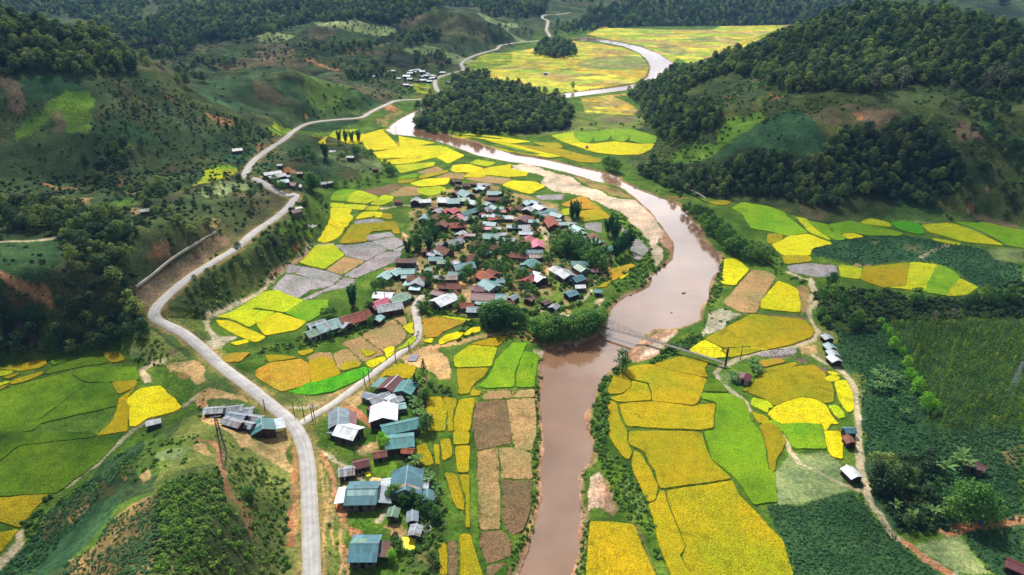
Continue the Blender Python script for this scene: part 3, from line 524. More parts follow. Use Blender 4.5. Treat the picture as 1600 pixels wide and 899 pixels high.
# ------------------------------------------------------------------ paddies and ploughed plots: standing crop about half a metre high, grass banks between
def rice_mat(name, a, b_, gap, patch=14, grain=2.6, contrast=1.0):
    m, n, l, b = new_mat(name, .9, .08); tc = n.new('ShaderNodeTexCoord'); oi = n.new('ShaderNodeObjectInfo'); v = tc.outputs['Object']
    ad = n.new('ShaderNodeVectorMath'); ad.operation = 'ADD'; l.new(v, ad.inputs[0]); l.new(oi.outputs['Location'], ad.inputs[1]); v = ad.outputs['Vector']
    n1 = noise_node(n, l, 1 / patch, 5, v, .62); n2 = noise_node(n, l, grain, 3, v, .75); n3 = noise_node(n, l, .45, 3, v)
    c = ramp(n, l, n1.outputs['Fac'], [(.36, tuple(a)), (.64, tuple(b_))])
    n4 = noise_node(n, l, .4 / patch, 3, v); gx = ramp(n, l, n4.outputs['Fac'], [(.45, g3(0)), (.68, g3(.75))]); c = mul(n, l, c.outputs['Color'], tuple(np.array(b_) * (.72, 1.02, .9)), 1, 'MIX'); l.new(gx.outputs['Color'], c.inputs['Fac'])
    n5 = noise_node(n, l, .11, 4, v, .6); n5.inputs['Distortion'].default_value = 1.6; c = mul(n, l, c.outputs['Color'], ramp(n, l, n5.outputs['Fac'], [(.30, g3(.66)), (.42, g3(.96)), (.6, g3(1.0)), (.72, g3(1.16))]).outputs['Color'])
    k = ramp(n, l, n2.outputs['Fac'], [(.35, g3(.42)), (.5, g3(.95)), (.64, g3(1.45))])
    c = mul(n, l, c.outputs['Color'], k.outputs['Color'], contrast)
    c = mul(n, l, c.outputs['Color'], ramp(n, l, n3.outputs['Fac'], [(.3, g3(.84)), (.7, g3(1.12))]).outputs['Color'])
    hs = n.new('ShaderNodeHueSaturation'); mr = n.new('ShaderNodeMapRange'); mr.inputs['To Min'].default_value = .86; mr.inputs['To Max'].default_value = 1.1
    l.new(oi.outputs['Random'], mr.inputs['Value']); l.new(mr.outputs['Result'], hs.inputs['Value']); l.new(c.outputs['Color'], hs.inputs['Color'])
    l.new(hs.outputs['Color'], b.inputs['Base Color']); bump(n, l, b, n2.outputs['Fac'], .7, .3)
    return m
RM = {'Y': rice_mat('ripe_yellow_rice', lin(226, 214, 16), lin(216, 194, 12), 0, 16), 'O': rice_mat('golden_ripe_rice', lin(190, 158, 12), lin(162, 150, 16), 0, 15),
      'YG': rice_mat('yellow_green_rice', lin(160, 182, 22), lin(204, 198, 20), 0, 16), 'G': rice_mat('green_rice', lin(92, 146, 20), lin(146, 174, 24), 0, 18),
      'DG': rice_mat('deep_green_rice', lin(40, 84, 14), lin(112, 142, 20), 0, 30), 'M': rice_mat('half_ripe_rice', lin(66, 108, 16), lin(138, 162, 22), 0, 20), 'BG': rice_mat('bright_green_seedlings', lin(62, 150, 16), lin(96, 172, 22), 0, 9),
      'OB': rice_mat('rusty_ripe_rice', lin(190, 136, 36), lin(178, 146, 40), 0, 10), 'OG': rice_mat('olive_gold_rice', lin(150, 140, 16), lin(176, 150, 18), 0, 10),
      'B': rice_mat('brown_stubble', lin(134, 106, 74), lin(116, 94, 66), 0, 9, 1.6, .7), 'LB': rice_mat('pale_stubble', lin(184, 148, 98), lin(164, 132, 86), 0, 8, 1.8, .7),
      'GR': rice_mat('grey_flooded_stubble', lin(178, 168, 172), lin(150, 138, 132), 0, 7, 1.5, .85), 'BO': rice_mat('part_cut_rice', lin(168, 134, 84), lin(196, 156, 36), 0, 12, 2, .8)}
FIELDS = '''G B1 470,355 470,330 500,300 560,288 640,290 600,310 575,330 565,362|YG B1 575,332 605,309 645,293 760,332 745,350 690,378 570,364|YG B1 470,372 555,378 552,400 470,398|YG B1 560,380 690,386 670,415 600,411 555,400
Y B1 472,402 555,403 600,415 585,445 610,455 560,525 470,522 452,505 468,470|Y B1 452,508 470,524 556,528 520,580 470,610 430,622 388,612 410,580|YG B1 748,350 800,320 860,330 850,360 780,385 718,380|YG B1 704,395 770,390 765,415 684,420|Y B1 665,430 755,425 735,455 645,472 625,470|Y B1 755,432 790,430 780,460 745,462|OG B1 790,435 840,440 850,475 790,465|O B1 840,490 870,490 900,560 870,565 835,510
GR B1 630,480 760,468 820,490 615,500|O B1 600,507 830,490 850,540 720,550 685,580 690,610 640,618 525,625 550,580|GR B1 690,570 840,552 865,575 720,605 690,600|GR B1 728,610 870,580 935,620 850,665 800,650|GR B1 545,640 720,612 820,665 690,730 560,700 540,660|GR B1 500,632 550,632 540,660 505,650|GR B1 850,670 935,640 900,675
YG B1 360,640 480,632 545,690 540,705 425,785 275,745 330,695|LB B1 550,708 680,735 540,818 440,790|GR B1 820,674 910,677 880,730 620,840 550,820 690,740 760,695|GR B1 210,755 285,765 240,805 190,810|GR B1 290,767 430,794 540,826 500,865 300,828 245,811|GR B1 185,815 300,832 500,870 440,899 C1 340,15 240,75 110,25 B1 110,899|GR B1 515,860 545,835 620,848 600,870 510,868|GR B1 505,874 620,860 560,899 C1 420,25 350,70 280,75 440,6
Y B1 735,55 940,15 1160,15 1200,45 1130,85 970,123 950,86 770,95|Y B1 1150,60 1180,20 1300,75 1200,125 1160,100 1130,90|Y B1 775,102 945,90 965,124 860,130 800,120|YG B1 870,137 1120,117 1110,140 905,185|LB B1 1010,180 1130,140 1170,165 1080,190|O B1 1020,205 1190,167 1200,180 1030,220|OG B1 880,232 1010,217 960,245 900,250|G B1 905,205 1000,187 1010,212 880,226|B B1 640,300 850,252 930,262 790,322 740,320|LB B1 845,312 940,264 1020,275 1035,320 855,333
Y B1 960,250 1060,222 1215,215 1190,255 1130,263 1020,268|YG B1 1020,280 1140,267 1190,280 1180,310 1080,328 1005,305|LB B1 1120,215 1200,182 1310,190 1290,220 1220,215|Y B1 1215,163 1240,135 1330,130 1420,155 1370,182 1250,180|Y B1 1300,210 1320,190 1460,150 1590,130 1598,210 1440,195 1410,213|LB B1 1430,202 1598,217 1560,253 1420,240 1310,220|YG B1 1380,100 1500,120 1450,145 1340,125|Y P 785,290 800,283 837,285 851,292 828,304 800,296|Y P 785,262 825,270 822,276 800,277 785,272
YG P 486,213 525,204 560,203 547,209 505,216|Y P 496,224 507,217 550,212 571,210 566,222 530,226|Y P 572,210 610,204 625,214 680,224 660,227 575,235 568,224|OB P 577,224 640,223 664,228 600,235 582,234|G P 575,205 608,200 632,212 625,213 610,203
Y P 705,213 760,219 800,226 850,239 878,245 860,247 800,238 745,227|O P 800,226 870,232 940,250 936,255 905,254 860,240|Y P 712,211 790,216 830,222 800,225 750,217|O P 833,223 860,232 880,231 872,224
YG P 862,212 895,207 897,214 905,222 893,226 875,220|G P 896,207 925,206 928,214 920,224 906,222|G P 926,206 952,203 955,212 948,220 930,222|G P 953,203 985,202 983,214 975,222 958,220|G P 986,202 1026,214 1023,224 1003,225 985,220|Y P 880,222 905,223 925,226 960,222 1000,226 1022,225 1020,232 1000,242 965,243 930,239
O C2 880,480 1060,430 1230,460 1200,520 1220,560 1170,555 1000,520|O C2 692,525 760,490 870,482 1000,525 1165,560 1210,575 1185,650 1170,710 1130,735 1000,720 880,710 865,600 745,575|OG C2 600,640 640,550 682,537 740,582 735,630 690,660 610,665|O C2 605,692 700,667 747,627 752,587 845,606 868,703 720,718 660,713|O C2 670,732 870,714 1000,727 1120,744 1265,727 1255,880 1180,889 1000,883 720,868 690,800|O C2 597,707 655,727 658,785 712,899 D2 718,60 743,130 730,180 690,150 620,60 605,0
O D2 730,2 1000,0 1180,8 1200,80 1240,180 1368,298 960,358 925,353 900,260 830,130 735,80|O D2 762,122 808,142 868,250 913,343 888,428 850,438 820,370 747,215|O D2 857,452 897,436 925,374 953,374 973,470 1038,620 1073,720 1048,780 1110,899 P 1085,960 1058,960 D2 1000,899 920,700 877,540|O D2 970,374 1373,310 1418,400 1498,480 1596,590 P 1222,845 1242,910 1262,980 1100,980 D2 1114,899 1068,790 1083,720 1048,610 987,470
DG C2 1207,598 1225,572 1290,577 1352,652 1200,648|M C2 1182,663 1350,665 1450,702 1478,770 1480,822 1550,899 D2 1550,2 1578,80 1596,240 P 1208,738 D3 60,442 0,446 D2 1510,460 1402,298 1252,180 1202,2 C2 1268,899 1277,720 1192,698|OG P 1187,668 1200,662 1215,668 1228,690 1222,705 1213,718 1210,737 1203,737 1200,705 1195,685
O C2 1210,322 1500,167 1598,177 C3 0,182 200,197 240,217 288,270 268,310 170,348 0,388 C2 1490,368 1320,378|Y C2 1095,400 1205,327 1308,382 1318,393 1170,413|Y C2 1172,417 1310,397 1345,435 1250,445 1102,404|O C2 1322,387 1480,374 1560,392 1360,440|Y C2 1490,372 1598,362 C3 0,392 C2 1500,388
O E 620,765 700,640 760,592 1060,532 1190,520 1240,545 1308,600 1288,640 1370,690 1380,848 1300,858 1212,813 1120,798 960,838 850,878 782,828|Y E 860,887 960,847 1120,807 1220,827 1300,870 1320,899 C3 390,800 435,853 250,848 80,848 40,830 0,790|Y C3 347,565 400,547 445,562 445,580 400,590 352,580|Y C3 375,522 430,532 440,550 392,543|Y C3 422,590 490,582 525,650 533,760 500,783 470,750 432,660|YG C3 377,737 430,737 470,787 475,813 430,818|YG E 652,812 780,837 838,885 830,899 672,899|O C2 1497,777 1598,812 C3 0,850 C2 1540,848
YG C2 1502,692 1598,722 C3 0,785 C2 1500,740|G D3 -60,-20 -20,-60 60,-75 200,-72 320,-74 340,0 363,108 160,108 100,0|Y D3 347,0 448,0 466,60 463,173 402,158 377,110 335,-72 400,-60|OG E 772,557 870,532 1040,497 1058,518 860,583 780,578|OG E 572,745 640,702 750,602 758,612 640,738 602,753
Y B2 1332,727 1400,722 1480,787 1390,888 1312,878 1322,800|LB P 1130,473 1175,423 1200,425 1212,432 1190,468 1180,489 1160,489 1140,480|Y P 1191,470 1216,440 1245,451 1250,470 1248,489 1215,486 1188,482
G B2 1372,402 1440,367 1598,392 B3 100,430 110,450 248,558 130,578 0,548 B2 1500,530 1440,440|Y B3 27,630 92,605 130,580 250,567 398,625 270,658 255,698 92,698 47,660|O B3 92,702 258,702 273,735 112,755|OG B2 1232,362 1340,357 1370,370 1330,387 1260,380|OG B3 0,562 85,567 88,600 20,625 0,622|GR B3 122,762 250,747 425,762 435,828 310,833 142,800
YG B3 447,757 588,782 574,848 452,833|O B3 602,772 880,747 912,772 850,888 740,899 C3 720,0 B3 582,850|YG B3 892,742 1055,757 985,899 C3 970,25 880,12 760,0 B3 865,893|G B3 1062,757 1150,792 1198,840 1140,899 C3 1108,50 982,30 B3 990,899|YG B3 1202,842 1310,899 C3 1230,48 1112,53 B3 1148,899
YG B3 172,457 240,472 338,560 395,605 270,560|G B3 242,482 370,507 398,550 470,572 498,590 440,608 330,560|G B3 378,507 520,482 580,502 700,527 848,560 820,578 620,573 540,556 430,563|YG B3 577,492 640,467 750,492 768,523 600,503|BG B3 762,497 850,482 950,507 983,560 930,568 840,543|YG B3 962,507 1140,497 1300,552 1400,602 1475,638 1220,613 1010,553|G B3 1162,494 1350,492 1598,547 1700,575 1700,680 1598,653 1500,638 1400,578 1290,528|Y B3 462,567 540,562 598,582 500,598|YG B3 1030,592 1200,622 1190,638 1040,608
O C0 -40,500 20,510 150,472 283,452 288,480 250,503 140,523 60,518|G C0 322,462 400,447 408,460 332,483|YG C0 -40,522 80,527 60,545 0,558|OG C0 22,565 80,547 128,542 60,568|OG C0 62,590 180,552 268,527 263,540 160,588 72,608|YG C0 0,602 48,587 53,600 0,618|OG C0 0,627 58,612 0,643
DG C0 282,540 320,507 430,467 560,427 640,412 680,462 640,478 520,493 380,523|OG C0 645,410 740,402 783,455 690,467|DG C0 -80,680 0,657 150,602 300,562 440,532 460,572 538,602 440,680 330,758 250,818 160,899 D0 125,3 0,0 -80,0|DG C0 546,606 688,592 743,690 733,740 590,773 420,808 260,848 195,897 155,897 330,772|DG C0 462,542 500,507 850,497 868,580 700,588 600,593 530,588|OG C0 702,592 850,577 850,620 742,668|Y C0 802,735 792,702 880,632 1000,612 1088,700 1132,750 1080,778 920,818 850,868 812,868 817,800|O C0 742,700 800,662 840,628 788,698 797,740 806,790 788,899 D0 760,2 610,30 C0 640,899 690,850 720,800
DG D0 132,92 590,42 768,12 640,170 520,258 420,338 340,388 150,393 0,408 -80,410 -80,240 0,212|OG D0 -60,440 0,422 150,402 318,397 200,500 140,578 130,600 0,558 -60,540|O D0 -60,660 0,632 118,612 0,755 -60,800|DG D0 -80,4 125,7 590,4 600,33 140,83 92,105 0,188 -80,200
YG P 353,494 400,466 413,457 432,454 455,464 474,470 446,489 400,481 388,486 369,485|G C1 282,82 300,82 186,158 310,212 328,213 400,173 448,138 448,78|Y C1 132,157 318,215 250,268 62,298 0,228|YG P 338,496 368,486 400,485 430,489 400,506 390,512 358,497|Y P 338,501 357,502 390,516 415,527 400,536 390,533 365,523 346,512|Y C0 1442,350 1540,327 1553,345 1480,363|OB C0 1382,440 1460,407 1568,412 1500,463 1430,468
OB C1 0,517 90,472 280,447 328,480 338,600 170,653 100,618 0,560|O C1 332,460 410,432 480,457 528,540 430,578 347,600|LB C1 322,435 380,407 468,405 498,500 480,460 420,430 340,453|LB C1 487,410 570,382 658,465 640,488 540,518 515,508|O C1 540,472 640,457 653,490 530,523|LB C1 537,345 650,302 798,410 760,430 670,463 582,380|LB C1 657,295 848,197 930,252 980,295 888,360 802,405|LB C1 852,180 968,172 973,213 930,243|Y C1 922,250 973,217 983,288 960,288|YG C1 892,385 988,302 998,330 960,363 897,388|Y C1 802,390 858,367 868,410 820,443|Y C1 682,470 798,432 818,450 720,503|O C1 652,385 755,407 692,438
BG C1 192,650 318,602 430,582 680,502 728,515 680,558 600,598 480,653 330,673|OG C1 62,420 130,422 220,432 258,440 70,463|O C1 257,400 350,387 353,405 290,428|OB C1 1037,200 1140,182 1200,197 1348,207 1260,238 1170,278 1130,308 1052,308|YG C1 1152,177 1348,202 1338,213 1200,193|Y C1 1142,335 1180,302 1268,277 1298,287 1270,318 1150,358|Y C1 1302,290 1350,252 1408,247 1398,278 1310,303|Y C1 1047,327 1108,317 1098,350 1052,338|O C1 757,575 800,522 890,467 1003,497 988,540 960,573 900,568 820,548
O C1 1347,355 1500,307 1573,307 1510,368|YG C1 1237,430 1340,362 1503,374 1488,430 1468,493 1247,498|OG C1 1257,510 1448,507 1420,558 1348,618 1333,663 1272,668|G C1 1392,620 1442,570 1482,500 1512,440 1598,357 C2 0,352 93,347 58,420 18,520 8,618 0,622 C1 1430,628|G C2 27,623 32,530 72,402 168,422 148,540 133,623|OG C1 1352,637 1408,652 1393,678 1347,678|LB C1 1412,700 1442,647 1598,637 C2 0,642 0,688 C1 1560,692|B C1 1372,720 1560,702 1596,830 1596,899 D1 1588,75 1385,118 1362,0 C1 1357,899|LB P 793,625 835,625 836,650 838,675 831,704 805,702 801,690|LB C2 2,642 20,642 10,684 2,684|LB C2 27,642 138,637 138,688 17,688
LB D1 1382,127 1508,102 1528,608 1402,613|LB P 781,701 798,699 828,707 831,749 800,749 784,747|B P 785,751 831,753 828,800 817,831 800,837 791,829 786,800|B D1 1402,627 1540,620 1596,700 1588,778 1450,828 1402,700|B D1 1447,842 1560,817 1596,850 1596,899 P 798,930 765,930 D1 1452,899
OG C1 1062,682 1158,682 1190,760 1180,899 1080,899|OG C1 1170,684 1260,700 1225,800 1235,899 1200,899 1200,780|O C1 1272,702 1366,692 1336,899 1245,899 1240,820|OG D1 1152,52 1218,47 1223,158 1172,188|O D1 1237,2 1328,2 1328,78 1242,83|O D1 1247,97 1333,92 1328,258 1257,258|OG D1 1182,262 1248,272 1288,380 1298,500 1252,480|O D1 1267,277 1333,277 1333,598 1312,598 1312,400|OG D1 1282,642 1338,642 1418,899 P 758,930 722,930 D1 1282,899|B D1 1202,682 1258,682 1258,899 1202,899|OG D1 982,102 1058,72 1118,200 1060,218 992,160|O D1 1112,82 1143,82 1148,213 1130,198|OG D1 1140,700 1190,700 1190,899 1150,899
O D2 492,562 758,577 848,800 898,899 P 1035,935 1035,985 910,985 D2 462,899|O B2 417,425 545,407 628,465 432,488|OB B2 302,385 438,327 558,408 420,408|GR B2 147,325 328,317 308,350 182,350|YG B2 312,412 358,407 353,445 322,448|GR B2 452,500 558,492 558,558 462,530|GR B2 682,512 758,577 702,578|GR B2 742,597 800,602 853,660 800,723 772,723 742,650|OB V5 910,640 1100,570 1280,530 1320,560 1100,720 990,790 940,780|O V5 740,899 900,800 960,790 870,899 V8 1140,500 1100,480|Y V5 1090,740 1200,680 1215,700 1120,770|GR E 690,425 850,385 1040,372 1060,405 900,440 760,445|OB E 690,490 900,465 950,490 760,540'''
def bank_width(r): return -.05 - .0010 * r
def paddy(kind, s):
    px = P(s); w = hit(px); xy = w[:, :2]; dist = float(np.hypot(*xy.mean(0)))
    e = np.roll(xy, -1, 0) - xy; area_ = .5 * np.sum(xy[:, 0] * np.roll(xy[:, 1], -1) - np.roll(xy[:, 0], -1) * xy[:, 1])
    if area_ < 0: xy = xy[::-1]
    e = np.roll(xy, -1, 0) - xy; cut = np.minimum(.15, .003 * dist / (np.hypot(e[:, 0], e[:, 1]) + 1e-6))[:, None]; xy = np.stack((xy + e * cut, xy + e * (1 - cut)), 1).reshape(-1, 2)          # plot corners are rounded
    g = grow(xy, -bank_width(dist))
    seg = max(1.2, dist * .006); pts = []
    for i in range(len(g)):
        a, b = g[i], g[(i + 1) % len(g)]; n = max(1, int(np.hypot(*(b - a)) / seg))
        for k in range(n): pts.append(a + (b - a) * k / n)
    p = np.array(pts); j = .16 + .0004 * dist
    p[:, 0] += fbm(p[:, 0], p[:, 1], 3.2, 2, 90) * 3 * j; p[:, 1] += fbm(p[:, 0], p[:, 1], 3.2, 2, 91) * 3 * j
    low = kind in ('B', 'LB', 'GR'); h = .12 if low else .34
    zz = height(p[:, 0], p[:, 1]); z = float(np.median(zz)) + h + random.uniform(-.05, .05); sl = np.maximum(zz - np.median(zz), 0) if zz.std() < .2 else zz - np.median(zz)
    zt = z + (sl if zz.std() > .2 else sl * 0); n = len(p); c = p.mean(0)
    q = grow(p, -.12); V = [(*a, t) for a, t in zip(q, zt)] + [(*a, t - (.1 if low else .25)) for a, t in zip(p, zt)] + [(*a, t - 1.1) for a, t in zip(p, zt)]
    F = [list(range(n))] + [(i, n + i, n + (i + 1) % n, (i + 1) % n) for i in range(n)] + [(n + i, 2 * n + i, 2 * n + (i + 1) % n, n + (i + 1) % n) for i in range(n)]
    V = [(x - c[0], y - c[1], t - z) for x, y, t in V]
    o = mesh_obj('ploughed_field' if low else 'rice_field', V, F, RM[kind]); o.location = (c[0], c[1], z)
    return structure(o)
FIELD_XY = []
for ln in FIELDS.split('\n'):
    for f in ln.split('|'):
        k, s = f.split(' ', 1); paddy(k, s); FIELD_XY.append(hit(P(s))[:, :2])

# ------------------------------------------------------------------ houses
def sheet_mat(name, base, rust=.0, streak=.25, rough=.45, metal=0.0):
    m, n, l, b = new_mat(name, rough, .4); tc = n.new('ShaderNodeTexCoord'); oi = n.new('ShaderNodeObjectInfo')
    mp = n.new('ShaderNodeMapping'); mp.inputs['Scale'].default_value = (2.2, .35, .35); ad = n.new('ShaderNodeVectorMath'); ad.operation = 'ADD'
    sc = n.new('ShaderNodeVectorMath'); sc.operation = 'SCALE'; sc.inputs['Scale'].default_value = .13
    l.new(oi.outputs['Location'], sc.inputs[0]); l.new(tc.outputs['Object'], mp.inputs['Vector']); l.new(mp.outputs['Vector'], ad.inputs[0]); l.new(sc.outputs['Vector'], ad.inputs[1])
    n1 = noise_node(n, l, 1.4, 4, ad.outputs['Vector'], .65); base = np.array(base)
    c = ramp(n, l, n1.outputs['Fac'], [(.3, tuple(base * (1 - streak))), (.62, tuple(base)), (.8, tuple(np.minimum(base * (1 + streak * .6), .9)))])
    if rust:
        n2 = noise_node(n, l, .7, 5, ad.outputs['Vector'], .7)
        c = mul(n, l, c.outputs['Color'], tuple(lin(128, 78, 52)), 1, 'MIX'); r = ramp(n, l, n2.outputs['Fac'], [(.5 - rust * .2, g3(0)), (.62, g3(1))]); l.new(r.outputs['Color'], c.inputs['Fac'])
    wv = n.new('ShaderNodeTexWave'); wv.inputs['Scale'].default_value = 1.1; wv.bands_direction = 'X'; l.new(tc.outputs['Object'], wv.inputs['Vector'])
    c = mul(n, l, c.outputs['Color'], ramp(n, l, wv.outputs['Fac'], [(0, g3(.86)), (.5, g3(1.04))]).outputs['Color'])
    bk = n.new('ShaderNodeTexBrick'); bk.inputs['Scale'].default_value = 1.0; bk.inputs['Brick Width'].default_value = .95; bk.inputs['Row Height'].default_value = 2.1; bk.inputs['Mortar Size'].default_value = .015; bk.inputs['Bias'].default_value = .1
    bk.inputs['Color1'].default_value = (.74, .74, .74, 1); bk.inputs['Color2'].default_value = (1.16, 1.16, 1.16, 1); bk.inputs['Mortar'].default_value = (.6, .6, .6, 1); l.new(tc.outputs['Object'], bk.inputs['Vector']); c = mul(n, l, c.outputs['Color'], bk.outputs['Color'])
    hs = n.new('ShaderNodeHueSaturation'); mr = n.new('ShaderNodeMapRange'); mr.inputs['To Min'].default_value = .8; mr.inputs['To Max'].default_value = 1.15
    l.new(oi.outputs['Random'], mr.inputs['Value']); l.new(mr.outputs['Result'], hs.inputs['Value']); l.new(c.outputs['Color'], hs.inputs['Color']); l.new(hs.outputs['Color'], b.inputs['Base Color'])
    bump(n, l, b, wv.outputs['Fac'], .5, .04)
    return m
def wood_mat(name, base):
    m, n, l, b = new_mat(name, .9, .1); tc = n.new('ShaderNodeTexCoord'); oi = n.new('ShaderNodeObjectInfo'); mp = n.new('ShaderNodeMapping'); mp.inputs['Scale'].default_value = (5, 5, .5)
    l.new(tc.outputs['Object'], mp.inputs['Vector']); n1 = noise_node(n, l, 1.2, 4, mp.outputs['Vector'], .7); base = np.array(base)
    c = ramp(n, l, n1.outputs['Fac'], [(.3, tuple(base * .55)), (.7, tuple(base * 1.3))])
    hs = n.new('ShaderNodeHueSaturation'); mr = n.new('ShaderNodeMapRange'); mr.inputs['To Min'].default_value = .6; mr.inputs['To Max'].default_value = 1.3
    l.new(oi.outputs['Random'], mr.inputs['Value']); l.new(mr.outputs['Result'], hs.inputs['Value']); l.new(c.outputs['Color'], hs.inputs['Color']); l.new(hs.outputs['Color'], b.inputs['Base Color'])
    return m
ROOFS = {  # code: (material, the words for it)
    't': (sheet_mat('teal_metal_roofing', lin(78, 138, 138), 0, .3), 'teal metal'), 'b': (sheet_mat('blue_metal_roofing', lin(78, 130, 142), 0, .28), 'blue metal'),
    'g': (sheet_mat('green_metal_roofing', lin(112, 150, 122), 0, .25), 'green metal'), 's': (sheet_mat('silver_metal_roofing', lin(172, 188, 198), .12, .3), 'silver metal'),
    'w': (sheet_mat('white_metal_roofing', lin(226, 230, 234), 0, .12), 'white metal'), 'y': (sheet_mat('slate_grey_metal_roofing', lin(136, 152, 164), 0, .3), 'grey metal'),
    'p': (sheet_mat('pale_teal_metal_roofing', lin(146, 186, 186), 0, .22), 'pale teal metal'), 'r': (sheet_mat('rusty_roofing', lin(142, 90, 74), .5, .35, .8), 'rusty brown'),
    'm': (sheet_mat('maroon_metal_roofing', lin(112, 48, 52), 0, .3), 'maroon metal'), 'd': (sheet_mat('dark_weathered_roofing', lin(108, 94, 94), .3, .4, .85), 'dark weathered'),
    'e': (sheet_mat('red_metal_roofing', lin(186, 62, 70), 0, .25), 'red metal'), 'k': (sheet_mat('pink_metal_roofing', lin(200, 88, 112), 0, .22), 'pink metal'),
    'o': (sheet_mat('orange_clay_tiles', lin(190, 106, 72), .15, .3, .85), 'orange tiled'), 'c': (sheet_mat('brick_red_clay_tiles', lin(158, 84, 66), .15, .35, .85), 'brick red tiled'),
    'v': (sheet_mat('rust_streaked_pale_sheets', lin(206, 192, 184), .6, .3, .7), 'rust streaked')}
WALLS = [wood_mat('weathered_grey_boards', lin(110, 104, 98)), wood_mat('dark_brown_boards', lin(84, 62, 50)), wood_mat('grey_plaster', lin(150, 148, 146)), wood_mat('bare_brick', lin(160, 104, 84))]
M_DOOR = wood_mat('dark_door_wood', lin(58, 44, 38)); M_GLASS = new_mat('window_glass', .1, .5)[0]; M_GLASS.node_tree.nodes['Principled BSDF'].inputs['Base Color'].default_value = (.03, .04, .05, 1)

def prism(L, W, z0, eave, rise):
    x, y = L / 2, W / 2; V = []
    for s in (-x, x): V += [(s, -y, z0), (s, y, z0), (s, y, eave), (s, 0, eave + rise), (s, -y, eave)]
    return V, [(4, 3, 2, 1, 0), (5, 6, 7, 8, 9), (0, 1, 6, 5), (1, 2, 7, 6), (4, 0, 5, 9), (2, 3, 8, 7), (3, 4, 9, 8)]
def roof_geo(L, W, eave, rise, over=.45, th=.09, lift=.03):
    x, sl = L / 2 + over, rise / (W / 2); y = W / 2 + over; V, F = [], []
    for s in (1, -1):
        b = len(V); zr, ze = eave + rise + lift, eave - over * sl + lift
        V += [(-x, 0, zr), (x, 0, zr), (x, s * y, ze), (-x, s * y, ze), (-x, 0, zr + th), (x, 0, zr + th), (x, s * y, ze + th), (-x, s * y, ze + th)]
        q = [(4, 5, 6, 7), (3, 2, 1, 0), (7, 6, 2, 3), (4, 7, 3, 0), (6, 5, 1, 2)]
        F += [tuple(b + k for k in (f if s < 0 else f[::-1])) for f in q]
    return V, F
def box(x0, x1, y0, y1, z0, z1):
    V = [(x, y, z) for x in (x0, x1) for y in (y0, y1) for z in (z0, z1)]
    return V, [(0, 1, 3, 2), (4, 6, 7, 5), (0, 4, 5, 1), (2, 3, 7, 6), (0, 2, 6, 4), (1, 5, 7, 3)]
def join(*g):
    V, F = [], []
    for v, f in g:
        b = len(V); V += v; F += [tuple(k + b for k in q) for q in f]
    return V, F
HOUSES = []; DIM = {}
def house(px, py, L, W, rot, roof, near=0, wall=None, eave=None, name='house', stilts=False, open_front=False):
    q = .98 if py < 470 else 1.06; L *= q; W *= q; rot = math.degrees(math.atan2(math.sin(R(rot)) / math.sin(PITCH + math.atan((py - 449.5) / FPX)), math.cos(R(rot)))) + random.uniform(-7, 7)      # angles are read off the photo, foreshortened
    eave = eave or (1.9 if min(L, W) < 4.3 else random.uniform(2.4, 2.9)); rise = (W / 2) * random.uniform(.34, .48)
    if roof in 'roc': rise *= 1.3
    lift = eave + rise * .5                                                   # the pixel is the middle of the roof, so aim at that height above the ground
    w = hit([(px, py)])[0]; k = (CAM_H - w[2] - lift) / (CAM_H - w[2]); x, y = w[0] * k, w[1] * k; z = float(height(x, y))
    o = empty(name, (x, y, z), R(rot)); wm = WALLS[wall if wall is not None else random.choice((0, 0, 1, 1, 0, 2))]
    z0 = .9 if stilts else -1.2
    mesh_obj('wall', *prism(L, W, z0, eave, rise), wm, o)
    rf = mesh_obj('roof', *roof_geo(L, W, eave, rise, .5 if L > 4.5 else .3), ROOFS[roof][0], o)
    if stilts:
        for sx in (-1, 1):
            for sy in (-1, 1): mesh_obj('leg', *box(sx * (L / 2 - .2) - .09, sx * (L / 2 - .2) + .09, sy * (W / 2 - .2) - .09, sy * (W / 2 - .2) + .09, -.6, .905), WALLS[0], o)
    if near:
        s = -1 if math.cos(R(rot)) > 0 else 1                                 # the long wall that faces the camera
        if abs(math.cos(R(rot))) > .35:
            mesh_obj('door', *box(-.5, .5, s * W / 2 - .03, s * W / 2 + .03, z0 if stilts else 0, z0 + 1.0 if stilts else 1.95), M_DOOR, o)
            if L > 5:
                for q in (-.3, .3):
                    f = mesh_obj('window', *box(q * L - .5, q * L + .5, s * W / 2 - .04, s * W / 2 + .04, 1.0, 1.9), WALLS[1], o)
                    mesh_obj('pane', *box(q * L - .42, q * L + .42, s * W / 2 - .055, s * W / 2 + .055, 1.08, 1.82), M_GLASS, f)
        g = 1 if math.sin(R(rot)) < 0 else -1                                 # and the gable wall that does
        if abs(math.sin(R(rot))) > .35:
            mesh_obj('door', *box(g * L / 2 - .03, g * L / 2 + .03, -.45, .45, z0 if stilts else 0, z0 + .95 if stilts else 1.9), M_DOOR, o)
            if W > 5:
                for q in (-.28, .28):
                    f = mesh_obj('window', *box(g * L / 2 - .04, g * L / 2 + .04, q * W - .4, q * W + .4, 1.0, 1.85), WALLS[1], o)
                    mesh_obj('pane', *box(g * L / 2 - .055, g * L / 2 + .055, q * W - .33, q * W + .33, 1.07, 1.78), M_GLASS, f)
        mesh_obj('ridge_cap', *join(box(-L / 2 - .5, L / 2 + .5, -.14, .14, eave + rise + .1, eave + rise + .16)), ROOFS['w' if near == 2 else roof][0], rf)
    DIM[o.name] = (L, W, eave, rise, rf)
    HOUSES.append((o, px, py, L * W, roof, name))
    return o
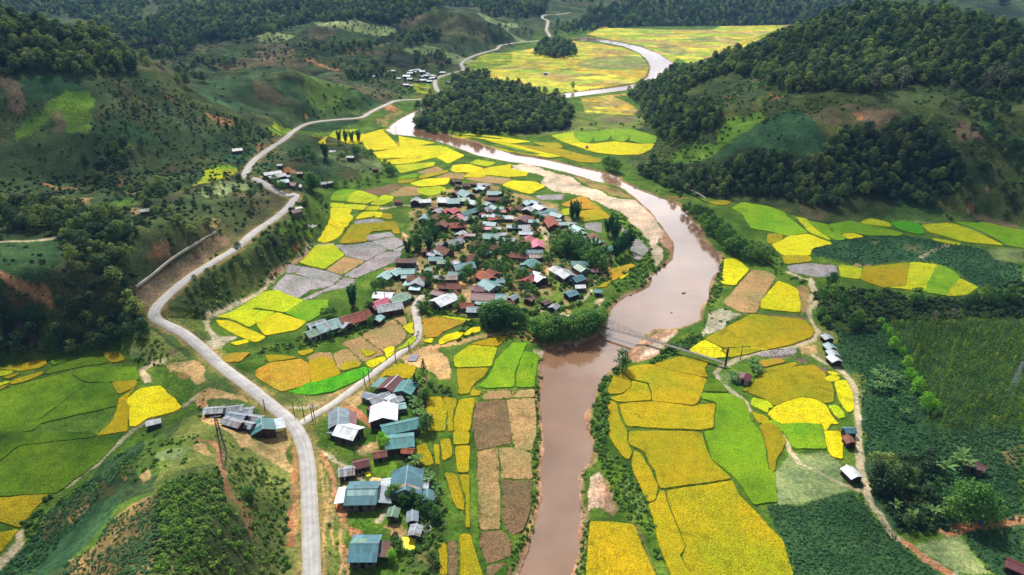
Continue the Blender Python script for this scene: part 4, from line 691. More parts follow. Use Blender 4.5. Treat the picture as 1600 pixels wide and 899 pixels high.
def lean_to(o, side, L, W, off, z_hi, drop, roof, along='x'):
    """a lower shed roof on one side of a house, with posts under its free edge"""
    s = side; y0, y1 = s * off, s * (off + W); V = [(-L / 2, y0, z_hi), (L / 2, y0, z_hi), (L / 2, y1, z_hi - drop), (-L / 2, y1, z_hi - drop)]
    V += [(a, b, c + .08) for a, b, c in V]; F = [(3, 2, 1, 0), (4, 5, 6, 7), (0, 1, 5, 4), (1, 2, 6, 5), (2, 3, 7, 6), (3, 0, 4, 7)]
    if along == 'y': V = [(b, -a, c) for a, b, c in V]
    mesh_obj('lean_to_roof', V, F, ROOFS[roof][0], o)
    for q in (-1, 1):
        a, b = q * (L / 2 - .2), s * (off + W - .2)
        if along == 'y': a, b = b, -a
        mesh_obj('post', *box(a - .07, a + .07, b - .07, b + .07, -.6, z_hi - drop * .95), WALLS[0], o)

def skylight(o, side, x0, x1, y0, y1, m='w'):
    """a paler sheet let into one roof slope; x along the ridge and y down the slope, both as fractions"""
    L, W, eave, rise, rf = DIM[o.name]; z = lambda t: eave + rise * (1 - t) + .03 + .09 + .02; V = [(x * L / 2, side * t * W / 2, z(t)) for x, t in ((x0, y0), (x1, y0), (x1, y1), (x0, y1))]
    f = [(0, 1, 2, 3)] if side < 0 else [(3, 2, 1, 0)]
    mesh_obj('skylight_sheet', V, [f[0][::-1]] if side < 0 else [f[0][::-1]], ROOFS[m][0], rf)
def batch(view, s, near=0, **kw):
    ox, oy, k = VIEWS[view]; out = []
    for w in s.split():
        a, b, L, W, rot, c = w.split(','); out.append(house(ox + float(a) / k, oy + float(b) / k, float(L), float(W), float(rot), c, near, **kw))
    return out
# main village, row by row from the far side
batch('V1', '''20,430,4,4,0,r 295,420,5,5,85,s 440,430,6,5,3,s 735,410,6,8,0,s 885,425,6.5,7,0,t 1045,405,6,5,0,g 1080,315,9,7,-20,t 1210,450,6,6,-10,y 1050,355,6.5,2.6,0,t 930,300,5,4,30,r 960,195,3,3,0,d 970,120,3,3,0,d 880,125,3,3,20,d 1080,180,4,4,0,d
1200,160,4,3,0,r 1240,245,4,3,30,p 1310,180,4,3.5,0,y 1400,185,3.6,3,20,s 1330,230,5,4,-10,y 1500,305,6,5,0,t 1590,305,3,4,0,p 1500,400,8,3,0,r 560,545,4,4,80,r 640,590,5.5,5,35,s 765,585,4.5,5,20,e 865,585,6,5,30,e 440,690,5.5,5,60,p 590,670,6,5,30,r 930,685,6,5.5,40,k 835,690,3,3,30,e
945,800,7.5,6,0,c 690,795,5.5,6,60,r 1090,610,8,4.5,20,t 1195,580,5,5,20,t 1080,700,7,4,25,s 1205,695,3,3,20,s 1430,665,6.5,3,0,s 1550,650,4,3.5,0,t 1520,710,7,2.5,5,o 1455,785,6.5,5,-8,b 1525,535,5.5,4,-30,t 1400,565,5,4,30,y 1485,590,4,3.5,-25,d 1430,480,4,4,-35,t 1335,640,4,3,60,r 1425,860,6.5,3,0,k 1565,860,4,3,0,t 1320,820,4,4,0,r''')
batch('V2', '''200,545,5.5,4,20,e 60,595,3,3,0,e 20,545,3,4,0,t 110,685,7,4,0,s 100,410,4,3,0,d 465,465,5,5,-30,b 560,460,5.5,4.5,-20,b 635,530,7,5.5,-30,s 455,560,5,5,35,s 320,540,5,4,-10,d 660,605,8,3.5,5,t 815,580,5,4,0,t 900,650,7,4.5,-15,t 700,655,4,3.5,0,y 350,715,5.5,5.5,60,m
475,690,6,3.5,-10,r 515,745,6.5,4,0,t 820,755,13,6,-74,c 1010,785,5.5,3.5,0,p 1150,795,3,3,30,s 205,830,5,4,0,t 375,830,6.5,4,0,s 430,885,4,3.6,0,y 1220,865,6,5,-30,p 925,735,3,2.4,0,t''')
batch('V3', '''1400,45,5,4,35,s 1395,95,4,3.5,35,r 1545,60,5,3,0,m 1295,165,8,6,18,s 1050,210,3.4,2.4,10,y 1140,290,8,5.5,-20,r 1040,325,4,4,-20,s 1095,355,4,3,-10,t 950,370,4,3,-15,s 850,315,4,3,80,r 1010,430,6,4,0,t 1135,475,5.5,4,0,g 1525,415,7.5,5,15,r 1590,205,5,4,30,r 540,460,9,4.4,0,d
1445,535,9,6.5,8,b 1330,495,4,3,0,s 1400,585,3,3,30,s 1320,665,6,3,0,t 555,625,6.5,5,0,t 650,640,3,3,0,b 550,715,4,3,0,p 220,695,6,5,40,p 380,640,5,5,30,p 1035,720,4,3,0,s 1205,725,7.5,4,0,v 745,740,9.5,5,-4,r''', near=1)
batch('V3', '890,610,3,3,75,g', name='hut'); o1, o2 = batch('V3', '720,800,5.5,6,78,s 1215,850,8.5,4,0,r', near=1)
lean_to(o1, -1, 5, 2.6, 3.1, 2.5, .6, 'p', 'y'); lean_to(o1, 1, 4.5, 3, 3.2, 2.4, .6, 'p')
batch('V4', '''280,75,8,6,0,t 435,50,5,3,0,s 545,130,5.5,4,0,y 380,190,3,2.6,0,s 55,190,5,4,10,r 295,250,5,4,15,r 205,260,2.4,2.4,0,s 835,150,7.5,7.5,55,e 1000,205,8,5.5,-80,k 950,320,7.5,3.4,0,b 955,390,8,3.6,0,v 715,390,8,3,-3,r 880,510,7,6.5,42,t 800,575,5,3.6,25,b 905,600,5,3,32,e 1420,210,6.5,4,0,k
860,755,6.5,4.5,25,e 1005,710,7.5,6,-40,w 1320,610,6,5.5,-38,s 1440,665,7,6,-38,s 1560,765,4,3.5,25,b 190,705,8,6,-28,o 295,655,5,5,-28,c 255,835,8,7,-28,t 380,775,5,3.6,0,b 100,890,7.5,3.4,0,m 190,340,4,3.4,20,p 820,30,6.5,4,0,y''', near=1)
batch('V5', '''440,20,8,5.5,-30,p 520,110,4,5,-20,p 680,95,6,4.4,-50,r 740,170,5,5,-35,t 805,220,4,4,-30,c 910,280,5,3.8,10,t 850,300,3,2,0,w 890,395,3.6,3.6,0,r 460,500,7.5,4.5,0,t 490,580,5.5,4.6,-30,g 350,705,3.4,3,25,c 425,740,5,4.4,20,b 500,770,4.4,2.6,10,m''')
batch('V5', '685,620,3,3,0,m 465,868,4,3,0,w', name='hut')
batch('V6', '620,450,8,6,24,g 520,420,4,4,-20,t 705,420,6,3.6,-3,s 1440,380,5,4,30,r 1250,370,5,3.6,-15,m', near=1)
o1, o2, o3, o4 = batch('V6', '390,400,7.5,5,-4,w 325,525,7,5.4,24,k 480,575,9,5.6,14,s 1340,465,9.5,7,28,w', near=1)
batch('V6', '310,770,3.6,3,60,p', name='hut'); batch('V7', '745,310,7,3.2,0,m 1020,425,4.4,5,0,t 1220,440,4,3,25,y 1150,520,4,3,0,c 480,555,6,4,-5,c 640,620,6.4,4,0,y', near=1)
o1, = batch('V7', '745,420,9,6,0,m', near=1); lean_to(o1, -1, 5.4, 2.2, 3.3, 2.2, .5, 't')
batch('V7', '1475,460,3.4,3.4,40,d', name='hut'); batch('V8', '460,785,3.4,3.2,35,s 330,720,3,2.6,20,d 720,575,4.6,4,20,b 1145,540,3,3,0,t', name='hut', near=1)
# by the lane and the road
a1, a2, a3, a4, a5, a6 = batch('N1', '230,560,6,4.4,28,g 375,480,8,6.4,26,p 250,470,6,3.6,24,s 650,400,8.5,6.4,20,c 765,360,5,4.6,20,c 545,460,5.5,4.4,-22,s', near=1)
b1, = batch('N2', '890,230,6.4,6,48,m', near=2); lean_to(b1, 1, 6, 3.2, 3.2, 2.4, .6, 't')
batch('N2', '1065,270,5.4,5,60,t 1040,335,5,2.8,0,g 740,400,6,3.6,26,s 870,410,3,3,30,w 950,425,3.2,3,20,s 690,530,4,3.6,35,m 790,580,7,7.2,104,w 945,515,5,2.2,8,p 1000,745,10,4.4,13,t', near=1)
batch('N2', '615,380,4,2.6,-12,y', name='shed')
c1, = batch('N2', '230,650,7,5,-64,y', near=1); lean_to(c1, 1, 6.5, 2.6, 2.7, 2.5, .5, 'm'); c2, = batch('N2', '350,800,6,5.4,-12,w', near=1); lean_to(c2, -1, 5, 2.6, 3.4, 2.2, .4, 'b', 'y')
batch('N3', '990,130,7,5.4,8,t', near=1); d1, = batch('N3', '1075,635,8,7.2,-82,b', near=1); lean_to(d1, -1, 5, 3.2, 3.9, 2.3, .5, 's'); lean_to(d1, 1, 4.2, 2, 3.9, 2.3, .3, 's')
batch('N3', '740,305,3.4,2.6,5,r 1090,262,3,2,0,o 330,515,3.6,3.4,4,s', name='shed', near=1); batch('N3', '510,420,3.6,3.2,10,m 1335,825,3.2,2.8,-85,b', name='hut', near=1, stilts=True)
e1, = batch('N3', '525,770,7,7.4,3,b', near=1); lean_to(e1, -1, 6, 3, 3.9, 2.3, .4, 'w', 'y'); lean_to(e1, 1, 6.4, 3.8, 4.0, 2.3, .5, 'y', 'y')
f1, = batch('N4', '555,660,5.6,7,2,b', near=1); lean_to(f1, 1, 5, 3.4, 3.2, 2.4, .5, 'd', 'y')
skylight(e1, -1, -.98, .98, .12, .5, 'p'); skylight(f1, 1, -.95, .1, .1, .6, 'g'); skylight(d1, 1, .55, .75, .02, .98, 'v'); skylight(d1, -1, .55, .8, .02, .98, 'v'); skylight(c1, 1, -.2, .1, .05, .95, 'p'); skylight(a2, -1, -.5, .1, .05, .9, 's')
batch('N4', '908,240,2.7,2.5,-88,g 1148,290,2.9,2.4,-86,y 1184,462,2.9,2.6,-89,s', name='granary', near=1, stilts=True, wall=0)
batch('N5', '305,290,4.6,2.6,4,s 560,262,5.4,2.6,6,s 700,292,5.6,3,4,s 620,378,5.2,3.2,-8,y 570,460,5.6,2.6,-10,s 830,392,5.4,3,-8,s 765,490,3.6,2.6,-10,s', name='shed', near=1)
h1, = batch('N5', '980,500,4.6,6,-58,t', near=1); lean_to(h1, 1, 5.4, 3, 3.2, 2.5, .4, 's')
skylight(h1, -1, -.3, .2, .05, .95, 'p')
batch('P', '240,660,3.4,2,18,w', name='shed')
# by the upper road and on the hillock
batch('N6', '360,235,9,4.6,10,s 430,285,9,4.4,12,s 510,335,6,4.6,10,p 650,395,7,4,-8,m 745,450,4.4,4,10,s 1150,300,3.4,3.6,0,y 1235,290,4.4,3,8,m 710,770,4.4,4,20,m'); batch('N6', '590,240,3.4,3,0,y 775,140,3.4,3,0,v 465,30,2.8,2.6,0,y 855,600,2.8,2.6,0,d 760,720,3,2,10,w', name='hut')
batch('B0', '1480,28,5.5,4.6,10,s 905,415,3.6,3,5,s 635,565,3.6,2.4,8,s', name='hut'); batch('B1', '480,48,4,3,0,s 590,66,4.4,3,0,y 745,145,3,2.6,0,d', name='hut')
# far bank
batch('E', '1325,262,3,3,-80,s 1350,345,3,3.2,-82,p 1375,405,3,3.2,-84,s 1388,455,3.2,3.4,-85,w', name='shed', near=1, wall=1)
batch('E', '590,615,3.4,3.4,40,m', name='hut', near=1); batch('C3', '510,885,2.8,2.4,0,b', name='shed', near=1); batch('D3', '510,45,2.8,2.4,-80,r 525,250,3.8,3.2,-72,w', name='shed', near=1); batch('D3', '1300,205,4,3,-30,m 1565,835,4,3,-32,m', name='hut', near=1)
batch('P', '917,228,1.6,1.6,0,y', name='hut'); batch('A2', '210,455,4,3,0,y', name='hut')
# distant hamlet by the bend of the road
batch('N7', '''430,208,4.3,3.6,0,s 340,228,5.0,3.6,10,y 335,277,5.0,3.6,-10,s 130,302,3.6,2.9,0,s 195,313,4.3,2.9,0,s 655,215,4.3,3.6,0,s 680,190,4.3,3.6,10,s 740,187,5.0,4.3,0,b 790,195,5.8,5.0,0,p 700,246,4.3,3.6,30,w 640,250,5.8,4.3,0,y 600,295,7.2,5.0,0,w 780,300,4.3,3.6,20,s 840,284,5.0,3.6,0,y 885,332,4.3,3.6,20,s 800,345,5.8,4.3,0,p 850,352,5.0,4.3,-20,s 920,322,5.0,3.6,0,y 1045,238,5.8,4.3,0,y 500,335,4.3,3.6,0,y 640,345,5.0,4.3,0,y 590,402,5.0,3.6,0,s 650,412,4.3,2.9,0,s 560,388,4.3,3.6,0,d
955,322,4.3,3.6,0,d 1110,382,4.3,4.3,20,s 1185,402,4.3,4.3,0,b 1135,462,5.0,5.0,0,b 1120,520,6.5,5.0,10,p 1165,505,5.0,4.3,-20,s 1190,442,4.3,3.6,0,t 1090,545,5.0,4.3,0,t 730,355,5.8,3.6,0,d 905,272,4.3,3.6,0,b 860,250,4.3,3.6,0,y 940,290,4.3,2.9,0,s 880,365,5.0,3.6,0,p''')

ZONES = [(640, 312, 'at the village tip beside the yellow paddies'), (712, 283, 'on bare ground at the village top'), (712, 316, 'in the row behind the red roofs'), (765, 300, 'on the upper right rim of the village'),
         (690, 340, 'around the pink roof, upper village'), (768, 335, 'in the upper middle of the village'), (810, 318, 'near the blue roofs atop the village'), (845, 334, 'near the long brick red hall'), (910, 352, 'at the village edge beside golden paddy'), (720, 372, 'below the brick red roof mid village'),
         (690, 398, 'by the big dark tree clump'), (632, 425, 'at the village edge by grey plots'), (705, 440, 'by the sandy yard, lower village'), (765, 382, 'in the leafy middle of the village'), (830, 380, 'around the big red village hall'), (828, 425, 'by the dirt lane, lower right village'),
         (885, 430, 'among trees on the river side'), (925, 378, 'at the right edge of the village'), (765, 440, 'around the orange tiled village house'), (795, 465, 'at the village edge above the bamboo'), (612, 475, 'left of the lane entering the village'),
         (515, 505, 'in the terrace between stubble fields'), (705, 480, 'by the hedge below the village'), (612, 610, 'beside the lane above the junction'), (545, 660, 'just below the lane junction'), (620, 680, 'above the small round lawn'), (600, 745, 'around the small round lawn'),
         (570, 850, 'beside the yellow tarpaulin'), (375, 655, 'in the yard across the road'), (435, 280, 'at the far bend of the road'), (520, 240, 'on the grassy hillock'), (510, 280, 'at the foot of the hillock'), (340, 240, 'on the slope left of the road'), (1300, 540, 'in the row by the far path'),
         (1165, 585, 'on the grassy mound by the footbridge'), (1328, 690, 'beside the long far bank path'), (1525, 730, 'behind the big feathery tree'), (1590, 885, 'in the corner crop field'), (620, 112, 'in the distant hamlet below hills'), (690, 112, 'in the hamlet at the road bend'), (700, 140, 'in the hamlet behind the grove'), (240, 660, 'by the edge of the green field'), (917, 228, 'in the green paddies past the river'), (852, 113, 'in the distant yellow fields')]
ORD = ['leftmost', 'second from left', 'third from left', 'fourth from left', 'fifth from left', 'sixth from left', 'seventh from left', 'eighth from left', 'ninth from left', 'tenth from left', 'eleventh from left']
_grp = {}
for h in HOUSES:
    o, px, py, a, c, nm = h; z = min(ZONES, key=lambda q: math.hypot(q[0] - px, (q[1] - py) * 1.7)); _grp.setdefault((nm, c, z[2]), []).append(h)
for (nm, c, z), hs in _grp.items():
    hs.sort(key=lambda h: h[1])
    for i, h in enumerate(hs):
        lb = f'{ROOFS[c][1]} roofed {nm} {z}' if len(hs) == 1 else f'{ROOFS[c][1]} roofed {nm} {z}, {ORD[i]}'
        tag(h[0], lb, nm, {'house': 'village houses', 'hut': 'small huts', 'shed': 'sheds', 'granary': 'stilted granaries'}[nm])

# ------------------------------------------------------------------ plants
def leaf_mat(name, a, b_, c_, trans=.25):
    m = bpy.data.materials.new(name); m.use_nodes = True; n, l = m.node_tree.nodes, m.node_tree.links; b = n['Principled BSDF']
    b.inputs['Roughness'].default_value = .7; b.inputs['Specular IOR Level'].default_value = .2
    g = n.new('ShaderNodeNewGeometry'); oi = n.new('ShaderNodeObjectInfo')
    c = ramp(n, l, oi.outputs['Random'], [(0, tuple(a)), (.55, tuple(b_)), (1, tuple(c_))])
    k = ramp(n, l, g.outputs['Random Per Island'], [(0, g3(.55)), (.7, g3(1.05)), (1, g3(1.6))])
    c = mul(n, l, c.outputs['Color'], k.outputs['Color']); l.new(c.outputs['Color'], b.inputs['Base Color'])
    t = n.new('ShaderNodeBsdfTranslucent'); mx = n.new('ShaderNodeMixShader'); mx.inputs['Fac'].default_value = trans
    tc = mul(n, l, c.outputs['Color'], (1.3, 1.5, .6)); l.new(tc.outputs['Color'], t.inputs['Color'])
    l.new(b.outputs['BSDF'], mx.inputs[1]); l.new(t.outputs['BSDF'], mx.inputs[2]); l.new(mx.outputs['Shader'], n['Material Output'].inputs['Surface'])
    return m
L_FOREST = leaf_mat('forest_leaves', lin(52, 82, 50), lin(74, 106, 60), lin(146, 164, 88), .3); L_TREE = leaf_mat('tree_leaves', lin(60, 104, 46), lin(82, 130, 54), lin(118, 156, 64), .3)
L_BRIGHT = leaf_mat('bright_leaves', lin(122, 186, 44), lin(140, 200, 52), lin(156, 204, 60), .4); L_BAMBOO = leaf_mat('bamboo_leaves', lin(40, 88, 60), lin(54, 102, 64), lin(72, 116, 68), .25)
L_BUSH = leaf_mat('bush_leaves', lin(66, 104, 38), lin(92, 136, 46), lin(136, 168, 60)); L_CROP = leaf_mat('cassava_leaves', lin(54, 100, 60), lin(70, 120, 68), lin(90, 134, 80), .18); L_BANANA = leaf_mat('banana_leaves', lin(92, 140, 72), lin(112, 156, 84), lin(140, 178, 96), .35)
L_GREY = leaf_mat('bare_grey_twigs', lin(110, 112, 96), lin(128, 128, 112), lin(140, 140, 122), .1); L_DARKBUSH = leaf_mat('dark_bush_leaves', lin(42, 72, 42), lin(60, 94, 48), lin(92, 124, 56)); L_SAPLING = leaf_mat('sapling_leaves', lin(70, 108, 26), lin(100, 134, 34), lin(146, 162, 46), .35)
M_BARK = wood_mat('bark', lin(110, 96, 80)); M_PALEBARK = wood_mat('pale_dead_wood', lin(190, 184, 172))

def leaves(rg, centres, radii, per, size, flat=.75, up=.6):
    """leaf faces spread through clumps, each facing roughly outwards"""
    C, N = [], []
    for c, r in zip(centres, radii):
        d = rg.normal(size=(per, 3)); d /= np.linalg.norm(d, axis=1)[:, None]
        q = rg.uniform(.55, 1.06, (per, 1)); C.append(np.array(c) + d * q * r * np.array((1, 1, flat))); N.append(d + rg.normal(size=(per, 3)) * .45 + (0, 0, up))
    C, N = np.concatenate(C), np.concatenate(N); N /= np.linalg.norm(N, axis=1)[:, None]
    a = np.cross(N, rg.normal(size=N.shape)); a /= np.linalg.norm(a, axis=1)[:, None]; b = np.cross(N, a); s = size * rg.uniform(.6, 1.3, (len(C), 1))
    V = np.stack((C - a * s, C - b * s * .62, C + a * s, C + b * s * .62), 1).reshape(-1, 3)
    return V, np.arange(len(V)).reshape(-1, 4)
def tube(pts, rad, k=5):
    V, F = [], []
    for i, (p, r) in enumerate(zip(pts, rad)):
        for j in range(k): V.append((p[0] + r * math.cos(j * 2 * math.pi / k), p[1] + r * math.sin(j * 2 * math.pi / k), p[2]))
    for i in range(len(pts) - 1):
        for j in range(k): F.append((i * k + j, i * k + (j + 1) % k, (i + 1) * k + (j + 1) % k, (i + 1) * k + j))
    return V, F
def crown_tree(seed, h=10, R_=3.6, n=15, per=42, size=.42, trunk=.42, sq=.8, base=.34, pointed=0, bark=.2):
    rg = np.random.default_rng(seed); cs, rs = [], []
    for i in range(n):
        t = i / (n - 1); z = h * (base + (1 - base) * (.12 + .8 * t)); w = R_ * (1 - pointed * t) * math.sqrt(max(.05, 1 - (2 * t - .75) ** 2 * .75)); a = i * 2.4 + rg.uniform(-.5, .5); q = w * rg.uniform(.25, .8)
        cs.append((q * math.cos(a), q * math.sin(a), z)); rs.append(R_ * rg.uniform(.3, .5) * (1 - pointed * t * .7))
    cv = leaves(rg, cs, rs, per, size, sq); parts = [tube([(0, 0, -.8), (rg.uniform(-.2, .2), rg.uniform(-.2, .2), h * .4), (rg.uniform(-.4, .4), rg.uniform(-.4, .4), h * .8)], (bark * h * .1, bark * h * .07, bark * h * .02))]
    for c in cs[2:9:2]: parts.append(tube([(0, 0, h * .3), (c[0] * .5, c[1] * .5, (h * .3 + c[2]) / 2), c], (.1, .07, .03), 4))
    return cv, join(*parts)
def bamboo(seed):
    rg = np.random.default_rng(seed); cs, rs, parts = [], [], []
    for i in range(13):
        a = rg.uniform(0, 6.28); q = rg.uniform(.1, 1.0); lean = rg.uniform(.6, 2.2); hh = rg.uniform(7.5, 11.5); x0, y0 = q * math.cos(a), q * math.sin(a)
        tip = (x0 + lean * math.cos(a), y0 + lean * math.sin(a), hh); parts.append(tube([(x0, y0, -.5), (x0 * 1.3, y0 * 1.3, hh * .6), tip], (.07, .06, .02), 4))
        for t in (.35, .55, .72, .86, .97): cs.append((x0 + (tip[0] - x0) * t * t, y0 + (tip[1] - y0) * t * t, hh * t)); rs.append(.95 * (1.15 - t * .55))
    return leaves(rg, cs, rs, 14, .42, 1.2, .1), join(*parts)
def conifer(seed):
    rg = np.random.default_rng(seed); cs, rs = [], []
    for i in range(26):
        t = i / 25; a = i * 2.4; q = 1.5 * (1 - t); cs.append((q * math.cos(a), q * math.sin(a), 1 + 7.2 * t)); rs.append(.75 * (1.1 - t * .8))
    return leaves(rg, cs, rs, 26, .26, .8, .2), tube([(0, 0, -.6), (0, 0, 4), (0, 0, 7.6)], (.2, .13, .03))
def banana(seed):
    rg = np.random.default_rng(seed); V, Q = [], []; n = 9
    for i in range(n):
        a = i * 2.4 + rg.uniform(-.3, .3); L = rg.uniform(1.9, 2.7); el = rg.uniform(.4, 1.15); w = rg.uniform(.3, .42); p = np.array((0, 0, 2.2 + rg.uniform(-.3, .3))); pts = []
        for k in range(6):
            t = k / 5; e = el - 1.5 * t * t; pts.append(p.copy()); p = p + np.array((math.cos(a) * math.cos(e), math.sin(a) * math.cos(e), math.sin(e))) * L / 5
        side = np.array((-math.sin(a), math.cos(a), 0)); b = len(V)
        for k, q in enumerate(pts):
            ww = w * (.25, .8, 1, .95, .7, .1)[k]; V += [q + side * ww - (0, 0, ww * .35), q + (0, 0, .02), q - side * ww - (0, 0, ww * .35)]
        for k in range(5):
            for s in (0, 1): Q.append((b + k * 3 + s, b + k * 3 + s + 1, b + k * 3 + s + 4, b + k * 3 + s + 3))
    return (np.array(V), np.array(Q)), tube([(0, 0, -.5), (0, 0, 1.2), (.05, 0, 2.4)], (.2, .17, .1))
def bush(seed, R_=1.0, n=5, per=26, size=.24, sq=.8):
    rg = np.random.default_rng(seed); cs = [(rg.uniform(-.6, .6) * R_, rg.uniform(-.6, .6) * R_, rg.uniform(.2, .75) * R_) for _ in range(n)]
    return leaves(rg, cs, [R_ * rg.uniform(.35, .6) for _ in range(n)], per, size, sq, .5)

class Kind:
    """one kind of tree: a few shapes, each a crown mesh and a trunk mesh that all its copies share"""
    def __init__(s, name, geos, leaf, bark, hgt, part='crown'):
        s.name, s.h, s.part = name, hgt, part; s.m = []
        for i, (cv, tv) in enumerate(geos):
            c = fast_mesh(part, *cv); c.materials.append(leaf); t = bpy.data.meshes.new('trunk'); t.from_pydata([tuple(v) for v in tv[0]], [], tv[1]); t.materials.append(bark)
            s.m.append((c, t))
    def put(s, x, y, z, hgt, label, cat, group, i=None):
        c, t = s.m[random.randrange(len(s.m)) if i is None else i % len(s.m)]
        o = empty(s.name, (x, y, z), random.uniform(0, 6.28)); k = hgt / s.h; o.scale = (k * random.uniform(.88, 1.12),) * 2 + (k,)
        for nm, me in ((s.part, c), ('trunk', t)):
            q = bpy.data.objects.new(nm, me); COL.objects.link(q); q.parent = o
        return tag(o, label, cat, group)
K_FOREST = Kind('tree', [crown_tree(s, 9.5, 4.3, 15, 42, .46, base=.2, sq=.72) for s in (1, 2, 3)] + [crown_tree(4, 12.5, 3.8, 15, 40, .46, base=.4, sq=.75), crown_tree(5, 8.5, 4.9, 16, 42, .48, base=.2, sq=.65)], L_FOREST, M_BARK, 11)
K_LEAFY = Kind('tree', [crown_tree(s, 8, 3.6, 15, 46, .34, base=.2) for s in (11, 12, 13)], L_TREE, M_BARK, 8)
K_ROUND = Kind('tree', [crown_tree(s, 5, 2.3, 14, 60, .2, base=.12) for s in (21, 22)], L_BRIGHT, M_BARK, 5)
K_BAMBOO = Kind('bamboo_clump', [bamboo(s) for s in (31, 32)], L_BAMBOO, M_BARK, 11, 'crown'); K_CONIFER = Kind('conifer', [conifer(41)], L_BAMBOO, M_BARK, 8.6)
K_BANANA = Kind('banana_plant', [banana(s) for s in (51, 52, 53)], L_BANANA, M_BARK, 3.6, 'leaf_crown'); K_BIG = Kind('tree', [crown_tree(61, 11, 5.6, 34, 80, .34, base=.12)], L_TREE, M_BARK, 11)
K_GREY = Kind('tree', [crown_tree(71, 9, 3.2, 12, 26, .3, base=.3)], L_GREY, M_PALEBARK, 9)

def plant(kind, view, s, label, cat, group=None, size_px=False):
    """positions are where the stem meets the ground; third value is the height in metres"""
    ox, oy, k = VIEWS[view]; out = []
    for w in s.split():
        a, b, h = map(float, w.split(',')); g = hit([(ox + a / k, oy + b / k)])[0]; out.append(kind.put(g[0], g[1], float(height(g[0], g[1])) - .05, h, label, cat, group))
    return out
N_TREES = 0
plant(K_LEAFY, 'P', '648,393,9 657,388,10 668,378,8 676,366,9 690,352,7 664,360,6 700,352,6 655,345,6 672,345,6', 'dark leafy tree in the clump at the left side of the village', 'tree', 'trees at the left side of the village')
plant(K_BAMBOO, 'P', '672,396,9 638,400,9 680,380,8', 'tall dark bamboo beside the leafy clump at the left of the village', 'bamboo', 'bamboo at the left side of the village')
plant(K_LEAFY, 'P', '748,330,7 730,325,5 752,336,6 786,306,6 796,312,6 812,322,5 790,322,6 803,335,5 752,364,6 735,348,5 745,352,5 805,360,5 836,362,6 724,416,6 700,418,5 772,372,6 788,402,7 800,398,7 815,392,7 826,395,6 776,405,6 757,402,7 748,408,6 744,418,6 728,438,7 735,434,7 722,445,6 690,450,6 672,450,7 760,424,5 792,430,6 800,424,5 810,440,6 838,430,6 852,410,6 862,415,6 848,440,5 825,452,5 800,450,5 795,447,6 815,458,5 832,462,5 822,470,5 860,446,6 880,424,6 712,352,6 722,360,6 742,366,5 758,352,5 778,340,6 783,350,5 836,342,5 846,350,5 706,400,6 716,392,5 738,400,6 752,392,7 762,396,6 770,388,6 783,388,6 794,384,6 806,402,6 818,404,6 770,432,5 778,426,6 786,420,6 830,440,5 846,428,5 820,438,6 705,470,5 722,478,5 714,486,4 664,442,5 650,440,4 596,446,4 612,452,5 588,470,4', 'green leafy tree standing among the crowded village roofs', 'tree', 'trees among the village roofs')
plant(K_BAMBOO, 'P', '930,398,9 922,404,9 912,398,9 898,390,9 940,412,8 886,400,9 957,372,11 950,368,10 960,378,11 976,398,12 970,402,11 982,392,11 963,406,9', 'tall feathery bamboo by the grey plots at the village edge', 'bamboo', 'bamboo at the right edge of the village')
plant(K_LEAFY, 'P', '872,384,9 880,392,9 890,386,10 900,398,10 908,406,10 915,412,10 925,420,10 935,416,9 930,406,9 918,400,9 905,388,9 893,398,8 878,400,8 940,424,8 868,396,7 862,388,7 945,408,8', 'tall dark tree in the thick stand on the river side of the village', 'tree', 'trees on the river side of the village')
plant(K_BAMBOO, 'V2', '1150,690,9 1200,680,9 1220,720,8 1130,730,8', 'bamboo beside the golden plot at the village edge', 'bamboo', 'bamboo beside the golden plot')
plant(K_LEAFY, 'P', '768,510,10 778,512,11 788,510,10 798,508,9 760,506,9 782,500,9 770,498,8 806,508,8 816,502,6 812,508,6 755,500,7', 'broad green tree in the thicket below the village', 'tree', 'trees below the village')
plant(K_BAMBOO, 'P', '764,516,9 775,520,10 786,518,9', 'bright bamboo in the thicket below the village', 'bamboo', 'bamboo below the village')
plant(K_LEAFY, 'P', '838,528,8 848,532,8 858,534,9 870,534,10 882,532,9 894,532,9 905,530,10 915,528,10 926,524,10 934,518,9 940,510,8 852,522,8 866,522,9 880,522,8 895,520,8 910,516,9 922,512,8 836,520,6 930,500,7 944,496,6', 'leafy tree in the riverbank clump at the near end of the footbridge', 'tree', 'trees by the near end of the footbridge')
plant(K_LEAFY, 'P', '1068,335,6 1076,332,6 1084,340,8 1092,342,8 1100,345,8 1098,356,8 1108,350,8 1112,362,9 1104,366,8 1118,370,9 1124,362,8 1126,378,9 1134,372,8 1132,388,9 1142,382,8 1140,396,8 1150,392,8 1150,402,8 1160,398,8 1164,408,7 1172,404,7 1180,410,7 1190,408,7 1198,412,6 1172,392,6 1184,396,6 1186,402,7 1196,404,6', 'leafy tree in the long row leaning over the far riverbank', 'tree', 'trees along the far riverbank')
plant(K_LEAFY, 'P', '972,578,8', 'lone round tree on the riverbank beside the sandbar', 'tree'); plant(K_BAMBOO, 'B1', '440,95,10 430,90,9', 'bamboo on top of the grassy hillock', 'bamboo', 'bamboo on the hillock')
plant(K_LEAFY, 'P', '958,268,10 951,265,9 964,270,9 946,262,7', 'dark tree on the bank at the end of the yellow paddies', 'tree', 'trees at the end of the yellow paddies')
plant(K_BAMBOO, 'P', '551,482,10 553,480,10', 'tall dark bamboo beside the grey plots left of the lane', 'bamboo', 'bamboo left of the lane')
plant(K_CONIFER, 'P', '662,583,6', 'slim conifer beside the sandy yard', 'conifer'); plant(K_CONIFER, 'P', '649,612,7', 'broader conifer beside the maroon roofed house', 'conifer')
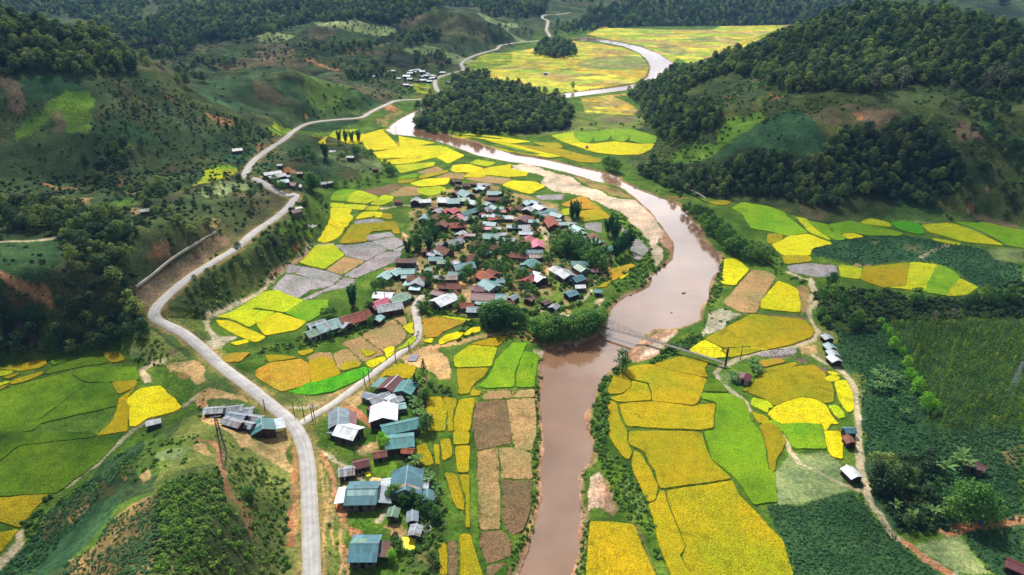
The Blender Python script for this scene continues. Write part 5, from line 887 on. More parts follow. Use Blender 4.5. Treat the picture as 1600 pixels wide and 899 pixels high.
plant(K_ROUND, 'C3', '725,268,3.4 755,300,3.6 775,385,5.4 835,425,3.8 860,500,5 875,570,4.6 905,590,4.2 925,655,6 975,760,6.4 1035,770,4.6 700,225,3 830,240,3', 'round bright green tree in the row dividing the two crop fields', 'tree', 'row of bright trees between crop fields')
plant(K_BIG, 'D3', '1250,560,12', 'big spreading tree with feathery crown above the dirt path', 'tree'); plant(K_LEAFY, 'D3', '1120,540,7 1380,530,7 1180,420,6', 'leafy tree crowding the big feathery tree', 'tree', 'trees beside the big feathery tree')
plant(K_FOREST, 'D3', '660,350,8 700,380,8 740,400,9 780,360,9 720,320,8 830,330,8 880,340,7 960,300,8 1000,200,7 650,270,7 740,250,8 990,420,6 800,580,4 860,600,4 930,590,4', 'dark bushy tree in the thicket beside the far bank path', 'tree', 'trees in the thicket on the far bank')
plant(K_BIG, 'P', '1299,448,7', 'dark umbrella shaped tree at the corner of the paddies', 'tree'); plant(K_LEAFY, 'C3', '340,90,6 400,60,6 460,120,6 330,190,5 360,230,4 520,260,7 560,240,7 620,100,5 680,80,5 920,110,8 430,180,6 1250,120,6 1340,90,7 1420,110,7 1500,90,8', 'dark shrubby tree in the scrub behind the far bank sheds', 'tree', 'trees in the scrub on the far bank'); plant(K_GREY, 'A3', '655,590,16 830,560,15 1160,740,10 1345,590,15 1440,560,16 1130,600,10', 'tall pale dead tree standing on the ridge of the right hill', 'tree', 'dead trees on the right ridge'); plant(K_GREY, 'C3', '1025,230,6 1145,215,6', 'pale grey leafless tree above the sapling field', 'tree', 'grey trees above the sapling field')
plant(K_BANANA, 'C3', '660,560,3.4 700,540,3.4 740,560,3.4 780,570,3.4 680,600,3.6 720,610,3.6 760,620,3.6 800,590,3.4 650,640,3.4 690,650,3.4 740,650,3.4', 'banana plant in the dark patch among the crops', 'banana plant', 'banana patch among the crops'); plant(K_BANANA, 'C3', '770,735,3', 'smaller banana plant alone in the crop below the patch', 'banana plant'); plant(K_BANANA, 'C3', '845,815,3.6', 'larger banana plant alone lowest in the crop', 'banana plant')
plant(K_BANANA, 'D3', '840,370,3.4 790,490,3 890,560,3.6 1030,530,3.4 1100,280,5 1060,240,4.4 1180,240,5 1230,250,5 1200,200,4.4 820,580,3', 'banana plant in the overgrown garden on the far bank', 'banana plant', 'banana plants in the far bank garden'); plant(K_BANANA, 'E', '660,540,3.6 690,560,3.6 670,600,3.4 640,530,3 700,590,3', 'banana plant right of the maroon hut', 'banana plant', 'banana plants right of the maroon hut'); plant(K_BANANA, 'E', '480,660,3.2 500,650,3 470,640,3', 'banana plant left of the maroon hut', 'banana plant', 'banana plants left of the maroon hut')
plant(K_BANANA, 'N2', '1050,460,2.6 1140,490,3 1180,510,3 1230,540,3 1170,560,3 1200,650,3 1250,660,3 1310,690,2.8 1260,600,2.6', 'banana plant in the strip beside the white roofed house', 'banana plant', 'banana plants by the white roofed house'); plant(K_BANANA, 'N3', '960,260,3 1160,440,3 1200,460,3 1240,430,3 1250,620,3 1300,640,3 1340,700,3 1270,700,3 1440,800,2.6 1480,760,2.6 1450,880,2.6 1380,640,2.8', 'banana plant in the garden behind the blue roofed house', 'banana plant', 'banana plants by the blue roofed house'); plant(K_BANANA, 'N1', '560,570,2.6 600,560,2.6 640,540,2.6 700,540,2.6 520,600,2.6', 'banana plant below the brick red roofed house', 'banana plant', 'banana plants in the terrace')
plant(K_LEAFY, 'N2', '1330,440,5 1290,470,4 1370,330,4 1340,820,6 1290,860,5', 'bushy tree on the bank behind the roadside houses', 'tree', 'bushy trees behind the roadside houses'); plant(K_ROUND, 'N3', '780,210,5 830,270,5', 'bright green tree above the small round lawn', 'tree', 'bright trees above the lawn'); plant(K_LEAFY, 'N3', '920,880,5 990,860,4.5 870,890,4 1100,870,4 1160,890,4', 'leafy tree in front of the blue roofed house', 'tree', 'trees in front of the blue roofed house')
plant(K_LEAFY, 'N4', '1040,170,4 1150,130,4 1260,180,4 1380,260,4 1440,330,4 1310,280,3.6 960,700,4 980,730,3.6 1400,880,4', 'dark leafy tree in the lower yard near the granaries', 'tree', 'trees near the granaries'); plant(K_ROUND, 'N4', '900,860,4', 'bright round bush tree beside the dark lean-to', 'tree')
plant(K_LEAFY, 'N1', '380,390,4 450,390,4 330,400,4 840,340,5 880,350,5 900,480,4 860,500,4 920,100,5 1010,90,5 1420,340,5 1500,350,5 420,650,4', 'leafy tree around the terrace of houses left of the lane', 'tree', 'trees around the terrace of houses'); plant(K_LEAFY, 'D0', '1570,430,4.4', 'round green tree on the slope beside the road', 'tree')
plant(K_LEAFY, 'N6', '960,480,11 1010,520,12 1050,500,10', 'large dark tree at the foot of the hillock', 'tree', 'large trees at the foot of the hillock'); plant(K_LEAFY, 'B1', '330,80,8 300,90,7 260,95,7 360,110,7 220,100,6 610,50,6 640,70,6 680,80,6 720,85,6 540,100,5 620,80,7 810,160,7 840,180,7 860,195,6 830,200,6 760,230,5 700,250,5 640,260,5 560,265,4 500,270,5 140,280,6 170,300,6 120,260,6 410,385,4', 'leafy tree on or around the grassy hillock', 'tree', 'trees around the grassy hillock'); plant(K_BAMBOO, 'A1', '520,890,9 560,895,9 600,892,9 640,890,9', 'bamboo clump in the yellow paddies beyond the hillock', 'bamboo', 'bamboo in the far yellow paddies')
plant(K_FOREST, 'B0', '1560,240,6', 'shaggy dark tree beside the road above the pale mound', 'tree'); plant(K_LEAFY, 'A2', '380,560,8', 'small tree on the far riverbank', 'tree')

# ------------------------------------------------------------------ wooded slopes, scrub and crops: points on the ground, chosen by where they lie
def grid_points(rmin, rmax, step, px, seed, jit=.48):
    rg = np.random.default_rng(seed); w = np.array(P(px)); x0, x1 = w[:, 0].min() - 30, w[:, 0].max() + 30
    a0, a1 = (x0 - 800) / FPX, (x1 - 800) / FPX; a0, a1 = min(a0 / .65, a0 / 1.15), max(a1 / .65, a1 / 1.15); y = np.arange(rmin * .6, rmax, step); out = []
    for yy in y:
        xs = np.arange(a0 * yy, a1 * yy, step); out.append(np.stack((xs, np.full(len(xs), yy)), 1))
    p = np.concatenate(out) + rg.uniform(-jit, jit, (sum(map(len, out)), 2)) * step; r = np.hypot(p[:, 0], p[:, 1]); p = p[(r > rmin) & (r < rmax)]
    z = height(p[:, 0], p[:, 1]); u, v, f = project(p[:, 0], p[:, 1], z); k = inside(w, u, v); return np.column_stack((p[k], z[k], u[k], v[k], f[k]))
def seen(q, slack=9):
    h = hit(q[:, 3:5] - (0, 6)); return np.hypot(h[:, 0], h[:, 1]) > np.hypot(q[:, 0], q[:, 1]) - slack
def off_roads(q, dist=3.0):
    u = np.clip(((np.log(np.hypot(q[:, 0], q[:, 1])) - g_l[0]) / (g_l[1] - g_l[0])).round().astype(int), 0, NR - 1); v = np.clip(((np.arctan2(q[:, 0], q[:, 1]) + TH) / (g_t[1] - g_t[0])).round().astype(int), 0, NT - 1)
    k = (ROAD_D[u, v] > dist) & ~RIV_IN[u, v]
    for f in FIELD_XY: k &= ~inside(f, q[:, 0], q[:, 1])
    return k
BARE = [hit(P(b))[:, :2] for b in ('B0 860,899 950,815 1100,695 1260,610 1420,570 1460,600 1240,765 1100,905 C0 1080,0 940,100 830,0', 'B0 900,690 990,610 1060,640 1080,690 960,770', 'V7 330,150 480,220 640,240 620,380 540,480 420,440 380,330', 'A0 400,600 570,570 580,760 540,830 430,830', 'C1 900,430 1000,390 1100,340 1180,420 1220,560 1120,570')]
def clear(q):
    k = np.ones(len(q), bool)
    for b in BARE: k &= ~inside(b, q[:, 0], q[:, 1])
    return k
PROTO = bpy.data.collections.new('plant_shapes')
def proto_col(name, meshes):
    c = bpy.data.collections.new(name)
    for i, m in enumerate(meshes):
        o = bpy.data.objects.new(f'{name}_{chr(97 + i)}', m); c.objects.link(o)
    return c, len(meshes)
def merged(kind):
    out = []
    for c, t in kind.m:
        n, k = len(c.vertices), len(t.vertices); V = np.empty(n * 3, np.float32); c.vertices.foreach_get('co', V); T = np.empty(k * 3, np.float32); t.vertices.foreach_get('co', T)
        a = np.arange(n).reshape(-1, 4); b = np.array([list(p.vertices) for p in t.polygons]) + n; m = fast_mesh('whole_tree', np.concatenate((V.reshape(-1, 3), T.reshape(-1, 3))), np.concatenate((a, b)))
        m.materials.append(c.materials[0]); m.materials.append(t.materials[0]); m.polygons.foreach_set('material_index', np.array([0] * len(a) + [1] * len(b), np.int32)); out.append(m)
    return out
def scatter(name, xyz, scale, protos, seed=0, wide=.15):
    rg = np.random.default_rng(seed); n = len(xyz); me = bpy.data.meshes.new(name); me.vertices.add(n); me.vertices.foreach_set('co', np.asarray(xyz, np.float32).ravel())
    k = rg.uniform(1 - wide, 1 + wide, n); sc = np.stack((scale * k, scale * k, scale * rg.uniform(.9, 1.1, n)), 1)
    for nm, ty, key, val in (('size', 'FLOAT_VECTOR', 'vector', sc), ('turn', 'FLOAT', 'value', rg.uniform(0, 6.28, n)), ('shape', 'INT', 'value', rg.integers(0, protos[1], n))):
        a = me.attributes.new(nm, ty, 'POINT'); a.data.foreach_set(key, np.asarray(val, np.int32 if ty == 'INT' else np.float32).ravel())
    o = bpy.data.objects.new(name, me); COL.objects.link(o); g = bpy.data.node_groups.new(name, 'GeometryNodeTree')
    g.interface.new_socket('Geometry', in_out='INPUT', socket_type='NodeSocketGeometry'); g.interface.new_socket('Geometry', in_out='OUTPUT', socket_type='NodeSocketGeometry')
    N, L = g.nodes, g.links; i, u = N.new('NodeGroupInput'), N.new('NodeGroupOutput'); p = N.new('GeometryNodeInstanceOnPoints'); c = N.new('GeometryNodeCollectionInfo'); c.inputs['Collection'].default_value = protos[0]; c.inputs['Separate Children'].default_value = True; c.inputs['Reset Children'].default_value = True
    def attr(nm, ty): q = N.new('GeometryNodeInputNamedAttribute'); q.data_type = ty; q.inputs['Name'].default_value = nm; return q.outputs['Attribute']
    x = N.new('ShaderNodeCombineXYZ'); L.new(attr('turn', 'FLOAT'), x.inputs['Z'])
    L.new(i.outputs[0], p.inputs['Points']); L.new(c.outputs[0], p.inputs['Instance']); p.inputs['Pick Instance'].default_value = True; L.new(attr('shape', 'INT'), p.inputs['Instance Index']); L.new(x.outputs['Vector'], p.inputs['Rotation']); L.new(attr('size', 'FLOAT_VECTOR'), p.inputs['Scale']); L.new(p.outputs[0], u.inputs[0])
    md = o.modifiers.new('plants', 'NODES'); md.node_group = g; o['kind'] = 'stuff'
    return o
FOR = proto_col('forest_tree_shape', merged(K_FOREST))
ALL = []
def wood(label, group, px, rmin, rmax, step, h, take=0, seed=1, keep=1.0):
    q = grid_points(rmin, rmax, step, px, seed); q = q[off_roads(q, 4)]; q = q[clear(q)]
    if keep < 1: q = q[np.random.default_rng(seed + 50).random(len(q)) < keep + (fbm(q[:, 0], q[:, 1], 35, 3, seed) * 1.6)]
    hs = h * np.random.default_rng(seed + 9).uniform(.55, 1.4, len(q))
    if take:
        vis = seen(q) & (q[:, 3] > 0) & (q[:, 3] < 1600) & (q[:, 4] > 5); o = np.argsort(-(hs / q[:, 5]) * vis)[:take]; o = o[vis[o]]
        for i in o: K_FOREST.put(q[i, 0], q[i, 1], q[i, 2] - .2, hs[i], label, 'tree', group)
        m = np.ones(len(q), bool); m[o] = False; q, hs = q[m], hs[m]
    ALL.append((q[:, :3] - (0, 0, .2), hs / 11))
wood('dark tree in the dense wood filling the left ravine', 'trees of the wood in the left ravine', 'P 0,325 60,315 110,330 170,340 215,365 205,395 190,430 215,460 235,500 222,530 160,548 90,556 -40,560 -40,505 60,500 100,470 105,420 95,390 90,366 -40,360', 230, 480, 3.7, 6.6, 10, 2)
wood('dark tree in the forest capping the left hill', 'trees of the forest capping the left hill', 'P -60,30 40,18 100,24 150,45 190,75 214,92 214,116 130,121 50,118 -60,118', 420, 800, 4.2, 8, 0, 3)
wood('tree in the forest mass on the right slopes', 'trees of the forest on the right slopes', 'P 1000,273 1020,253 1060,263 1110,278 1180,241 1230,249 1270,261 1290,231 1320,205 1400,195 1450,195 1480,235 1500,247 1510,277 1490,307 1460,327 1400,317 1380,305 1330,310 1300,332 1250,320 1200,309 1160,307 1110,307 1085,309 1050,299', 300, 560, 3.8, 6.4, 0, 4)
wood('tree in the forest mass on the right slopes', 'trees of the forest on the right slopes', 'P 1080,120 1130,92 1200,66 1330,18 1400,4 1500,20 1720,50 1720,140 1540,135 1440,132 1380,147 1340,147 1290,142 1240,147 1200,132 1150,114 1100,127', 430, 1100, 4.6, 8, 0, 5)
wood('tree in the forest mass on the right slopes', 'trees of the forest on the right slopes', 'P 978,150 1010,125 1050,108 1085,112 1105,124 1065,150 1052,166 1100,166 1125,182 1118,202 1082,218 1050,228 1030,218 1010,192 1000,166', 430, 950, 4.3, 7, 0, 6)
wood('', '', 'P 1480,140 1600,135 1700,140 1700,350 1560,345 1500,325 1480,290 1530,260 1500,220 1470,180', 300, 560, 5, 5.4, 0, 7, .35)
wood('tall tree in the grove on the river bend', 'trees of the grove on the river bend', 'P 645,202 650,172 690,150 720,137 760,132 830,142 880,160 896,182 884,202 830,208 760,210 690,208', 480, 800, 4.2, 8, 0, 8)
wood('', '', 'P 834,86 842,70 868,64 895,72 901,88 870,92', 800, 1200, 5, 8, 0, 9)
wood('', '', 'P 190,70 260,15 400,-6 640,-6 860,-6 850,22 800,30 740,12 690,10 660,20 625,42 560,30 480,34 430,52 370,66 330,60 290,84 270,95 230,80', 620, 2200, 7.5, 9, 0, 10)
wood('', '', 'P -40,-12 230,-12 215,75 150,40 100,20 -40,24', 850, 2400, 8.5, 10, 0, 28)
wood('', '', 'P 905,42 922,15 1000,0 1345,0 1245,40 1000,42 930,44', 1250, 2400, 9.5, 10, 0, 11)
wood('', '', 'P 0,0 1600,0 1600,14 1400,8 1330,18 1250,10 1000,6 900,20 860,10 780,14 660,4 500,8 300,14 0,14', 1500, 3600, 24, 18, 0, 12, .6)
wood('', '', 'P 630,62 660,56 690,50 690,62 640,74 P 640,74 620,70', 800, 1300, 8, 10, 0, 13)
wood('', '', 'P 215,95 260,90 330,95 400,108 420,112 360,112 300,108 320,125 300,150 260,130', 480, 1000, 9, 9, 0, 14, .5)
wood('', '', 'P 480,72 560,70 600,72 590,80 520,84 480,80', 700, 1200, 8, 8, 0, 15, .8)
wood('', '', 'P 540,115 600,112 620,128 590,132 545,128', 600, 900, 7, 9, 0, 16, .8)
wood('', '', 'P 710,122 760,118 770,130 740,140 705,140', 600, 900, 7, 9, 0, 17)
wood('', '', 'P 400,60 640,30 800,25 860,45 780,66 740,82 700,98 640,100 560,108 400,108', 700, 1400, 9, 6, 0, 18, .1)
wood('', '', 'P 650,90 690,86 710,100 690,110 650,104', 700, 1000, 8, 9, 0, 19, .8)
wood('', '', 'P 860,40 925,35 935,48 900,54 865,56', 900, 1500, 9, 9, 0, 20, .7)
wood('bushy tree on the bank between the road and the paddies', 'bushy trees on the bank below the road', 'P 290,455 330,425 360,402 400,376 425,362 440,380 400,408 372,432 330,458 296,468', 180, 420, 3.8, 3.8, 6, 21, .85)
wood('bushy tree on the bank between the road and the paddies', 'bushy trees on the bank below the road', 'P 405,360 460,322 512,318 508,345 488,384 450,392 440,376', 280, 460, 6, 4.2, 0, 22, .45)
wood('', '', 'P 120,180 215,130 300,160 430,205 420,240 380,262 330,300 250,345 215,360 100,322 0,320 0,280 200,290 230,250 150,230', 280, 560, 5, 4.2, 0, 23, -.05)
wood('', '', 'P 300,175 400,190 420,225 330,230 300,205', 300, 560, 5, 4.4, 0, 24, .15)
wood('', '', 'P 110,250 170,228 215,230 200,262 150,285 115,280', 300, 460, 4.4, 5, 0, 25, .6)
wood('', '', 'P 220,290 330,285 400,280 440,305 380,350 330,370 250,400 215,375 230,330', 250, 420, 4.6, 4, 0, 26, .35)
wood('', '', 'P 0,0 1600,0 1600,130 0,130', 5000, 5001, 50, 8, 0, 27)
fq = np.concatenate([a for a, _ in ALL]); fs = np.concatenate([b for _, b in ALL]); print('forest trees', len(fq))
o = scatter('forest', fq, fs, FOR, 3); tag(o, 'dark broadleaf forest covering the hills around the valley', 'forest')

BU = proto_col('bush_shape', []); 
def mesh_of(cv, mat, nm): m = fast_mesh(nm, *cv); m.materials.append(mat); return m
BUSH = proto_col('bush_shape', [mesh_of(bush(s, 1.0), L_BUSH, 'bush_leaves') for s in (81, 82, 83)]); DARK = proto_col('dark_bush_shape', [mesh_of(bush(s, 1.0), L_DARKBUSH, 'bush_leaves') for s in (84, 85)])
CROP = proto_col('crop_shape', [mesh_of(bush(s, .7 + .06 * (s - 91), 3, 16, .2, .5), L_CROP, 'crop_leaves') for s in (91, 92, 93, 94)]); SAP = proto_col('sapling_shape', [mesh_of(leaves(np.random.default_rng(s), [(0, 0, .5), (.1, 0, 1.1), (0, .1, 1.7), (0, 0, 2.3)], [.5, .5, .4, .25], 14, .17, 1.1), L_SAPLING, 'sapling_leaves') for s in (95, 96)])
TUFT = proto_col('tuft_shape', [mesh_of(leaves(np.random.default_rng(s), [(0, 0, .12)], [.4], 16, .2, .5, .6), L_BUSH, 'grass_blades') for s in (97,)])
acc = {}
def strew(key, px, rmin, rmax, step, size, keep=1.0, seed=1, clump=14, road=2.8):
    q = grid_points(rmin, rmax, step, px, seed + 100, .22 if key == 'sapling' else .48); q = q[off_roads(q, road)]; q = q[clear(q)]
    if keep < 1: q = q[np.random.default_rng(seed).random(len(q)) < keep + fbm(q[:, 0], q[:, 1], clump, 3, seed) * 2.0]
    if rmax > 430 and len(q):
        u = np.clip(((np.log(np.hypot(q[:, 0], q[:, 1])) - g_l[0]) / (g_l[1] - g_l[0])).astype(int), 0, NR - 1); v = np.clip(((np.arctan2(q[:, 0], q[:, 1]) + TH) / (g_t[1] - g_t[0])).astype(int), 0, NT - 1)
        q = q[np.random.default_rng(seed + 7).random(len(q)) < .25 + 2.2 * np.clip(GUL[u, v] - .12, 0, .4)]
    acc.setdefault(key, []).append((q[:, :3], size * np.random.default_rng(seed).uniform(.6, 1.5, len(q))))
# thickets
strew('dark', 'P -40,280 230,270 330,230 430,205 440,300 300,440 240,480 225,540 -40,560', 180, 520, 2.0, .9, .5, 1, 24); strew('dark', 'P 0,110 215,112 430,205 330,235 230,275 0,275', 330, 640, 2.6, .8, .35, 2, 40)
strew('bush', 'P 275,480 460,318 514,318 500,385 440,420 400,445 330,470 318,490 300,510', 170, 460, 2.4, 1.1, .8, 3); strew('bush', 'D0 1000,330 1370,210 1400,420 1540,600 1590,899 950,899 1000,640', 90, 220, 1.15, .7, .8, 4, 9); strew('dark', 'D0 960,450 1400,420 1540,600 1590,899 950,899', 90, 220, 1.4, .55, .5, 5, 9)
strew('bush', 'D0 130,580 330,380 420,400 330,480 230,640 150,700', 100, 260, 1.4, .8, .6, 6); strew('bush', 'D0 640,180 900,0 1250,20 1220,160 1000,300 900,330 740,300', 100, 260, 1.7, .6, .35, 7); strew('bush', 'D0 660,260 900,80 840,180 700,320 560,500 420,640 200,899 0,899 150,720 260,520 420,400 560,290', 90, 260, 1.6, .5, .22, 53, 7); strew('crop', 'D0 660,260 900,80 840,180 700,320 560,500 420,640 200,899 0,899 150,720 260,520 420,400 560,290', 90, 260, .85, .62, .95, 8, 8)
strew('crop', 'D0 980,400 880,440 700,550 600,690 420,820 400,899 940,899 980,640', 90, 220, .68, .55, .85, 9, 5); strew('bush', 'C0 1140,60 1598,0 B1 300,640 200,750 60,880 C0 1540,50 1300,165 1260,230 1190,180', 150, 330, 2, .8, .5, 10); strew('bush', 'C0 1300,620 1240,640 1240,820 1380,890 D0 1598,180 1400,60 1240,0', 110, 260, 1.8, .6, .4, 11)
strew('bush', 'C1 0,380 290,300 440,320 560,250 720,190 830,180 700,280 500,340 250,400 0,410', 180, 330, 1.7, .8, .8, 12); strew('bush', 'C1 1040,120 1340,140 1420,190 1390,210 1160,170 1040,180', 220, 330, 1.8, 1.0, .9, 13); strew('bush', 'C1 1120,360 1340,200 1420,240 1440,275 1300,310 1240,345', 190, 330, 2.2, .8, .6, 14)
strew('bush', 'C1 1040,570 1200,620 1230,690 1150,690 1040,700 900,560 1020,540 D1 1000,30 1060,70 1160,250 1160,420 1180,600 1130,720 1150,899 880,899 1000,560 960,470 1010,300 900,200', 105, 240, 1.5, .75, .5, 15); strew('bush', 'D1 150,60 420,500 620,640 1000,560 1100,899 480,899 400,300', 100, 190, 2.6, .55, .14, 16); strew('dark', 'D1 820,360 900,340 1060,420 1180,500 1170,600 1060,600 1000,540 860,460', 105, 190, 1.3, .8, .8, 17)
strew('bush', 'P 640,330 700,290 800,300 930,380 960,430 900,480 830,500 700,490 590,470 580,445 650,430', 210, 420, 2.5, 1.25, .42, 18, road=2); strew('bush', 'V5 900,560 1300,470 1450,420 1598,330 1598,560 1200,890 700,899 900,720', 230, 330, 2, .9, .55, 19); strew('bush', 'P 690,490 830,500 850,540 800,530 700,500', 200, 320, 2, .9, .7, 20); strew('bush', 'P 830,505 950,485 1010,445 1045,420 1052,405 1020,420 970,450 930,490 850,545', 200, 360, 1.9, .9, .7, 21)
strew('bush', 'B2 600,425 700,450 800,555 880,660 900,760 830,800 800,740 760,640 620,470', 240, 420, 2.2, .9, .8, 22); strew('bush', 'B2 640,180 840,280 1060,330 1030,350 840,290 660,205', 320, 460, 3, .9, .5, 23); strew('bush', 'B2 1300,690 1400,690 1598,780 1598,640 1400,600 1320,640', 230, 360, 2, .9, .8, 24); strew('bush', 'B2 1230,880 1320,700 1340,760 1310,899 C2 1320,10 1260,110 1220,180 1200,110', 220, 340, 1.8, .8, .8, 25)
strew('bush', 'C2 860,470 940,400 1050,330 1130,280 1200,310 1100,390 1050,400 960,440 880,480', 190, 300, 1.5, .9, .9, 26); strew('bush', 'C2 570,560 620,480 680,520 600,600 605,690 600,899 D2 610,60 560,160 520,130 500,20 C2 480,800 520,720', 140, 250, 1.3, .95, .95, 27); strew('bush', 'D2 530,150 640,130 780,300 850,450 920,650 1000,899 950,899 850,700 830,600 690,520 620,380', 105, 190, 1.3, .6, .65, 28); strew('bush', 'C2 175,430 190,430 175,640 175,760 D2 185,0 170,200 150,440 120,660 70,780 0,899 0,740 60,650 110,560 135,400 140,100 C2 150,899 140,720', 105, 240, 1.1, .6, .85, 29)
strew('bush', 'D2 440,180 480,190 460,300 450,540 490,560 465,899 400,899 430,640 440,300', 105, 190, 1.0, .5, .7, 30); strew('bush', 'C2 1060,330 1290,80 1420,130 1500,165 1210,315 1090,390', 200, 300, 2, .6, .4, 31); strew('dark', 'C3 280,20 430,0 720,10 900,60 1250,70 1598,-60 1598,190 1200,190 720,220 700,280 480,300 330,240', 170, 360, 2.1, 1.2, .85, 32)
strew('crop', 'B3 270,660 400,600 600,580 840,570 1010,600 1340,660 1400,720 1598,760 1598,899 1310,899 1200,800 1060,750 880,735 700,745 600,770 480,740 300,710', 200, 420, 1.7, .8, .9, 33); strew('crop', 'C3 430,290 720,260 860,480 930,620 960,720 640,640 600,530 500,500 450,380', 130, 280, 1.0, .7, .95, 34); strew('crop', 'C3 560,530 640,520 700,650 950,700 930,899 600,899 580,700', 130, 240, .95, .7, .95, 35)
strew('sapling', 'C3 740,230 830,215 1200,205 1598,190 1598,899 950,899 1000,760 900,580', 130, 300, 1.5, .95, .95, 36); strew('crop', 'D3 600,0 1598,0 1598,560 1450,560 1120,630 1000,540 1000,160 700,200 590,160', 100, 240, 1.0, .75, .85, 37, 7); strew('dark', 'D3 600,120 1000,150 1100,420 1130,620 800,620 700,440 620,340', 100, 220, 1.5, 1.0, .8, 38); strew('crop', 'D3 0,450 200,460 420,390 590,380 700,560 900,760 1080,899 1000,980 160,980 100,680 30,560', 90, 200, .8, .55, .97, 39)
strew('crop', 'D3 1210,640 1420,600 1680,560 1680,980 1480,980 1300,780', 90, 200, .85, .6, .97, 40); strew('bush', 'B3 0,640 40,660 100,740 110,830 200,840 280,899 0,820', 200, 340, 2, .8, .55, 41); strew('bush', 'P 985,262 1000,160 1060,150 1130,105 1250,140 1400,140 1600,130 1700,140 1700,350 1600,350 1290,350 1180,318', 280, 760, 2.6, 1.0, .35, 42, 30); strew('bush', 'P 340,240 420,235 470,215 500,290 450,300 400,300', 280, 480, 3.2, 1.0, .35, 43)
strew('bush', 'P 495,250 550,212 600,225 622,265 600,288 500,292', 300, 460, 2.8, .9, .35, 44); strew('bush', 'P 0,30 640,20 830,30 850,62 740,80 640,150 480,190 430,200 215,112', 430, 1200, 4, 1.3, .3, 45, 70); strew('bush', 'P 640,176 700,205 880,204 1000,180 1020,205 900,206 740,214', 400, 700, 4, 1.1, .5, 46); strew('dark', 'C0 0,180 230,180 300,380 200,450 0,400', 200, 330, 2.4, 1.1, .5, 47)
strew('bush', 'C0 780,400 900,280 1000,320 1090,400 1100,460 1000,500 900,480', 150, 260, 2, .6, .4, 48); strew('bush', 'D0 1400,200 1598,150 D1 60,250 200,300 205,500 210,899 D0 1590,899 1590,760 1530,560', 95, 200, 1.3, .62, .5, 51, 9); strew('dark', 'D0 1420,140 1598,200 D1 40,220 200,300 190,899 D0 1598,899 1600,700', 95, 200, 1.8, .5, .3, 52, 9); strew('tuft', 'C0 990,160 1300,170 1320,340 1470,480 1598,620 1598,690 1430,540 1200,340', 140, 260, 1.2, .7, .4, 49); strew('tuft', 'P 500,905 497,700 520,690 560,760 640,720 660,899', 100, 190, 1.0, .7, .35, 50)
bank = []                                                              # weeds along the banks between plots
rb = np.random.default_rng(404)
for w in FIELD_XY:
    if np.hypot(*w.mean(0)) > 430: continue
    for a, b in zip(w, np.roll(w, -1, 0)):
        n = int(np.hypot(*(b - a)) / .8); t = rb.random(n)[:, None]; q = a + (b - a) * t + rb.normal(0, .16, (n, 2)); q = q[rb.random(n) < .5 + fbm(q[:, 0], q[:, 1], 9, 2, 33) * 2.2]; bank.append(q)
bank = np.concatenate(bank); acc['tuft'].append((np.column_stack((bank, height(bank[:, 0], bank[:, 1]) + .12)), rb.uniform(.45, 1.15, len(bank))))
NAMES = {'bush': ('shrubs', 'green shrubs and undergrowth on banks and slopes', 'shrubs'), 'dark': ('thicket', 'dark dense thicket on the slopes and the far bank', 'thicket'), 'crop': ('cassava_crop', 'rows of leafy blue green crop covering the garden fields', 'crop'), 'sapling': ('sapling_crop', 'field of slim yellow green saplings on the right', 'saplings'), 'tuft': ('grass_tufts', 'short tufts of grass by the road and along field banks', 'grass')}
for k, pr in (('bush', BUSH), ('dark', DARK), ('crop', CROP), ('sapling', SAP), ('tuft', TUFT)):
    q = np.concatenate([a for a, _ in acc[k]]); s = np.concatenate([b for _, b in acc[k]]); print(k, len(q)); nm, lb, ct = NAMES[k]
    tag(scatter(nm, q - (0, 0, .08), s, pr, 5), lb, ct)

# ------------------------------------------------------------------ footbridges, poles, people, odds and ends
def plain(name, c, rough=.7): m, n, l, b = new_mat(name, rough, .3); b.inputs['Base Color'].default_value = (*c, 1); return m
M_STEEL = plain('dull_steel', lin(120, 122, 126), .5); M_CABLE = plain('dark_cable', lin(60, 60, 64), .5); M_CONC = plain('grey_concrete', lin(150, 148, 146), .9); M_PLANK = wood_mat('bridge_planks', lin(168, 160, 154)); M_RUSTY = plain('rust_brown_paint', lin(96, 58, 46)); M_WHITE = plain('white_paint', lin(236, 236, 232))
def ground_at(px, py): g = hit([(px, py)])[0]; return np.array((g[0], g[1], float(height(g[0], g[1]))))
def beam(a, b, r, k=5):
    a, b = np.asarray(a, float), np.asarray(b, float); d = b - a; d /= np.linalg.norm(d); u = np.cross(d, (0, 0, 1) if abs(d[2]) < .9 else (1, 0, 0)); u /= np.linalg.norm(u); v = np.cross(d, u); V, F = [], []
    for p in (a, b):
        for j in range(k): t = 2 * math.pi * j / k; V.append(tuple(p + r * (u * math.cos(t) + v * math.sin(t))))
    for j in range(k): F.append((j, (j + 1) % k, k + (j + 1) % k, k + j))
    return V, F + [tuple(range(k))[::-1], tuple(range(k, 2 * k))]
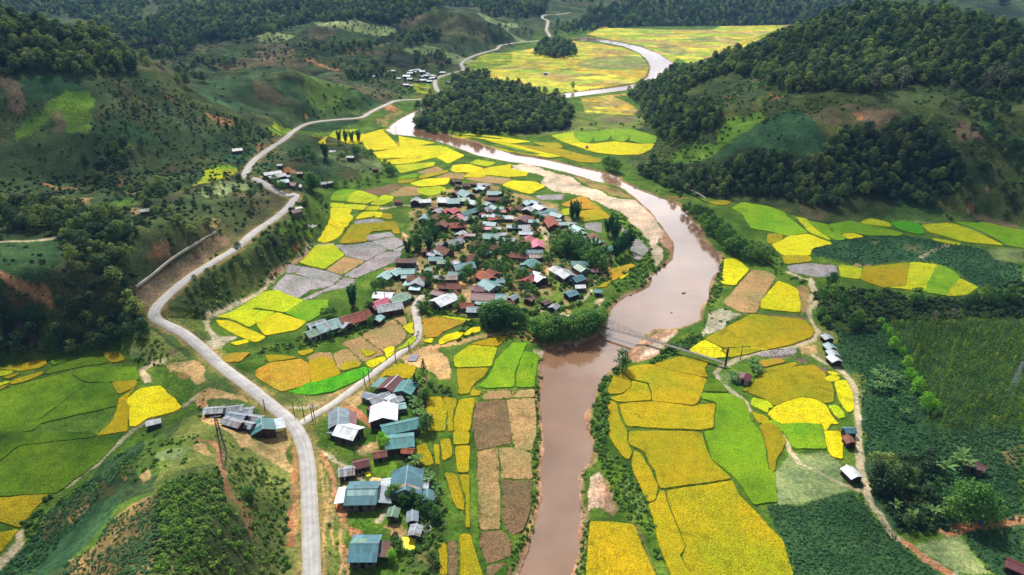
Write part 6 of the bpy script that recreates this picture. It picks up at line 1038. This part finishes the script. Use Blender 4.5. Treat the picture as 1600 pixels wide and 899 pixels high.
def bridge(a, b, tower, label, sag, w=.62, ta=True, tb=True):
    a, b = np.asarray(a, float), np.asarray(b, float); d = b - a; L = np.linalg.norm(d[:2]); t = d / np.linalg.norm(d); s = np.array((-d[1], d[0], 0)) / L; n = max(14, int(L / 2.2)); o = empty('footbridge', tuple(a)); dk, cab, hang, hand = [], [], [], []
    P_ = lambda i: a + d * i / n + (0, 0, .55 * (1 - (2 * i / n - 1) ** 2) - .0)
    C_ = lambda i, q: a + d * i / n + s * q + (0, 0, tower - (tower - 1.2) * (1 - (2 * i / n - 1) ** 2))
    for i in range(n):
        p, q = P_(i), P_(i + 1); b0 = [tuple(p + s * w - a), tuple(p - s * w - a), tuple(q - s * w - a), tuple(q + s * w - a)]
        V = b0 + [(x, y, z - .12) for x, y, z in b0]; dk.append((V, [(0, 1, 2, 3), (7, 6, 5, 4), (0, 3, 7, 4), (1, 5, 6, 2)]))
        for k in (-w, w):
            cab.append(beam(C_(i, k) - a, C_(i + 1, k) - a, .05, 4)); hand.append(beam(P_(i) + s * k + (0, 0, 1) - a, P_(i + 1) + s * k + (0, 0, 1) - a, .035, 4))
            if i: hang.append(beam(P_(i) + s * k - a, C_(i, k) - a, .03, 4))
    mesh_obj('deck', *join(*dk), M_PLANK, o); mesh_obj('main_cables', *join(*cab), M_CABLE, o); mesh_obj('hanger_cables', *join(*hang), M_CABLE, o); mesh_obj('handrail', *join(*hand), M_STEEL, o)
    for use, p in ((ta, a), (tb, b)):
        if use:
            q = [beam(p + s * k * 1.25 - a - (0, 0, 4), p + s * k * 1.25 - a + (0, 0, tower + .2), .2, 6) for k in (-w, w)]; q += [beam(p + s * w * 1.25 - a + (0, 0, z), p - s * w * 1.25 - a + (0, 0, z), .12, 5) for z in (2.6, tower)]
            mesh_obj('tower', *join(*q), M_RUSTY, o)
    tag(o, label, 'footbridge'); return o
g1, g2 = ground_at(931, 516), ground_at(1133, 574); g1[2] = g2[2] = max(g1[2], g2[2]) + 1.6; bridge(g1, g2, 6.0, 'long wire suspension footbridge crossing the brown river below the village', 1)
g1, g2 = ground_at(1080, 304), ground_at(1102, 316); g1 += (-1, 3, 0); g1[2] = g2[2] = max(g1[2], g2[2]) + 2.0; bridge(g1, g2, 3.4, 'short footbridge at the upstream end of the riverbank trees', 1, tb=False)

def pole(px, py, h, label, group=None, lean=0, arms=1, conc=True):
    p = ground_at(px, py); o = empty('utility_pole', tuple(p), random.uniform(-.4, .4)); mesh_obj('post', *join(tube([(0, 0, -.6), (lean * .5, 0, h * .5), (lean, 0, h)], (.17, .14, .1), 8)), M_CONC if conc else WALLS[0], o)
    for i in range(arms): z = h - .5 - i * .8; mesh_obj('crossarm', *box(lean - .9, lean + .9, -.06, .06, z, z + .12), M_STEEL, o)
    tag(o, label, 'utility pole', group); return o
def lattice(px, py, h, wb, label, th=1.0, mt=None):
    mt = mt or M_STEEL
    p = ground_at(px, py); o = empty('lattice_tower', tuple(p), .3); q = []; n = 7
    c = lambda k, i: np.array(((wb / 2 * (1 - .72 * i / n)) * (1, -1, -1, 1)[k % 4], (wb / 2 * (1 - .72 * i / n)) * (1, 1, -1, -1)[k % 4], h * i / n))
    for k in range(4): q.append(beam(c(k, 0) - (0, 0, .8), c(k, n), .09 * th, 4))
    br = [beam(c(k, i), c(k + 1, i + 1), .05 * th, 4) for i in range(n) for k in range(4)] + [beam(c(k + 1, i), c(k, i + 1), .05 * th, 4) for i in range(n) for k in range(4)]
    mesh_obj('tower_leg_frame', *join(*q), mt, o); mesh_obj('bracing', *join(*br), mt, o)
    for z in (h - .4, h - 1.6): mesh_obj('crossarm', *box(-1.4, 1.4, -.08, .08, z, z + .16), M_STEEL, o)
    tag(o, label, 'pylon')
lattice(350, 710, 12.5, 1.5, 'tall narrow steel pylon on the grassy knoll above the metal yard'); lattice(1584, 604, 9.5, 1.6, 'pale steel pylon at the right edge of the sapling field', .8, plain('galvanised_steel', lin(196, 200, 206), .5))
for i, (x, y, h, w) in enumerate(((488, 655, 4.6, 'first wooden pole on the lane from the junction'), (491, 651, 4.6, 'wooden pole paired with another right at the junction'), (570, 600, 4.6, 'left pole of the pair beside the maroon roofed house'), (577, 594, 4.6, 'right pole of the pair beside the maroon roofed house'), (618, 563, 4, 'slim pole on the lane below the sandy yard'), (639, 549, 4, 'slim pole at the bend of the lane'), (460, 648, 5, 'slim pole in the grass left of the junction'), (475, 652, 4.4, 'short pole in the grass nearest the junction'), (414, 640, 4, 'short pole across the road from the metal yard'))): pole(x, y, h, w, 'roadside poles', 0, 1 if i < 5 else 0, False)
pole(519, 490, 7, 'pole rising beside the pink and silver roofs', None) if False else pole(602, 475, 6, 'pole rising between the pink and silver roofs', None, 0, 1)
pole(896, 40, 9, 'pole on the far riverbank', None) if False else None
pole(1157, 561, 5.5, 'slim pole in the golden paddy behind the bridge', None, 0, 0, False); pole(619, 214, 8, 'tall pole by the calm bend of the river', None, 0, 1); pole(1418, 225, 8, 'pole on the right hill', None) if False else None

def tarp(view, poly, col, label, name='tarpaulin', h=.08):
    px = P(view + ' ' + poly); w = hit(px); c = w.mean(0); n = len(w); rg = np.random.default_rng(len(label)); V, F = [(0, 0, .22 + h)], []
    rings = 5
    for r in range(1, rings + 1):
        for i in range(n): p = (w[i] - c) * r / rings; V.append((p[0], p[1], float(height(c[0] + p[0], c[1] + p[1])) - c[2] + h + rg.uniform(0, .22)))
    for i in range(n): F.append((0, 1 + i, 1 + (i + 1) % n))
    for r in range(rings - 1):
        for i in range(n): a = 1 + r * n; F.append((a + i, a + n + i, a + n + (i + 1) % n, a + (i + 1) % n))
    o = mesh_obj(name, V, F, plain(name + '_cloth', col, .5), smooth=False); o.location = (c[0], c[1], c[2])
    m = o.modifiers.new('thickness', 'SOLIDIFY'); m.thickness = .03
    tag(o, label, 'tarpaulin')
tarp('N4', '1015,560 1060,556 1110,560 1150,575 1205,585 1200,640 1195,710 1150,728 1090,715 1040,690 1025,620', lin(250, 232, 20), 'bright yellow tarpaulin spread below the granaries'); tarp('C1', '965,418 1020,420 1000,462 945,460', lin(120, 118, 128), 'grey drying sheet on the sandy yard beside the lane'); tarp('N3', '555,545 600,538 635,545 632,590 590,605 560,580', lin(248, 226, 30), 'small yellow tarpaulin behind the blue roofed house')
tarp('N2', '1180,770 1225,760 1240,820 1190,835', lin(70, 110, 190), 'blue tarpaulin at the end of the long teal roof', h=1.6); tarp('N4', '690,690 735,690 740,750 690,745', lin(50, 130, 210), 'bright blue sheet by the dark lean-to', h=1.5); tarp('D3', '1310,565 1345,565 1340,590 1315,590', lin(40, 80, 170), 'small blue sheet under the big feathery tree', h=.6)
tarp('V8', '540,525 570,505 650,535 620,552', lin(236, 220, 190), 'cream drying sheet on the lawn left of the blue hut'); tarp('N3', '615,640 650,615 760,620 775,665 700,695 620,690', lin(226, 178, 104), 'tan heap of drying grain behind the blue roofed house', 'drying_sheet'); tarp('B1', '320,510 355,505 385,515 350,530', lin(226, 226, 220), 'pale sheet lying on the slope above the paddies', 'drying_sheet')

def skin(name, joints, edges, radii, m, parent=None, loc=(0, 0, 0)):
    me = bpy.data.meshes.new(name); me.from_pydata(joints, edges, []); o = bpy.data.objects.new(name, me); COL.objects.link(o); o.parent = parent; o.location = loc
    sk = o.modifiers.new('skin', 'SKIN'); lay = me.skin_vertices or None
    if lay:
        for v, r in zip(lay[0].data, radii): v.radius = (r, r); v.use_root = False
        lay[0].data[0].use_root = True
    su = o.modifiers.new('smooth', 'SUBSURF'); su.levels = 1; su.render_levels = 1; me.materials.append(m); return o
M_SKIN = plain('skin', lin(150, 104, 78)); M_HAIR = plain('dark_hair', lin(24, 20, 18))
def ico(c, r, sz=(1, 1, 1), n=10, k=7):
    V, F = [], []
    for i in range(k + 1):
        th = math.pi * i / k
        for j in range(n): ph = 2 * math.pi * j / n; V.append((c[0] + r * sz[0] * math.sin(th) * math.cos(ph), c[1] + r * sz[1] * math.sin(th) * math.sin(ph), c[2] + r * sz[2] * math.cos(th)))
    for i in range(k):
        for j in range(n): F.append((i * n + j, (i + 1) * n + j, (i + 1) * n + (j + 1) % n, i * n + (j + 1) % n))
    return V, F
def person(loc, rz, label, shirt, trousers, seated=False, stride=.18):
    """a small far-off figure: one body with clothes and hair"""
    if seated: J = [(0, 0, .86), (0, .02, 1.12), (0, .04, 1.36), (0, .05, 1.5), (0, .06, 1.66), (.13, .16, .8), (.16, .38, .72), (.16, .3, .36), (.16, .42, .3), (-.13, .16, .8), (-.16, .38, .72), (-.16, .3, .36), (-.16, .42, .3), (.2, .05, 1.34), (.27, .22, 1.12), (.26, .46, 1.08), (-.2, .05, 1.34), (-.27, .22, 1.12), (-.26, .46, 1.08)]
    else: J = [(0, 0, .92), (0, .01, 1.16), (0, 0, 1.4), (0, 0, 1.5), (0, .02, 1.62), (.1, .03, .86), (.11, stride, .47), (.11, stride * .9, .06), (.11, stride * .9 + .16, .03), (-.1, -.03, .86), (-.11, -stride * .5, .47), (-.11, -stride * 1.3, .1), (-.11, -stride * 1.3 + .15, .04), (.2, 0, 1.38), (.25, -.05, 1.1), (.24, .06, .84), (-.2, 0, 1.38), (-.25, .05, 1.1), (-.24, .16, .86)]
    E = [(0, 1), (1, 2), (2, 3), (3, 4), (0, 5), (5, 6), (6, 7), (7, 8), (0, 9), (9, 10), (10, 11), (11, 12), (2, 13), (13, 14), (14, 15), (2, 16), (16, 17), (17, 18)]
    Rr = [.15, .14, .15, .06, .1, .1, .075, .05, .05, .1, .075, .05, .05, .065, .05, .035, .065, .05, .035]
    o = skin('person', J, E, Rr, M_SKIN, None, tuple(loc)); o.rotation_euler = (0, 0, rz)
    skin('shirt', [J[i] for i in (1, 2, 0, 13, 14, 16, 17)], [(0, 1), (0, 2), (1, 3), (3, 4), (1, 5), (5, 6)], [.165, .175, .16, .085, .065, .085, .065], shirt, o); skin('trousers', [J[i] for i in (0, 5, 6, 7, 9, 10, 11)], [(0, 1), (1, 2), (2, 3), (0, 4), (4, 5), (5, 6)], [.165, .12, .095, .07, .12, .095, .07], trousers, o)
    h = J[4]; mesh_obj('hair', *ico((h[0], h[1] - .015, h[2] + .05), .118, (1, 1.05, .95)), M_HAIR, o); tag(o, label, 'person'); return o
def wheel(c, r, w=.09, n=14):
    V, F = [], []
    for q in (-w / 2, w / 2):
        for rr in (r, r * .72):
            for j in range(n): t = 2 * math.pi * j / n; V.append((c[0] + q, c[1] + rr * math.cos(t), c[2] + rr * math.sin(t)))
    for j in range(n):
        k = (j + 1) % n; F += [(j, k, 2 * n + k, 2 * n + j), (n + j, 3 * n + j, 3 * n + k, n + k), (j, n + j, n + k, k), (2 * n + j, 2 * n + k, 3 * n + k, 3 * n + j)]
    return V, F
def motorbike(loc, rz, col, label):
    o = empty('motorbike', tuple(loc), rz)
    mesh_obj('frame', *join(beam((0, -.35, .55), (0, .35, .62), .09), beam((0, .3, .62), (0, .58, .95), .05), beam((0, .58, .95), (0, .72, .3), .04), beam((0, -.3, .5), (0, -.62, .3), .05), ico((0, .02, .42), .17, (.8, 1.1, .9)), ico((0, -.1, .66), .14, (.8, 2.2, .7))), col, o)
    mesh_obj('seat', *ico((0, -.22, .78), .13, (1, 2.6, .5)), M_HAIR, o); mesh_obj('handlebar', *beam((-.34, .5, 1.0), (.34, .5, 1.0), .025), M_STEEL, o); mesh_obj('headlight', *ico((0, .66, .9), .09), M_WHITE, o)
    for y in (.72, -.62): wh = mesh_obj('wheel', *wheel((0, y, .3), .3), M_HAIR, o); mesh_obj('rim', *join(*[beam((0, y, .3), (0, y + .2 * math.cos(a), .3 + .2 * math.sin(a)), .015, 4) for a in (0, 1.57, 3.14, 4.71)]), M_STEEL, wh)
    tag(o, label, 'motorbike'); return o
def on_lane(px, py, off=0): g = ground_at(px, py); g[2] = LANE[np.argmin(np.hypot(LANE[:, 0] - g[0], LANE[:, 1] - g[1])), 2] + .08; return g
M_RED = plain('red_paint', lin(150, 40, 40)); M_NAVY = plain('navy_cloth', lin(36, 44, 70)); M_GREYC = plain('grey_cloth', lin(90, 92, 100)); M_BLACKP = plain('black_paint', lin(30, 30, 34)); M_OCHRE = plain('tan_cloth', lin(150, 120, 90))
p1 = on_lane(651.5, 529); motorbike(p1, .25, M_BLACKP, 'black motorbike with rider on the bend of the village lane'); person(p1 + (.02, -.12, -.08), .25, 'rider in a navy shirt seated on the lane motorbike', M_NAVY, M_GREYC, True)
p2 = on_lane(653.2, 522.5); motorbike(p2, .1, M_RED, 'red motorbike following farther along the village lane'); person(p2 + (.0, -.12, -.08), .1, 'rider in grey seated on the red motorbike', M_GREYC, M_NAVY, True)
person(on_lane(641, 547), 2.6, 'person in dark clothes walking at the edge of the lane', M_NAVY, M_BLACKP)
person(ground_at(567, 744), 1.0, 'person in a tan shirt standing behind the blue roofed house', M_OCHRE, M_GREYC); person(ground_at(652, 846.5), -.6, 'person in grey standing at the edge of the yellow tarpaulin', M_GREYC, M_NAVY)

# stone heaps, stacked timber and boulders
def boulder(px, py, r, label, z=None, group=None):
    p = ground_at(px, py); rg = np.random.default_rng(int(px * 7 + py)); V, F = ico((0, 0, 0), r, (1, .8, .55)); V = [tuple(np.array(v) * rg.uniform(.82, 1.15)) for v in V]; o = mesh_obj('boulder', V, F, M_CONC); o.location = (p[0], p[1], p[2] if z is None else z); tag(o, label, 'boulder', group)
for x, y, r in ((1067, 466, .9), (985, 461, .8), (993, 293, 1.2), (1048, 497, .5)): boulder(x, y, r, 'low dark rock breaking the surface of the river', WATER_Z + .05, 'rocks in the river')
def fence(px, n, h, label):
    w = hit(P(px)); o = None; pts = []
    for i in range(len(w) - 1):
        k = max(1, int(np.hypot(*(w[i + 1] - w[i])[:2]) / 1.6))
        for j in range(k): pts.append(w[i] + (w[i + 1] - w[i]) * j / k)
    pts = [np.array((p[0], p[1], float(height(p[0], p[1])))) for p in pts]; o = empty('wooden_fence', tuple(pts[0])); a = pts[0]
    for p in pts: mesh_obj('post', *beam(p - a - (0, 0, .3), p - a + (0, 0, h), .06, 4), WALLS[0], o)
    for z in (h * .45, h * .85): mesh_obj('rail', *join(*[beam(p - a + (0, 0, z), q - a + (0, 0, z), .03, 4) for p, q in zip(pts, pts[1:])]), WALLS[0], o)
    tag(o, label, 'fence')
fence('D3 880,725 960,790 1060,860 1120,899', 0, 1.0, 'weathered wooden fence along the near end of the dirt path'); fence('D3 690,530 740,600 800,660 860,700', 0, 1.0, 'wooden fence between the dirt path and the crop field'); fence('N3 425,230 425,330 440,460 430,520', 0, 1.2, 'wooden fence around the garden by the maroon hut')

def woodpile(px, py, rz, label):
    p = ground_at(px, py); rg = np.random.default_rng(int(px)); o = mesh_obj('woodpile', *join(*[beam((-.9 + rg.uniform(-.1, .1), (k % 6) * .17 - .45, .09 + (k // 6) * .16), (.9 + rg.uniform(-.1, .1), (k % 6) * .17 - .45, .09 + (k // 6) * .16), .08, 6) for k in range(24)]), WALLS[1]); o.location = tuple(p); o.rotation_euler = (0, 0, rz); tag(o, label, 'woodpile')
woodpile(590, 791, .1, 'stack of firewood in front of the big blue roof'); woodpile(616, 838, 1.2, 'stack of firewood on the bare earth beside the dark lean-to'); woodpile(634, 668, .5, 'stack of firewood beside the blue tarpaulin'); woodpile(330, 652, .2, 'stack of timber in the metal shed yard')
def laundry(px, py, rz, cols, label):
    p = ground_at(px, py); o = empty('clothes_line', tuple(p), rz); n = len(cols); w = n * .62
    for x in (-w / 2 - .2, w / 2 + .2): mesh_obj('post', *beam((x, 0, -.3), (x, 0, 1.8), .05, 5), WALLS[0], o)
    mesh_obj('line', *beam((-w / 2 - .2, 0, 1.75), (w / 2 + .2, 0, 1.75), .012, 4), M_CABLE, o)
    for i, c in enumerate(cols): x = -w / 2 + i * .62; mesh_obj('cloth', *box(x, x + .52, -.02 + .03 * (i % 2), .02 + .03 * (i % 2), .75 + .2 * (i % 3), 1.74), plain('cloth', lin(*c), .9), o)
    tag(o, label, 'clothes line')
laundry(597, 861, .1, [(60, 120, 200), (236, 236, 236), (236, 236, 230), (200, 60, 60), (230, 220, 210)], 'clothes line of white and blue washing by the dark lean-to'); laundry(541, 751, 1.4, [(236, 236, 236), (40, 44, 60), (226, 226, 230)], 'short clothes line under the silver shed by the dirt track')
q = ground_at(667, 829); o = mesh_obj('animal_pen', *join(*[beam((1.1 * math.cos(a), 1.1 * math.sin(a), 0), (1.1 * math.cos(a), 1.1 * math.sin(a), .9), .05, 4) for a in np.linspace(0, 6.28, 11)[:-1]], *[beam((1.1 * math.cos(a), 1.1 * math.sin(a), z), (1.1 * math.cos(a + .628), 1.1 * math.sin(a + .628), z), .045, 4) for a in np.linspace(0, 6.28, 11)[:-1] for z in (.45, .85)]), M_WHITE); o.location = tuple(q); tag(o, 'small round white pen beside the silver granary', 'animal pen')

# ------------------------------------------------------------------ broken cloud high above the hills; its shade falls on the slopes either side
def cloud_mat():
    m = bpy.data.materials.new('cloud_vapour'); m.use_nodes = True; n, l = m.node_tree.nodes, m.node_tree.links; n.remove(n['Principled BSDF'])
    t = n.new('ShaderNodeBsdfTransparent'); d = n.new('ShaderNodeBsdfTranslucent'); d.inputs['Color'].default_value = (.95, .95, .97, 1); x = n.new('ShaderNodeMixShader'); x.inputs['Fac'].default_value = .055
    l.new(t.outputs[0], x.inputs[1]); l.new(d.outputs[0], x.inputs[2]); l.new(x.outputs[0], n['Material Output'].inputs['Surface']); return m
M_CLOUD = cloud_mat()
def cloud(shade_px, rx, ry, n, seed, alt=520):
    rg = np.random.default_rng(seed); g = hit([shade_px])[0]; k = (alt - g[2]) / sd.z; c = np.array((g[0] + sd.x * k, g[1] + sd.y * k, alt))
    V, F = [], []; nu, nv = 14, 8
    for _ in range(n):
        a, q = rg.uniform(0, 6.28), math.sqrt(rg.uniform(0, 1)); r = rg.uniform(.22, .42) * min(rx, ry) * (1.25 - .5 * q); p = np.array((q * rx * math.cos(a), q * ry * math.sin(a), rg.uniform(-20, 45))); b = len(V)
        for i in range(nv + 1):
            th = math.pi * i / nv
            for j in range(nu): ph = 2 * math.pi * j / nu; V.append(p + r * np.array((math.sin(th) * math.cos(ph), math.sin(th) * math.sin(ph), .4 * math.cos(th))))
        for i in range(nv):
            for j in range(nu): F.append((b + i * nu + j, b + (i + 1) * nu + j, b + (i + 1) * nu + (j + 1) % nu, b + i * nu + (j + 1) % nu))
    o = mesh_obj('cloud', V, F, M_CLOUD, smooth=True); o.location = c; return structure(o)
cloud((120, 150), 170, 190, 38, 1); cloud((1420, 150), 190, 200, 50, 3); cloud((1480, 500), 70, 60, 26, 4); cloud((70, 700), 52, 48, 46, 5); cloud((420, 60), 330, 260, 40, 6); cloud((1540, 760), 45, 40, 22, 7)

# ------------------------------------------------------------------ the air of the valley
hz = mesh_obj('haze', *box(-4700, 4700, -120, 4700, -8, 300))
hm = bpy.data.materials.new('valley_haze'); hm.use_nodes = True; hn, hl_ = hm.node_tree.nodes, hm.node_tree.links; hn.remove(hn['Principled BSDF']); hv = hn.new('ShaderNodeVolumePrincipled')
hv.inputs['Color'].default_value = (.17, .37, .74, 1); hv.inputs['Density'].default_value = .00010; hv.inputs['Anisotropy'].default_value = .0
hl_.new(hv.outputs['Volume'], hn['Material Output'].inputs['Volume']); hz.data.materials.append(hm); structure(hz, 'stuff')
